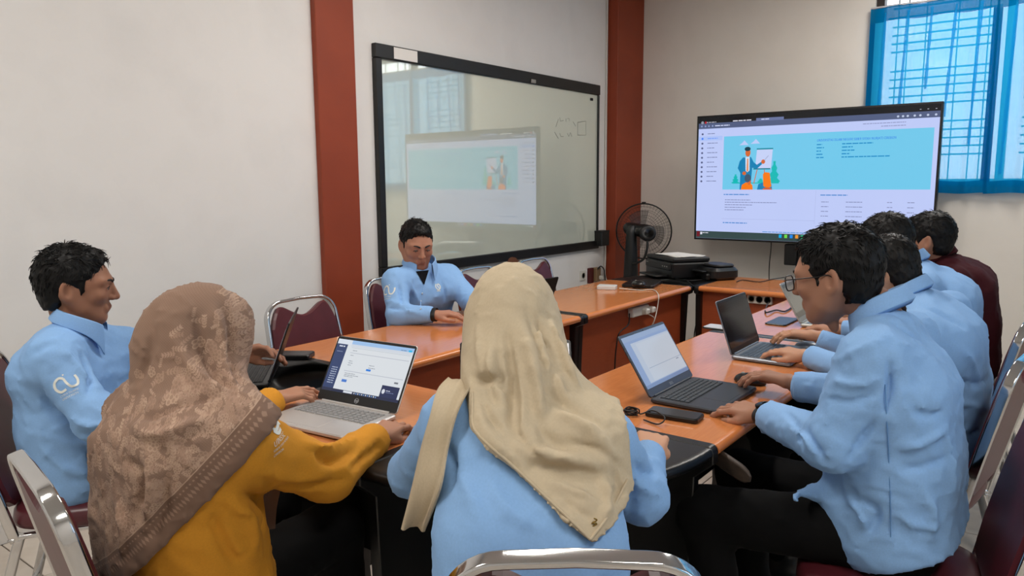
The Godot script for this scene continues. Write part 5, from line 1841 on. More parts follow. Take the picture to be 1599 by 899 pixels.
# ---- hand, in its own frame: wrist at the origin, fingers to -z, back of the hand +y, thumb at +x * s
func hand(mb: MB, wrist: Vector3, dir: Vector3, back: Vector3, s: float, skin: Color, curl: Array, spread := 0.10, thumb := 0.0, size := 1.0) -> void:
	var xf := Transform3D(basis_to(dir, back), wrist)
	xf.basis = xf.basis * size
	var f := Field.new(Vector3(-0.085, -0.105, -0.205), Vector3(0.085, 0.045, 0.075), 0.0033)
	var X := [0.0285, 0.0095, -0.0095, -0.0275]
	for k in 4:
		X[k] *= s
		f.cone(Vector3(X[k] * 0.62, 0, -0.012), Vector3(X[k], 0.002, -0.082 + 0.004 * absi(k - 1)), 0.0145, 0.0110, 0.012)
	f.cone(Vector3(0, -0.001, 0.042), Vector3(0, 0, -0.005), 0.0205, 0.0185, 0.016, Vector3.RIGHT, 0.008, 0.010)
	f.cone(Vector3(0.012 * s, -0.010, -0.02), Vector3(0.026 * s, -0.010, -0.050), 0.014, 0.013, 0.012)
	var ph := [[0.041, 0.025, 0.020], [0.045, 0.029, 0.021], [0.042, 0.027, 0.020], [0.033, 0.020, 0.018]]
	for k in 4:
		var p := Vector3(X[k], 0.002, -0.082 + 0.004 * absi(k - 1))
		var fan: float = (1.5 - k) * spread * s
		var a := 0.0
		for q in 3:
			a += curl[k] * [0.9, 1.1, 0.6][q]
			var dd := Vector3(sin(fan) * cos(a), -sin(a), -cos(fan) * cos(a))
			var e: Vector3 = p + dd * ph[k][q]
			var r0: float = [0.0098, 0.0088, 0.0080][q] * (0.88 if k == 3 else 1.0)
			f.cone(p, e, r0, r0 * 0.9, 0.004)
			if q < 2: f.ell(e + Vector3(0, 0.0015, 0), Basis(), Vector3(0.0085, 0.0085, 0.0085) * (0.88 if k == 3 else 1.0), 0.004)
			p = e
	var tp := Vector3(0.020 * s, -0.008, -0.018)
	var t1 := Vector3((0.043 - 0.012 * thumb) * s, -0.014 - 0.012 * thumb, -0.050)
	var t2 := Vector3((0.050 - 0.026 * thumb) * s, -0.018 - 0.024 * thumb, -0.078)
	var t3 := Vector3((0.050 - 0.034 * thumb) * s, -0.020 - 0.030 * thumb, -0.100)
	f.cone(tp, t1, 0.0145, 0.0120, 0.010)
	f.cone(t1, t2, 0.0112, 0.0105, 0.004)
	f.cone(t2, t3, 0.0102, 0.0085, 0.003)
	var palm := skin.lerp(lin(0.80, 0.55, 0.42), 0.35)
	f.nets(mb, xf, func(p: Vector3) -> Color: return palm if p.y < -0.012 and p.z > -0.08 else skin)

# ---- cloth relief
func wrinkle(sd: int, amp: float, fx := 9.0, fy := 9.0, fz := 9.0) -> Callable:
	var n := FastNoiseLite.new()
	n.seed = sd
	n.frequency = 1.0
	n.fractal_octaves = 2
	var w := FastNoiseLite.new()
	w.seed = sd + 9
	w.frequency = 1.0
	return func(p: Vector3) -> float:
		var a := w.get_noise_3d(p.x * 4.0, p.y * 4.0, p.z * 4.0) * 0.9
		var v := n.get_noise_3d(p.x * fx + a, p.y * fy + p.x * 3.0 + a, p.z * fz + a)
		return (0.25 - pow(1.0 - minf(1.0, absf(v) * 1.6), 4.0)) * amp

# ---- prints laid on cloth: an anchor on the surface, an x and a y direction
func anchor(f: Field, px: float, py: float, px2: float, py2: float) -> Array:
	var p := f.hit(eye, ray(px, py))
	var n := f.grad(p)
	var q := f.hit(eye, ray(px2, py2))
	var r := q - p
	r = (r - n * r.dot(n)).normalized()
	return [p, r, n.cross(r), n]

func lay(f: Field, an: Array, x: float, y: float, off := 0.0012) -> Vector3:
	var n: Vector3 = an[3]
	var q: Vector3 = an[0] + an[1] * x + an[2] * y
	var s := f.hit(q + n * 0.04, -n, 0.0, 0.09)
	return s + f.grad(s) * off

func print_text(m: MB, f: Field, an: Array, txt: String, x: float, y: float, height: float) -> void:
	var t := text_flat(txt, 24)
	t.curve_step = 4.0
	var a := t.get_mesh_arrays()
	var p: PackedVector3Array = a[Mesh.ARRAY_VERTEX]
	var ix: PackedInt32Array = a[Mesh.ARRAY_INDEX]
	var w := PackedVector3Array()
	for q in p: w.append(lay(f, an, x + q.x * height * 1.3, y + q.y * height * 1.3))
	for k in range(0, ix.size(), 3): m.tri(w[ix[k]], w[ix[k + 2]], w[ix[k + 1]])

func print_stroke(m: MB, f: Field, an: Array, pts: Array, width: float) -> void:
	var c := PackedVector2Array()
	for k in pts.size() - 1:
		for s in 5:
			var a: Vector2 = pts[maxi(k - 1, 0)]
			var b: Vector2 = pts[k]
			var e: Vector2 = pts[k + 1]
			var g: Vector2 = pts[mini(k + 2, pts.size() - 1)]
			c.append(b.cubic_interpolate(e, a, g, s / 5.0))
	c.append(pts[pts.size() - 1])
	var l := PackedVector3Array()
	var r := PackedVector3Array()
	for k in c.size():
		var t := (c[mini(k + 1, c.size() - 1)] - c[maxi(k - 1, 0)]).normalized().orthogonal() * width * 0.5
		l.append(lay(f, an, c[k].x + t.x, c[k].y + t.y)); r.append(lay(f, an, c[k].x - t.x, c[k].y - t.y))
	for k in c.size() - 1: m.quad(l[k], r[k], r[k + 1], l[k + 1])

func cu_logo(f: Field, an: Array, s: float, root: Vector3, t: Node3D) -> void:
	var m := MB.new()
	print_stroke(m, f, an, [Vector2(-0.002, 0.010) * s, Vector2(-0.010, 0.014) * s, Vector2(-0.020, 0.008) * s, Vector2(-0.022, -0.004) * s, Vector2(-0.015, -0.014) * s, Vector2(-0.004, -0.013) * s], 0.0050 * s)
	print_stroke(m, f, an, [Vector2(-0.002, 0.010) * s, Vector2(0.001, -0.002) * s, Vector2(0.007, -0.012) * s, Vector2(0.017, -0.012) * s, Vector2(0.021, -0.002) * s, Vector2(0.019, 0.010) * s], 0.0045 * s)
	print_stroke(m, f, an, [Vector2(0.000, 0.016) * s, Vector2(0.0, 0.019) * s], 0.003 * s)
	print_text(m, f, an, "CYBER ISLAMIC", -0.020 * s, -0.022 * s, 0.0042 * s)
	print_text(m, f, an, "UNIVERSITY", -0.019 * s, -0.029 * s, 0.0048 * s)
	for k in m.v.size(): m.v[k] -= root
	part("sleeve_print", m.mesh(), mat("white print", Color(0.86, 0.87, 0.84), 0.6), t, Vector3.ZERO, "white embroidered university emblem")

# ---- clothes over a pose
func bounds(j: Dictionary, keys: Array, pad: float) -> Array:
	var lo: Vector3 = j[keys[0]]
	var hi := lo
	for k in keys:
		lo = lo.min(j[k]); hi = hi.max(j[k])
	return [lo - Vector3.ONE * pad, hi + Vector3.ONE * pad]

func shirt_field(j: Dictionary, cell := CELL) -> Field:
	var b := bounds(j, ["hip", "neck", "shL", "shR", "elL", "elR", "wrL", "wrR"], 0.20)
	var f := Field.new(b[0], b[1], cell)
	var side: Vector3 = (j.shR - j.shL).normalized()
	var g: float = j.get("depth", 0.105)
	var w: float = j.get("wide", 0.085)
	var arm: float = j.get("arm", 1.0)
	f.cone(j.hip, j.waist, g * 1.12, g, 0.05, side, w * 1.05, w * 0.92)
	f.cone(j.waist, j.chest, g, g * 1.02, 0.06, side, w * 0.92, w * 1.05)
	f.cone(j.chest, j.neck - (j.neck - j.chest).normalized() * 0.055, g * 1.0, 0.055, 0.06, side, w * 1.1, w * 0.75)
	for s in ["L", "R"]:
		var sh: Vector3 = j["sh" + s]
		var el: Vector3 = j["el" + s]
		var wr: Vector3 = j["wr" + s]
		f.cone(j.neck - (j.neck - j.chest).normalized() * 0.045, sh, 0.046, 0.058 * arm, 0.05)
		f.cone(sh, el, 0.062 * arm, 0.052 * arm, 0.035)
		f.cone(el, wr, 0.052 * arm, 0.038 * arm, 0.03)
		var dr := (wr - el).normalized()
		f.plane(wr - dr * 0.012, dr, wr - Vector3.ONE * 0.075, wr + Vector3.ONE * 0.075)
	return f

func cuff(t: Node3D, root: Vector3, wr: Vector3, el: Vector3, r: float, m: Material) -> void:
	var mb := MB.new()
	var d := (wr - el).normalized()
	var bs := basis_to(d)
	bs = Basis(bs.x, d, bs.x.cross(d))
	mb.lathe(PackedVector2Array([Vector2(r * 0.80, -0.006), Vector2(r * 0.98, -0.010), Vector2(r, -0.016), Vector2(r * 1.03, -0.06), Vector2(r * 0.97, -0.065)]), wr - root, 20, bs)
	# open sleeve end: the lathe is capped by the inner ring only
	part("cuff", mb.mesh(), m, t)

func trousers(t: Node3D, j: Dictionary, root: Vector3, col := Color(0.016, 0.016, 0.018)) -> void:
	var b := bounds(j, ["hip", "knL", "knR", "anL", "anR"], 0.17)
	var f := Field.new(b[0], b[1], 0.015)
	var side: Vector3 = (j.shR - j.shL).normalized()
	f.cone(j.hip - Vector3(0, 0.02, 0), j.hip + Vector3(0, 0.06, 0), 0.10, 0.10, 0.04, side, 0.08, 0.07)
	for s in ["L", "R"]:
		var sg := -1.0 if s == "L" else 1.0
		f.cone(j.hip + side * 0.085 * sg - Vector3(0, 0.015, 0), j["kn" + s], 0.090, 0.070, 0.04)
		f.cone(j["kn" + s], j["an" + s], 0.068, 0.052, 0.03)
	f.warp(wrinkle(17, 0.006), 0.05)
	part("trousers", mesh_of(f, root), cloth("black cloth %s" % col.to_html(), col, 0.9), t)
	for s in ["L", "R"]:
		var a: Vector3 = j["an" + s]
		var fw: Vector3 = j.get("foot", j.fwd)
		var m := MB.new()
		var f2 := Field.new(Vector3(-0.07, -0.02, -0.22), Vector3(0.07, 0.12, 0.10), 0.009)
		f2.cone(Vector3(0, 0.035, 0.04), Vector3(0, 0.028, -0.14), 0.036, 0.034, 0.02, Vector3.RIGHT, 0.004, 0.010)
		f2.cone(Vector3(0, 0.05, 0.02), Vector3(0, 0.09, 0.03), 0.04, 0.04, 0.02)
		f2.plane(Vector3(0, 0.001, 0), Vector3.DOWN)
		f2.nets(m, Transform3D(basis_to(fw), Vector3(a.x, 0.0, a.z) - root))
		part("shoe", m.mesh(), mat("shoe black", Color(0.02, 0.02, 0.02), 0.4), t)

func body_mesh(j: Dictionary, skin: Color, mb: MB) -> void:    # the figure under the clothes, one surface
	var b := bounds(j, ["hip", "neck", "shL", "shR", "elL", "elR", "wrL", "wrR", "knL", "knR", "anL", "anR"], 0.13)
	var f := Field.new(b[0], b[1], 0.018)
	var side: Vector3 = (j.shR - j.shL).normalized()
	f.cone(j.hip, j.waist, 0.080, 0.075, 0.04, side, 0.075, 0.06)
	f.cone(j.waist, j.chest, 0.075, 0.08, 0.04, side, 0.06, 0.075)
	f.cone(j.chest, j.neck - Vector3(0, 0.06, 0), 0.075, 0.04, 0.05, side, 0.08, 0.05)
	f.cone(j.neck - Vector3(0, 0.05, 0), j.neck, 0.045, 0.045, 0.03)
	for s in ["L", "R"]:
		var sg := -1.0 if s == "L" else 1.0
		f.cone(j.neck - Vector3(0, 0.06, 0), j["sh" + s], 0.035, 0.042, 0.04)
		f.cone(j["sh" + s], j["el" + s], 0.044, 0.036, 0.03)
		f.cone(j["el" + s], j["wr" + s], 0.036, 0.022, 0.02)
		f.cone(j.hip + side * 0.085 * sg, j["kn" + s], 0.07, 0.052, 0.03)
		f.cone(j["kn" + s], j["an" + s], 0.05, 0.036, 0.02)
	f.nets(mb, Transform3D(), func(_p: Vector3) -> Color: return skin)

func collar(t: Node3D, root: Vector3, neck: Vector3, axis: Vector3, fwd: Vector3, m: Material, r := 0.066, open := 0.5, tip := 0.05) -> void:
	# folded collar: a band round the neck, falling outwards, longer at the two front points
	var y := axis.normalized()
	var z := -(fwd - y * fwd.dot(y)).normalized()
	var x := y.cross(z)
	var mb := MB.new()
	var p := PackedVector3Array()
	var n := 30
	for k in n + 1:
		var a := lerpf(-PI + open, PI - open, float(k) / n)      # 0 = back
		var fr := pow(absf(a) / (PI - open), 3.0)
		var dir := x * sin(a) + z * cos(a)
		var c := neck + y * (0.012 - 0.030 * fr)
		var fall := 0.030 + tip * pow(absf(a) / (PI - open), 6.0)
		var rr := r * (1.0 + 0.10 * fr)
		for q in [Vector2(rr * 0.97, -0.012), Vector2(rr * 0.94, 0.030), Vector2(rr * 0.965, 0.037), Vector2(rr * 1.01, 0.034), Vector2(rr * 1.07 + fall * 0.20, 0.030 - fall), Vector2(rr * 1.03 + fall * 0.20, 0.027 - fall)]:
			p.append(c + dir * q.x + y * q.y - root)
	mb.grid(p, 6, true, false)
	part("collar", mb.mesh(), m, t)

func person(label: String, j: Dictionary) -> Node3D:
	var root := Vector3(j.hip.x, 0, j.hip.z)
	j.root = root
	return thing("person", label, "person", root, 0, "people around the tables")

func shift(mb: MB, root: Vector3) -> ArrayMesh:
	for k in mb.v.size(): mb.v[k] -= root
	return mb.mesh()

func watch(t: Node3D, root: Vector3, pos: Vector3, dir: Vector3, back: Vector3, r: float, face: bool) -> void:
	var bs := basis_to(dir, back)
	var m := MB.new()
	var p := PackedVector3Array()
	for k in 25:
		var a := TAU * k / 24
		p.append(pos - root + bs * Vector3(cos(a) * r * 1.22, sin(a) * r * 0.95, 0))
	m.sweep(p, PackedVector2Array([Vector2(-0.002, -0.010), Vector2(0.002, -0.010), Vector2(0.002, 0.010), Vector2(-0.002, 0.010)]), dir, false)
	part("watch_strap", m.mesh(), mat("watch black", Color(0.015, 0.015, 0.017), 0.5), t)
	if face:
		m = MB.new()
		m.lathe(PackedVector2Array([Vector2(0.0, -0.004), Vector2(0.0195, -0.004), Vector2(0.0205, 0.0), Vector2(0.0195, 0.0045), Vector2(0.0175, 0.005), Vector2(0.0, 0.005)]), pos - root + bs * Vector3(0, r * 0.95 + 0.004, 0), 24, bs)
		part("watch_case", m.mesh(), mat("watch case", Color(0.06, 0.06, 0.065), 0.25, 0.5), t)

var BLUE: StandardMaterial3D

func build_people() -> void:
	BLUE = cloth("light blue shirt", Color(0.545, 0.71, 0.90), 0.78)
	var weave := noise_tex(0.25, [Color(0.93, 0.93, 0.93), Color(1, 1, 1)], 128, 2, 71)
	triplanar(BLUE, weave, Vector3(6, 6, 6))
	person_glasses()
	person_typing()
	person_between()
	person_maroon()
	woman_beige()
	woman_yellow()
	man_profile()
	man_whiteboard()

func person_glasses() -> void:
	var skin := lin(0.62, 0.45, 0.36)
	var j := {"hip": at(1408, 812, 1.87), "waist": at(1406, 712, 1.84), "chest": at(1395, 605, 1.82), "neck": at(1380, 492, 1.84), "shL": at(1362, 562, 1.69), "shR": at(1418, 528, 2.02), "elL": at(1300, 694, 1.72), "elR": at(1345, 615, 2.2), "wrL": at(1198, 650, 2.025), "wrR": at(1236, 602, 2.32), "knL": Vector3(-0.74, 0.55, -1.80), "knR": Vector3(-0.76, 0.55, -2.12), "anL": Vector3(-0.66, 0.11, -1.82), "anR": Vector3(-0.70, 0.11, -2.12), "fwd": Vector3(-1, 0, -0.05), "depth": 0.120, "wide": 0.085, "arm": 1.14}
	var t := person("man with glasses and black hair in a light blue shirt, typing, seen from the side", j)
	var r: Vector3 = j.root
	var f := shirt_field(j, 0.0075)
	# belly and shirt tails over the lap
	f.cone(at(1375, 690, 1.90), at(1352, 785, 1.90), 0.085, 0.100, 0.05, Vector3(0, 0, 1), 0.05, 0.07)
	f.cone(at(1300, 768, 1.84), at(1248, 770, 1.82), 0.030, 0.008, 0.03, Vector3(0, 0, 1), 0.05, 0.035)
	f.warp(wrinkle(3, 0.005, 7, 12, 7), 0.05)
	for q in [[[[1390, 560], [1392, 600], [1380, 650]], 0.010, -0.010], [[[1375, 650], [1345, 690], [1320, 722]], 0.010, -0.006], [[[1300, 590], [1330, 600], [1375, 590]], 0.012, 0.006], [[[1290, 620], [1330, 628], [1372, 612]], 0.010, -0.005], [[[1258, 668], [1275, 700], [1290, 722]], 0.009, -0.009], [[[1240, 660], [1262, 690], [1275, 712]], 0.009, 0.006], [[[1225, 640], [1250, 668], [1262, 684]], 0.008, -0.007], [[[1420, 640], [1455, 650], [1478, 640]], 0.012, -0.006], [[[1400, 700], [1440, 690], [1480, 660]], 0.012, 0.007], [[[1400, 730], [1445, 730], [1490, 700]], 0.012, -0.006], [[[1345, 780], [1370, 800], [1352, 838]], 0.010, -0.008], [[[1320, 770], [1345, 800], [1350, 830]], 0.010, 0.007], [[[1440, 760], [1455, 800], [1450, 850]], 0.014, 0.008], [[[1478, 660], [1485, 720], [1490, 770]], 0.010, 0.007], [[[1385, 500], [1420, 520], [1455, 545]], 0.007, -0.004], [[[1400, 800], [1430, 820], [1470, 815]], 0.012, 0.006], [[[1310, 560], [1345, 545], [1380, 530]], 0.012, 0.005]]:
		pix_fold(f, q[0], q[1], q[2])
	# hem: curves from the front tail down to the back
	f.plane(at(1400, 850, 1.86), Vector3(0.42, -1, 0.0))
	var sh := part("shirt", mesh_of(f, r), BLUE, t)
	# side seam
	var seam := PackedVector3Array()
	for q in [[1382, 600], [1385, 660], [1388, 720], [1390, 780], [1391, 838]]: seam.append(f.hit(eye, ray(q[0], q[1])) - r)
	var sm := MB.new()
	sm.tube(curve(Array(seam), 3), 0.0013, 5)
	part("seam", sm.mesh(), mat("seam blue", Color(0.36, 0.54, 0.74), 0.8), sh)
	cuff(t, r, j.wrL, j.elL, 0.041, BLUE)
	cuff(t, r, j.wrR, j.elR, 0.041, BLUE)
	trousers(t, j, r)
	var hx := Transform3D(basis_to(Vector3(-0.96, -0.20, -0.12)), at(1308, 432, 1.88))
	collar(t, r, at(1378, 487, 1.85), Vector3(-0.45, 1, 0), Vector3(-1, -0.1, -0.05), BLUE, 0.071, 0.5, 0.03)
	var mb := MB.new()
	body_mesh(j, skin, mb)
	head_skin(mb, hx, skin, at(1384, 492, 1.85), 1.06)
	var dl: Vector3 = (j.wrL - j.elL).normalized()
	hand(mb, j.wrL + dl * 0.036, Vector3(-0.98, -0.02, -0.25), Vector3(0.05, 1, 0.25), -1.0, skin, [0.28, 0.30, 0.32, 0.34], 0.10, 0.2, 0.96)
	hand(mb, j.wrR + Vector3(-0.005, 0.012, 0), Vector3(-0.99, 0.10, 0.02), Vector3(0.10, 1, 0.0), 1.0, skin, [0.34, 0.36, 0.38, 0.42], 0.06, 0.3, 1.0)
	part("body", shift(mb, r), skin_mat(), t)
	watch(t, r, j.wrL + dl * 0.012, dl, Vector3(0.25, 1, 0.55), 0.027, true)
	var hr := hx
	hr.origin -= r
	head_details(t, hr)
	head_hair(t, hr, 11, 1.15, 0.008, 0.0, 330)
	# glasses
	var gm := mat("glasses frame", Color(0.03, 0.03, 0.032), 0.3)
	var gl := mat("lens glass", Color(0.9, 0.95, 1.0, 0.10), 0.03)
	gl.transparency = BaseMaterial3D.TRANSPARENCY_ALPHA
	var g := Node3D.new()
	g.name = "glasses"
	t.add_child(g)
	for s in [-1.0, 1.0]:
		var m := MB.new()
		var p := PackedVector3Array()
		var ring := PackedVector2Array()
		for q in rrect(0.050, 0.038, 0.012, 4): p.append(hr * Vector3(0.033 * s + q.x, 0.000 + q.y, -0.112 + 0.12 * absf(0.033 * s + q.x) * 0.35))
		p.append(p[0])
		m.tube(p, 0.0017, 6)
		part("rim", m.mesh(), gm, g)
		m = MB.new()
		m.fan(p)
		part("lens", m.mesh(), gl, g)
		m = MB.new()
		m.tube(curve([hr * Vector3(0.058 * s, 0.010, -0.109), hr * Vector3(0.070 * s, 0.010, -0.095), hr * Vector3(0.0785 * s, 0.009, -0.02), hr * Vector3(0.080 * s, 0.010, 0.010), hr * Vector3(0.078 * s, -0.010, 0.030)], 4), 0.0016, 6)
		part("temple", m.mesh(), gm, g)
	var m2 := MB.new()
	m2.tube(curve([hr * Vector3(-0.009, 0.004, -0.1105), hr * Vector3(0, 0.007, -0.113), hr * Vector3(0.009, 0.004, -0.1105)], 4), 0.0015, 6)
	part("bridge", m2.mesh(), gm, g)

func person_typing() -> void:
	var skin := lin(0.71, 0.53, 0.42)
	var j := {"hip": at(1462, 680, 2.50), "waist": at(1466, 600, 2.46), "chest": at(1455, 532, 2.42), "neck": at(1425, 462, 2.46), "shL": at(1430, 525, 2.28), "shR": at(1480, 485, 2.62), "elL": at(1385, 600, 2.40), "elR": at(1400, 575, 2.8), "wrL": at(1262, 556, 2.70), "wrR": at(1275, 528, 2.92), "knL": Vector3(-0.84, 0.55, -2.60), "knR": Vector3(-0.84, 0.55, -2.88), "anL": Vector3(-0.78, 0.11, -2.60), "anR": Vector3(-0.78, 0.11, -2.88), "fwd": Vector3(-1, 0, -0.05), "depth": 0.125, "wide": 0.085, "arm": 1.08}
	var t := person("man in a light blue shirt behind the man with glasses, typing on the silver laptop", j)
	var r: Vector3 = j.root
	var f := shirt_field(j, 0.010)
	f.warp(wrinkle(5, 0.005, 7, 12, 7), 0.05)
	for q in [[[[1440, 480], [1480, 495], [1515, 520]], 0.012, -0.006], [[[1480, 590], [1520, 600], [1548, 590]], 0.014, -0.007], [[[1480, 640], [1510, 630], [1545, 640]], 0.014, 0.007], [[[1490, 690], [1515, 680], [1540, 660]], 0.014, -0.007], [[[1495, 540], [1520, 570], [1535, 610]], 0.012, 0.006]]: pix_fold(f, q[0], q[1], q[2])
	f.plane(at(1470, 735, 2.46), Vector3(0.2, -1, 0))
	part("shirt", mesh_of(f, r), BLUE, t)
	cuff(t, r, j.wrL, j.elL, 0.040, BLUE)
	cuff(t, r, j.wrR, j.elR, 0.040, BLUE)
	trousers(t, j, r)
	collar(t, r, at(1422, 460, 2.47), Vector3(-0.5, 1, 0), Vector3(-1, -0.1, 0), BLUE, 0.068, 0.5, 0.03)
	var hx := Transform3D(basis_to(Vector3(-0.90, -0.42, -0.25)), at(1386, 426, 2.52))
	var mb := MB.new()
	body_mesh(j, skin, mb)
	head_skin(mb, hx, skin, at(1420, 464, 2.47), 1.0)
	hand(mb, j.wrL + Vector3(-0.012, 0, 0), Vector3(-0.97, 0.06, -0.12), Vector3(0.05, 1, 0.1), -1.0, skin, [0.30, 0.32, 0.34, 0.38], 0.08, 0.2, 0.98)
	hand(mb, j.wrR + Vector3(-0.012, 0.01, 0), Vector3(-0.97, 0.02, 0.15), Vector3(0.05, 1, 0.0), 1.0, skin, [0.30, 0.34, 0.36, 0.40], 0.08, 0.2, 0.98)
	part("body", shift(mb, r), skin_mat(), t)
	var hr := hx
	hr.origin -= r
	head_details(t, hr)
	head_hair(t, hr, 23, 0.85, 0.0, 0.10, 160)

func person_between() -> void:
	var skin := lin(0.66, 0.48, 0.38)
	var j := {"hip": at(1478, 606, 3.08), "waist": at(1480, 545, 3.05), "chest": at(1472, 475, 3.02), "neck": at(1425, 415, 3.04), "shL": at(1440, 450, 2.88), "shR": at(1470, 440, 3.22), "elL": at(1420, 520, 2.98), "elR": at(1430, 500, 3.3), "wrL": Vector3(-0.78, 0.80, -3.28), "wrR": Vector3(-0.78, 0.80, -3.48), "knL": Vector3(-0.84, 0.55, -3.26), "knR": Vector3(-0.84, 0.55, -3.52), "anL": Vector3(-0.78, 0.11, -3.26), "anR": Vector3(-0.78, 0.11, -3.52), "fwd": Vector3(-1, 0, -0.05), "depth": 0.115, "wide": 0.085}
	var t := person("man in a light blue shirt seated between the typing man and the man in maroon", j)
	var r: Vector3 = j.root
	var f := shirt_field(j, 0.012)
	f.warp(wrinkle(6, 0.005, 7, 12, 7), 0.05)
	f.plane(at(1478, 650, 3.05), Vector3(0.2, -1, 0))
	part("shirt", mesh_of(f, r), BLUE, t)
	trousers(t, j, r)
	collar(t, r, at(1424, 414, 3.05), Vector3(-0.5, 1, 0), Vector3(-1, -0.1, 0), BLUE, 0.066, 0.5, 0.03)
	var hx := Transform3D(basis_to(Vector3(-0.97, -0.22, -0.15)), at(1383, 382, 3.06))
	var mb := MB.new()
	body_mesh(j, skin, mb)
	head_skin(mb, hx, skin, at(1422, 420, 3.05), 1.0, 0.005)
	hand(mb, j.wrL, Vector3(-0.97, 0.0, -0.12), Vector3(0.05, 1, 0.1), -1.0, skin, [0.3, 0.3, 0.3, 0.35])
	hand(mb, j.wrR, Vector3(-0.97, 0.0, 0.12), Vector3(0.05, 1, 0.1), 1.0, skin, [0.3, 0.3, 0.3, 0.35])
	part("body", shift(mb, r), skin_mat(), t)
	var hr := hx
	hr.origin -= r
	head_details(t, hr)
	head_hair(t, hr, 37, 1.0, 0.0, 0.0, 160)

func person_maroon() -> void:
	var skin := lin(0.62, 0.45, 0.36)
	var j := {"hip": at(1512, 560, 3.52), "waist": at(1512, 505, 3.48), "chest": at(1505, 450, 3.45), "neck": at(1472, 404, 3.44), "shL": at(1488, 440, 3.30), "shR": at(1500, 425, 3.62), "elL": at(1470, 500, 3.36), "elR": at(1480, 480, 3.7), "wrL": Vector3(-0.80, 0.80, -3.80), "wrR": Vector3(-0.80, 0.80, -4.02), "knL": Vector3(-0.84, 0.55, -3.84), "knR": Vector3(-0.84, 0.55, -4.10), "anL": Vector3(-0.78, 0.11, -3.84), "anR": Vector3(-0.78, 0.11, -4.10), "fwd": Vector3(-1, 0, -0.05), "depth": 0.115, "wide": 0.085}
	var t := person("man in a dark maroon shirt at the far end of the row", j)
	var r: Vector3 = j.root
	var mm := cloth("maroon shirt", Color(0.23, 0.06, 0.085), 0.85)
	var f := shirt_field(j, 0.012)
	f.warp(wrinkle(8, 0.006, 7, 12, 7), 0.05)
	f.plane(at(1510, 600, 3.48), Vector3(0.2, -1, 0))
	part("shirt", mesh_of(f, r), mm, t)
	trousers(t, j, r)
	collar(t, r, at(1470, 403, 3.45), Vector3(-0.4, 1, 0), Vector3(-1, -0.1, 0), mm, 0.064, 0.5, 0.02)
	var hx := Transform3D(basis_to(Vector3(-0.99, -0.10, -0.1)), at(1450, 375, 3.44))
	var mb := MB.new()
	body_mesh(j, skin, mb)
	head_skin(mb, hx, skin, at(1470, 408, 3.45), 1.0, 0.005)
	hand(mb, j.wrL, Vector3(-0.97, 0.0, -0.12), Vector3(0.05, 1, 0.1), -1.0, skin, [0.3, 0.3, 0.3, 0.35])
	hand(mb, j.wrR, Vector3(-0.97, 0.0, 0.12), Vector3(0.05, 1, 0.1), 1.0, skin, [0.3, 0.3, 0.3, 0.35])
	part("body", shift(mb, r), skin_mat(), t)
	var hr := hx
	hr.origin -= r
	head_details(t, hr)
	head_hair(t, hr, 41, 1.1, 0.0, 0.0, 200)

# a cape over the garment field: everything within reach of it, bounded by half-spaces
func drape(f: Field, under: Field, off: float, planes: Array, k: float) -> void:
	var i := 0
	for z in f.nz:
		for y in f.ny:
			for x in f.nx:
				var p := f.o + Vector3(x, y, z) * f.h
				var e := -9.0
				for q in planes:
					var s: float = (p - q[0]).dot(q[1])
					if s > e: e = s
				if e < 0.03:
					e = maxf(e, under.val(p) - off)
				if e < 0.06:
					var c := f.d[i]
					var w := k - absf(c - e)
					if w > 0.0: f.d[i] = minf(c, e) - w * w * 0.25 / k
					elif e < c: f.d[i] = e
				i += 1

func edge_plane(a: Vector3, b: Vector3, through: Vector3, inside: Vector3) -> Array:
	var n := through.cross(b - a).normalized()
	if (inside - a).dot(n) > 0.0: n = -n
	return [a, n]

func ribbon(rows: Array, thick: float, wave: float) -> MB:      # hanging strip: rows of [left, right]
	var mb := MB.new()
	var n := 12
	var front := PackedVector3Array()
	var back := PackedVector3Array()
	var ls := []
	var rs := []
	for q in rows:
		ls.append(q[0]); rs.append(q[1])
	var L := curve(ls, 6)
	var R := curve(rs, 6)
	for k in L.size():
		var dn := (L[mini(k + 1, L.size() - 1)] - L[maxi(k - 1, 0)])
		var nn := (R[k] - L[k]).cross(dn).normalized()
		for q in n + 1:
			var u := float(q) / n
			var w := nn * (wave * (sin(u * 9.0 + k * 0.10) + 0.5 * sin(u * 17.0 + k * 0.05 + 1.0)) + 0.010 * sin(PI * u))
			front.append(L[k].lerp(R[k], u) + w + nn * thick * 0.5)
			back.append(L[k].lerp(R[k], u) + w - nn * thick * 0.5)
	mb.grid(front, n + 1, false, false)
	mb.grid(back, n + 1, false, true)
	for k in L.size() - 1:
		for q in [0, n]:
			var a: int = k * (n + 1) + q
			var b: int = a + n + 1
			mb.quad(front[a], front[b], back[b], back[a])
	for q in n:
		for k in [0, L.size() - 1]:
			var a: int = k * (n + 1) + q
			mb.quad(front[a], front[a + 1], back[a + 1], back[a])
	return mb

func over(f: Field, px: float, py: float, d: float, gap := 0.012) -> Vector3:    # just off the cloth where the ray meets it, else at distance d
	var p := f.hit(eye, ray(px, py))
	if f.val(p) < 0.004:
		var dd := (p - eye).dot(-eye_basis.z)
		if dd - gap < d: d = dd - gap
	return at(px, py, d)

func hem(t: Node3D, f: Field, root: Vector3, pts: Array, r: float, m: Material) -> void:
	var p := []
	for q in pts:
		var w := f.hit(eye, ray(q[0], q[1]))
		if f.val(w) < 0.01: p.append(w - root)
	if p.size() < 2: return
	var mb := MB.new()
	mb.tube(curve(p, 4), r, 6)
	part("stitched_hem", mb.mesh(), m, t)

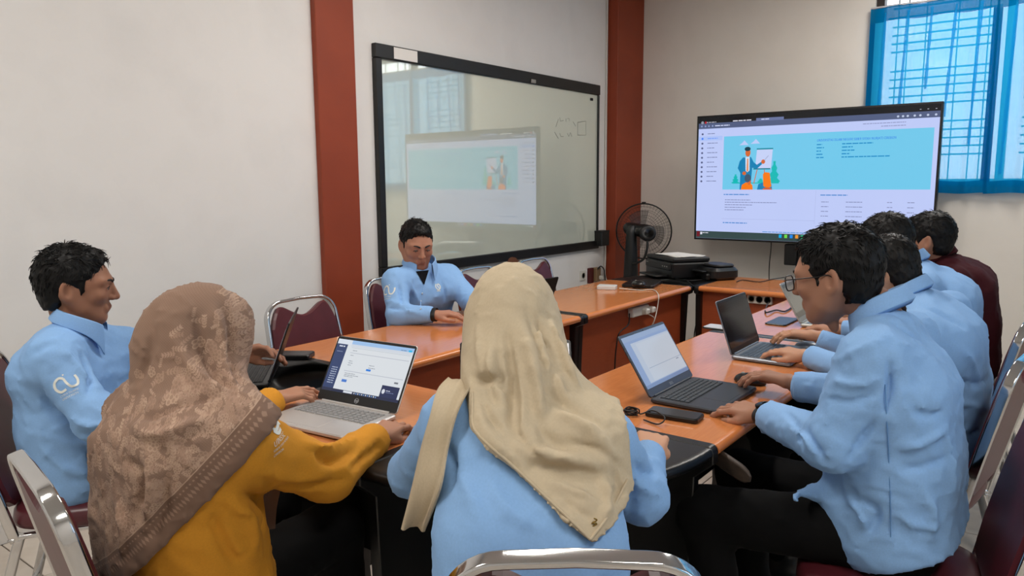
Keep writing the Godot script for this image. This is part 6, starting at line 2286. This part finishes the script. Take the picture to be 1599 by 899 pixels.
func woman_beige() -> void:
	var skin := lin(0.80, 0.60, 0.48)
	var fw := Vector3(-0.607, 0, -0.795)
	var j := {"hip": at(828, 985, 1.30), "waist": at(828, 850, 1.32), "chest": at(828, 700, 1.42), "neck": at(815, 590, 1.48), "shL": at(710, 660, 1.44), "shR": at(938, 692, 1.43), "elL": at(646, 738, 1.64), "elR": at(1000, 775, 1.50), "wrL": at(735, 640, 1.86), "wrR": at(1013, 706, 1.66), "knL": at(740, 940, 1.72), "knR": at(900, 940, 1.72), "anL": at(760, 1130, 1.80), "anR": at(890, 1130, 1.80), "fwd": fw, "depth": 0.095, "wide": 0.070, "arm": 0.98}
	var t := person("woman in a beige hijab and light blue shirt, seen from behind", j)
	var r: Vector3 = j.root
	var f := shirt_field(j, 0.009)
	f.warp(wrinkle(13, 0.004, 8, 9, 8), 0.05)
	for q in [[[[690, 690], [705, 720], [712, 760]], 0.012, -0.008], [[[715, 730], [735, 770], [745, 810]], 0.014, 0.006], [[[760, 760], [800, 800], [860, 830]], 0.016, 0.005], [[[990, 720], [1010, 740], [1028, 735]], 0.009, -0.007], [[[985, 745], [1008, 765], [1030, 775]], 0.010, 0.006], [[[1000, 700], [1015, 720], [1030, 722]], 0.008, 0.006], [[[975, 700], [985, 760], [985, 820]], 0.010, -0.005]]: pix_fold(f, q[0], q[1], q[2])
	part("shirt", mesh_of(f, r), BLUE, t)
	cuff(t, r, j.wrR, j.elR, 0.038, BLUE)
	cuff(t, r, j.wrL, j.elL, 0.038, BLUE)
	trousers(t, j, r)
	var hx := Transform3D(basis_to(Vector3(-0.60, -0.28, -0.78)), at(800, 513, 1.55))
	var mb := MB.new()
	body_mesh(j, skin, mb)
	head_skin(mb, hx, skin, at(812, 600, 1.49), 0.95, 0.006, true, true)
	hand(mb, j.wrR, Vector3(-0.36, 0.10, -0.92), Vector3(0.25, 1, 0.05), 1.0, skin, [0.40, 0.46, 0.50, 0.54], 0.05, 0.4, 0.96)
	hand(mb, j.wrL, Vector3(0.1, 0.02, -1), Vector3(0, 1, 0), -1.0, skin, [0.3, 0.3, 0.35, 0.4], 0.05, 0.3, 0.9)
	part("body", shift(mb, r), skin_mat(), t)
	# hijab: hood, folds down the neck, triangle over the back
	var lo := f.o
	var hj := Field.new(Vector3(hx.origin.x - 0.24, 0.68, hx.origin.z - 0.22), Vector3(hx.origin.x + 0.36, 1.34, hx.origin.z + 0.34), 0.0055)
	var B := hx.basis
	hj.ell(hx.origin + B * Vector3(0, 0.012, 0.008), B, Vector3(0.094, 0.124, 0.118))
	hj.cone(hx.origin + B * Vector3(0, -0.03, 0.02), at(806, 590, 1.46), 0.092, 0.088, 0.05, B.x, 0.0, 0.015)
	hj.cone(at(806, 575, 1.47), at(828, 655, 1.42), 0.080, 0.080, 0.05, B.x, 0.012, 0.045)
	var inside := at(850, 690, 1.40)
	var pl := []
	for e in [[[735, 668], [925, 848]], [[925, 848], [985, 745]], [[985, 745], [975, 655]], [[735, 560], [735, 668]]]:
		pl.append(edge_plane(over(f, e[0][0], e[0][1], 1.40), over(f, e[1][0], e[1][1], 1.40), fw, inside))
	drape(hj, f, 0.017, pl, 0.03)
	hj.warp(wrinkle(19, 0.004, 6, 6, 6), 0.05)
	for q in [[[[812, 500], [830, 560], [842, 620], [838, 680]], 0.016, 0.010], [[[790, 510], [800, 570], [802, 630], [800, 690]], 0.014, -0.010], [[[765, 540], [770, 590], [790, 650]], 0.012, 0.009], [[[752, 585], [775, 600], [790, 640]], 0.010, -0.010], [[[840, 480], [858, 540], [868, 600]], 0.012, -0.010], [[[858, 500], [876, 555], [905, 610]], 0.012, 0.009], [[[735, 585], [760, 595], [790, 590]], 0.009, -0.010], [[[745, 640], [770, 690], [830, 735]], 0.012, 0.006], [[[800, 690], [860, 715], [940, 725]], 0.018, 0.010], [[[820, 725], [880, 735], [950, 745]], 0.014, -0.010], [[[870, 640], [920, 670], [960, 720]], 0.018, 0.008], [[[850, 600], [900, 640], [945, 670]], 0.014, -0.007], [[[930, 740], [950, 780], [935, 820]], 0.012, 0.008], [[[960, 730], [970, 760], [955, 790]], 0.010, -0.008], [[[830, 620], [850, 680], [900, 700]], 0.012, -0.008]]: pix_fold(hj, q[0], q[1], q[2])
	for q in [[[[822, 470], [838, 530], [850, 590], [862, 640]], 0.007, -0.005], [[[836, 470], [852, 530], [866, 585], [890, 630]], 0.008, 0.006], [[[852, 480], [866, 530], [880, 575], [920, 625]], 0.006, -0.005], [[[800, 520], [812, 580], [818, 640], [812, 690]], 0.008, 0.006], [[[776, 520], [782, 580], [800, 640]], 0.006, -0.005], [[[745, 500], [748, 550], [760, 590]], 0.008, 0.004], [[[800, 640], [815, 690], [850, 720]], 0.008, -0.006], [[[750, 610], [765, 650], [800, 690]], 0.007, -0.005], [[[880, 690], [930, 700], [975, 735]], 0.008, -0.005], [[[850, 745], [900, 770], [945, 790]], 0.010, 0.005], [[[860, 765], [900, 795], [930, 812]], 0.008, -0.004]]: pix_fold(hj, q[0], q[1], q[2])
	drape(hj, f, 0.006, pl, 0.006)
	# face opening
	hj.ell(hx.origin + B * Vector3(0, -0.012, -0.105), B, Vector3(0.060, 0.078, 0.062), 0.01, true)
	var hm := cloth("beige hijab", Color(0.765, 0.705, 0.60), 0.9)
	triplanar(hm, noise_tex(0.25, [Color(0.94, 0.94, 0.94), Color(1, 1, 1)], 128, 2, 73), Vector3(5, 5, 5))
	var hj_part := part("hijab", mesh_of(hj, r), hm, t)
	var rows := []
	for q in [[700, 588, 748, 580, 1.45], [682, 606, 738, 600, 1.40], [668, 650, 716, 645, 1.38], [652, 705, 702, 702, 1.38], [639, 765, 690, 764, 1.40], [626, 826, 664, 828, 1.42]]: rows.append([over(f, q[0], q[1], q[4], 0.026), over(f, q[2], q[3], q[4], 0.030)])
	var tail := ribbon(rows, 0.004, 0.005)
	part("hijab_tail", shift(tail, r), hm, hj_part)
	hem(hj_part, hj, r, [[738, 612], [738, 640], [740, 668], [765, 696], [800, 726], [845, 768], [885, 806], [922, 842]], 0.0030, hm)
	hem(hj_part, hj, r, [[922, 842], [945, 812], [965, 778], [980, 748]], 0.0030, hm)
	var bp := hj.hit(eye, ray(927, 818))
	var m := MB.new()
	var p := PackedVector3Array()
	var n := hj.grad(bp)
	var u := Vector3.UP
	var sd := u.cross(n).normalized()
	for k in 21: p.append(bp + n * 0.002 + sd * sin(k * TAU / 14.0) * 0.005 * (1.0 if k < 10 else -1.0) + u * (0.009 - 0.0009 * k))
	m.tube(p, 0.0014, 6)
	part("brooch", shift(m, r), mat("gold", Color(0.62, 0.52, 0.30), 0.3, 0.9), hj_part, Vector3.ZERO, "small gold letter charm")

func floral_image() -> Image:
	var S := 1024
	var img := Image.create(S, S, false, Image.FORMAT_RGB8)
	var base := Color(0.53, 0.43, 0.365)
	img.fill(base)
	var rg := RandomNumberGenerator.new()
	rg.seed = 12
	# fine weave
	for k in range(0, S, 6):
		img.fill_rect(Rect2i(k, 0, 1, S), base.darkened(0.08))
		img.fill_rect(Rect2i(0, k, S, 1), base.darkened(0.06))
	var light := Color(0.68, 0.575, 0.495)
	var mid := Color(0.59, 0.48, 0.41)
	# v runs up from the hem: 1 m = 1600 px
	for k in 900:
		var v := absf(rg.randfn()) * 0.10 + 0.055
		if v > 0.27: continue
		var c := Vector2(rg.randf() * S, S - v * 1600.0)
		var sc := rg.randf_range(0.45, 1.0)
		var col := mid.lerp(light, rg.randf())
		if rg.randf() < 0.45:
			var a0 := rg.randf() * TAU
			for q in 5:
				var d := Vector2.from_angle(a0 + TAU * q / 5) * 11.0 * sc
				fill_disc(img, c + d, 8.5 * sc, 8.5 * sc, col)
				fill_disc(img, c + d * 1.05, 4.5 * sc, 4.5 * sc, col.lerp(base, 0.6))
			fill_disc(img, c, 5 * sc, 5 * sc, base.lerp(col, 0.3))
		else:
			var dir := Vector2.from_angle(rg.randf() * TAU)
			for q in 5:
				var b := c + dir * (q * 10.0 - 20.0) * sc
				for s in [-1, 1]:
					var o := dir.rotated(0.8 * s) * 12.0 * sc
					fill_poly(img, PackedVector2Array([b, b + o * 0.5 + o.orthogonal() * 0.3, b + o * 1.2, b + o * 0.5 - o.orthogonal() * 0.3]), col)
			fill_line(img, c - dir * 24 * sc, c + dir * 30 * sc, 2.0, col)
	# border band along the hem
	img.fill_rect(Rect2i(0, S - 88, S, 88), Color(0.47, 0.37, 0.31))
	img.fill_rect(Rect2i(0, S - 90, S, 3), light)
	for k in range(0, S, 14):
		fill_disc(img, Vector2(k, S - 74), 3, 3, mid)
		fill_poly(img, PackedVector2Array([Vector2(k, S - 62), Vector2(k + 5, S - 50), Vector2(k, S - 38), Vector2(k - 5, S - 50)]), mid)
	return img

func woman_yellow() -> void:
	var skin := lin(0.66, 0.48, 0.38)
	var fw := Vector3(-0.12, 0, -1)
	var j := {"hip": at(290, 915, 1.64), "waist": at(282, 800, 1.60), "chest": at(290, 690, 1.58), "neck": at(305, 615, 1.62), "shL": at(232, 650, 1.76), "shR": at(372, 690, 1.50), "elL": at(330, 690, 2.0), "elR": at(512, 740, 1.70), "wrL": at(432, 622, 2.22), "wrR": at(590, 682, 1.91), "knL": Vector3(-1.72, 0.55, -1.16), "knR": Vector3(-1.46, 0.55, -1.16), "anL": Vector3(-1.72, 0.11, -1.20), "anR": Vector3(-1.46, 0.11, -1.20), "fwd": fw, "depth": 0.115, "wide": 0.075, "arm": 1.12}
	var t := person("woman in a patterned brown hijab and mustard yellow shirt at the silver laptop", j)
	var r: Vector3 = j.root
	var ym := cloth("mustard shirt", Color(0.81, 0.555, 0.17), 0.8)
	triplanar(ym, noise_tex(0.25, [Color(0.93, 0.93, 0.93), Color(1, 1, 1)], 128, 2, 75), Vector3(6, 6, 6))
	var f := shirt_field(j, 0.009)
	f.cone(at(330, 830, 1.58), at(350, 900, 1.62), 0.09, 0.10, 0.06)
	f.warp(wrinkle(29, 0.005, 8, 8, 8), 0.05)
	for q in [[[[490, 700], [520, 720], [560, 700]], 0.012, -0.010], [[[470, 690], [510, 700], [560, 680]], 0.010, 0.008], [[[545, 735], [570, 715], [600, 690]], 0.010, -0.008], [[[380, 770], [420, 790], [410, 830]], 0.014, -0.012], [[[340, 770], [390, 810], [400, 870]], 0.014, 0.008], [[[400, 730], [450, 745], [510, 745]], 0.014, 0.006], [[[430, 760], [500, 758], [550, 745]], 0.010, -0.006], [[[330, 800], [350, 850], [380, 890]], 0.012, -0.009]]: pix_fold(f, q[0], q[1], q[2])
	part("shirt", mesh_of(f, r), ym, t)
	cuff(t, r, j.wrR, j.elR, 0.042, ym)
	cuff(t, r, j.wrL, j.elL, 0.042, ym)
	trousers(t, j, r, Color(0.02, 0.021, 0.023))
	# emblem on the sleeve
	var an := anchor(f, 432, 680, 450, 698)
	an = anchor(f, 432, 682, 442, 668)
	var em := MB.new()
	print_stroke(em, f, an, [Vector2(0.0174, 0.0377), Vector2(0.0029, 0.0319), Vector2(0.0087, 0.0116), Vector2(0.0290, 0.0174), Vector2(0.0377, 0.0348), Vector2(0.0261, 0.0464), Vector2(0.0203, 0.0261), Vector2(0.0377, 0.0145)], 0.0075)
	print_stroke(em, f, an, [Vector2(0.0000, 0.0145), Vector2(0.0116, 0.0029), Vector2(0.0290, 0.0058)], 0.0075)
	print_text(em, f, an, "UINSSC", -0.018, -0.008, 0.0115)
	print_text(em, f, an, "SIBER SYEKH NURJATI", -0.020, -0.020, 0.0048)
	print_text(em, f, an, "CIREBON", -0.020, -0.029, 0.0048)
	part("sleeve_print", shift(em, r), mat("white print", Color(0.86, 0.87, 0.84), 0.6), t, Vector3.ZERO, "white printed university emblem")
	var hx := Transform3D(basis_to(Vector3(-0.05, -0.22, -1)), at(306, 543, 1.65))
	var mb := MB.new()
	body_mesh(j, skin, mb)
	head_skin(mb, hx, skin, at(305, 620, 1.63), 0.95, 0.006, true, true)
	hand(mb, j.wrR + (j.wrR - j.elR).normalized() * 0.005, Vector3(-0.30, 0.05, -0.95), Vector3(0.25, 1, 0.1), 1.0, skin, [0.30, 0.34, 0.40, 0.46], 0.05, 0.4, 0.92)
	hand(mb, j.wrL, Vector3(0.25, 0.05, -0.97), Vector3(0.1, 1, 0.25), -1.0, skin, [0.25, 0.45, 0.55, 0.60], 0.08, 0.3, 0.92)
	part("body", shift(mb, r), skin_mat(), t)
	# hijab
	var hj := Field.new(Vector3(hx.origin.x - 0.32, 0.52, hx.origin.z - 0.22), Vector3(hx.origin.x + 0.34, 1.33, hx.origin.z + 0.36), 0.0065)
	var B := hx.basis
	hj.ell(hx.origin + B * Vector3(0, 0.012, 0.012), B, Vector3(0.092, 0.124, 0.122))
	hj.cone(hx.origin + B * Vector3(0, -0.03, 0.02), at(300, 625, 1.60), 0.094, 0.095, 0.05, B.x, 0, 0.01)
	hj.cone(at(296, 620, 1.62), at(275, 720, 1.58), 0.09, 0.115, 0.06, B.x, 0.02, 0.07)
	hj.ell(hx.origin + B * Vector3(0, 0.026, -0.024), B, Vector3(0.086, 0.104, 0.090), 0.05)
	hj.ell(hx.origin + B * Vector3(0, 0.078, -0.078), B, Vector3(0.058, 0.034, 0.030), 0.03)
	hj.cone(at(268, 700, 1.60), at(240, 860, 1.56), 0.085, 0.080, 0.06, Vector3(0.9, 0, 0.3).normalized(), 0.05, 0.05)
	hj.cone(at(330, 625, 1.58), at(385, 672, 1.48), 0.075, 0.060, 0.05)
	var inside := at(280, 640, 1.5)
	var hem_a := at(432, 662, 1.46)
	var hem_b := at(198, 905, 1.45)
	var hp := edge_plane(hem_a, hem_b, Vector3(0.75, 0.05, 0.62), inside)
	var side := edge_plane(at(440, 600, 1.5), at(438, 680, 1.5), Vector3(1, 0, 0.2), inside)
	drape(hj, f, 0.020, [hp, side], 0.03)
	hj.plane(hp[0], hp[1])
	hj.warp(wrinkle(33, 0.005, 6, 6, 6), 0.05)
	for q in [[[[330, 480], [345, 540], [372, 610]], 0.012, 0.009], [[[305, 490], [325, 560], [365, 615]], 0.012, -0.010], [[[345, 470], [362, 540], [374, 600]], 0.010, -0.007], [[[270, 520], [300, 580], [360, 620]], 0.014, 0.009], [[[215, 640], [240, 650], [300, 625], [365, 618]], 0.012, -0.008], [[[210, 670], [260, 680], [330, 650]], 0.014, 0.010], [[[190, 720], [220, 740], [215, 800]], 0.014, -0.009], [[[230, 690], [240, 760], [225, 830]], 0.014, 0.009], [[[180, 780], [195, 820], [190, 870]], 0.012, 0.008], [[[262, 740], [255, 790], [235, 840]], 0.012, -0.008], [[[240, 480], [235, 540], [215, 600]], 0.012, -0.006]]: pix_fold(hj, q[0], q[1], q[2])
	drape(hj, f, 0.006, [hp, side], 0.006)
	hj.ell(hx.origin + B * Vector3(0, -0.012, -0.125), B, Vector3(0.062, 0.085, 0.066), 0.01, true)
	var hm := cloth("patterned brown hijab", Color(1, 1, 1), 0.9)
	var img := floral_image()
	img.generate_mipmaps()
	hm.albedo_texture = ImageTexture.create_from_image(img)
	var ed := (hem_b - hem_a).normalized()
	var hp0: Vector3 = hp[0]
	var hp1: Vector3 = hp[1]
	var hij := part("hijab", mesh_of(hj, r, null, func(p: Vector3) -> Vector2: return Vector2((p - hp0).dot(ed) * 1.5625, 1.0 - clampf(-(p - hp0).dot(hp1) * 1.5625, 0.0, 0.999))), hm, t)
	var tail := ribbon([[at(380, 760, 1.66), at(440, 755, 1.70)], [at(372, 790, 1.66), at(432, 790, 1.70)], [at(390, 818, 1.66), at(428, 826, 1.70)]], 0.004, 0.004)
	part("hijab_tail", shift(tail, r), mat("sheer brown", Color(0.42, 0.34, 0.30), 0.9), hij)

func man_profile() -> void:
	var skin := lin(0.58, 0.41, 0.32)
	var fw := Vector3(0.56, 0, -0.83)
	var j := {"hip": at(132, 735, 2.36), "waist": at(118, 660, 2.33), "chest": at(112, 575, 2.31), "neck": at(120, 505, 2.30), "shL": at(196, 545, 2.46), "shR": at(84, 560, 2.16), "elL": at(270, 590, 2.55), "elR": at(150, 655, 2.14), "wrL": at(372, 552, 2.52), "wrR": at(262, 622, 2.34), "knL": Vector3(-2.16, 0.55, -1.22), "knR": Vector3(-2.36, 0.55, -1.34), "anL": Vector3(-2.14, 0.11, -1.24), "anR": Vector3(-2.34, 0.11, -1.36), "fwd": fw, "depth": 0.100, "wide": 0.075, "arm": 1.10}
	var t := person("man seen in profile in a light blue shirt, holding a black laptop's lid", j)
	var r: Vector3 = j.root
	var f := shirt_field(j, 0.009)
	f.cone(at(128, 690, 2.30), at(132, 745, 2.30), 0.085, 0.10, 0.06)
	f.warp(wrinkle(43, 0.005, 7, 12, 7), 0.05)
	for q in [[[[125, 545], [140, 580], [138, 620]], 0.010, -0.010], [[[100, 545], [125, 575], [135, 600]], 0.010, 0.007], [[[60, 590], [80, 640], [110, 665]], 0.014, -0.006], [[[110, 650], [140, 665], [185, 655]], 0.010, 0.008], [[[120, 675], [150, 680], [190, 670]], 0.010, -0.008], [[[130, 690], [150, 700], [165, 690]], 0.010, 0.006], [[[60, 690], [100, 730], [150, 745]], 0.014, 0.006], [[[130, 690], [145, 720], [140, 755]], 0.010, -0.006], [[[40, 560], [60, 545], [90, 535]], 0.012, -0.005]]: pix_fold(f, q[0], q[1], q[2])
	f.plane(at(100, 770, 2.32), Vector3(-0.25, -1, 0.30))
	var sh := part("shirt", mesh_of(f, r), BLUE, t)
	cuff(t, r, j.wrL, j.elL, 0.041, BLUE)
	trousers(t, j, r)
	cu_logo(f, anchor(f, 103, 597, 118, 592), 1.35, r, t)
	var hx := Transform3D(basis_to(Vector3(0.48, -0.10, -0.87)), at(118, 448, 2.29))
	collar(t, r, at(122, 508, 2.29), Vector3(0.15, 1, -0.2), fw, BLUE, 0.070, 0.35, 0.05)
	var mb := MB.new()
	body_mesh(j, skin, mb)
	head_skin(mb, hx, skin, at(118, 512, 2.29), 0.95)
	hand(mb, j.wrL, Vector3(0.72, 0.10, -0.68), Vector3(-0.5, 0.75, -0.4), -1.0, skin, [0.35, 0.40, 0.42, 0.45], 0.08, 0.2, 1.0)
	hand(mb, j.wrR, Vector3(0.5, 0.0, -0.86), Vector3(0, 1, 0), 1.0, skin, [0.3, 0.3, 0.35, 0.4], 0.06, 0.3, 1.0)
	part("body", shift(mb, r), skin_mat(), t)
	var hr := hx
	hr.origin -= r
	head_details(t, hr)
	head_hair(t, hr, 53, 1.15, 0.0, 0.0, 330, Vector3(0, 0.0, 0.004))

func man_whiteboard() -> void:
	var skin := lin(0.66, 0.47, 0.38)
	var fw := Vector3(0.95, 0, 0.1)
	var j := {"hip": Vector3(-2.80, 0.57, -2.84), "waist": Vector3(-2.78, 0.74, -2.83), "chest": at(660, 452, 3.90), "neck": at(654, 417, 3.84), "shL": at(700, 432, 4.00), "shR": at(618, 440, 3.70), "elL": at(735, 470, 3.90), "elR": at(622, 492, 3.60), "wrL": at(745, 480, 3.72), "wrR": at(678, 491, 3.56), "knL": Vector3(-2.38, 0.55, -2.98), "knR": Vector3(-2.38, 0.55, -2.72), "anL": Vector3(-2.42, 0.11, -2.98), "anR": Vector3(-2.42, 0.11, -2.72), "fwd": fw, "depth": 0.105, "wide": 0.085, "arm": 1.05}
	var t := person("man in a light blue shirt sitting below the whiteboard and looking down", j)
	var r: Vector3 = j.root
	var f := shirt_field(j, 0.009)
	f.warp(wrinkle(47, 0.004, 8, 10, 8), 0.05)
	for q in [[[[622, 440], [626, 460], [628, 478]], 0.010, -0.009], [[[605, 480], [625, 484], [640, 482]], 0.009, -0.008], [[[612, 488], [635, 486], [655, 490]], 0.008, 0.007], [[[600, 470], [620, 474], [640, 478]], 0.008, 0.006], [[[640, 440], [645, 455], [655, 470]], 0.010, 0.006], [[[690, 440], [696, 455], [695, 470]], 0.010, -0.008]]: pix_fold(f, q[0], q[1], q[2])
	var sh := part("shirt", mesh_of(f, r), BLUE, t)
	cuff(t, r, j.wrR, j.elR, 0.040, BLUE)
	trousers(t, j, r)
	# placket, buttons, undershirt, pocket, emblems
	var m := MB.new()
	var pl := PackedVector3Array()
	for q in [[661, 446], [659, 458], [657, 470], [657, 482]]:
		pl.append(f.hit(eye, ray(q[0], q[1])) - r)
	m.tube(curve(Array(pl), 3), 0.0025, 5)
	part("placket", m.mesh(), BLUE, sh)
	for k in 3:
		m = MB.new()
		var bp := pl[k + 1] - (pl[k + 1] - (eye - r)).normalized() * 0.003
		m.lathe(PackedVector2Array([Vector2(0, -0.001), Vector2(0.005, -0.001), Vector2(0.005, 0.002), Vector2(0, 0.002)]), bp, 10, Basis(Vector3(0, 0, 1), Vector3(1, 0, 0), Vector3(0, 1, 0)))
		part("button", m.mesh(), mat("button", Color(0.75, 0.82, 0.88), 0.4), sh)
	cu_logo(f, anchor(f, 607, 453, 612, 453), 1.5, r, t)
	var an := anchor(f, 684, 448, 688, 448)
	var em := MB.new()
	print_stroke(em, f, an, [Vector2(-0.010, 0.016), Vector2(-0.016, 0.002), Vector2(-0.006, -0.012), Vector2(0.008, -0.010), Vector2(0.014, 0.004), Vector2(0.004, 0.016), Vector2(-0.004, 0.006), Vector2(0.006, -0.004)], 0.006)
	print_stroke(em, f, an, [Vector2(-0.012, -0.020), Vector2(0.012, -0.020)], 0.004)
	part("chest_print", shift(em, r), mat("white print", Color(0.86, 0.87, 0.84), 0.6), t, Vector3.ZERO, "white embroidered emblem on the chest")
	var hx := Transform3D(basis_to(Vector3(0.80, -0.28, 0.42)), at(650, 382, 3.80))
	var ua := anchor(f, 660, 436, 666, 436)
	var um := MB.new()
	var uw := func(px: float, py: float) -> Vector3:
		var h := f.hit(eye, ray(px, py))
		return h + f.grad(h) * 0.003 - r
	for k in 4:
		um.quad(uw.call(lerpf(649, 661, k / 4.0), lerpf(424, 444, k / 4.0)), uw.call(lerpf(649, 661, (k + 1) / 4.0), lerpf(424, 444, (k + 1) / 4.0)), uw.call(lerpf(669, 662, (k + 1) / 4.0), lerpf(422, 444, (k + 1) / 4.0)), uw.call(lerpf(669, 662, k / 4.0), lerpf(422, 444, k / 4.0)))
	part("undershirt", um.mesh(), cloth("navy undershirt", Color(0.03, 0.035, 0.06), 0.9), t)
	collar(t, r, at(655, 413, 3.83), Vector3(0.12, 1, 0.05), Vector3(0.86, 0, 0.42), BLUE, 0.078, 0.50, 0.045)
	var mb := MB.new()
	body_mesh(j, skin, mb)
	head_skin(mb, hx, skin, at(653, 420, 3.84), 0.98)
	hand(mb, j.wrR, Vector3(0.80, 0.05, -0.60), Vector3(0, 1, 0.1), 1.0, skin, [0.28, 0.32, 0.36, 0.4], 0.08, 0.2, 0.96)
	hand(mb, j.wrL, Vector3(0.95, 0.0, 0.1), Vector3(0, 1, 0), -1.0, skin, [0.3, 0.3, 0.35, 0.4], 0.06, 0.3, 0.96)
	part("body", shift(mb, r), skin_mat(), t)
	watch(t, r, j.wrR + (j.wrR - j.elR).normalized() * 0.002, (j.wrR - j.elR).normalized(), Vector3(0, 1, 0.3), 0.031, false)
	var hr := hx
	hr.origin -= r
	head_details(t, hr, 0.005, 0.5)
	head_hair(t, hr, 61, 0.95, 0.0, 0.0, 200)

func _ready() -> void:
	setup()
	build_room()
	build_windows()
	build_tables()
	build_chairs()
	build_whiteboard()
	build_wall_things()
	build_display()
	build_fan()
	build_printer()
	build_laptops()
	build_table_things()
	build_under_table()
	build_backpack()
	build_people()
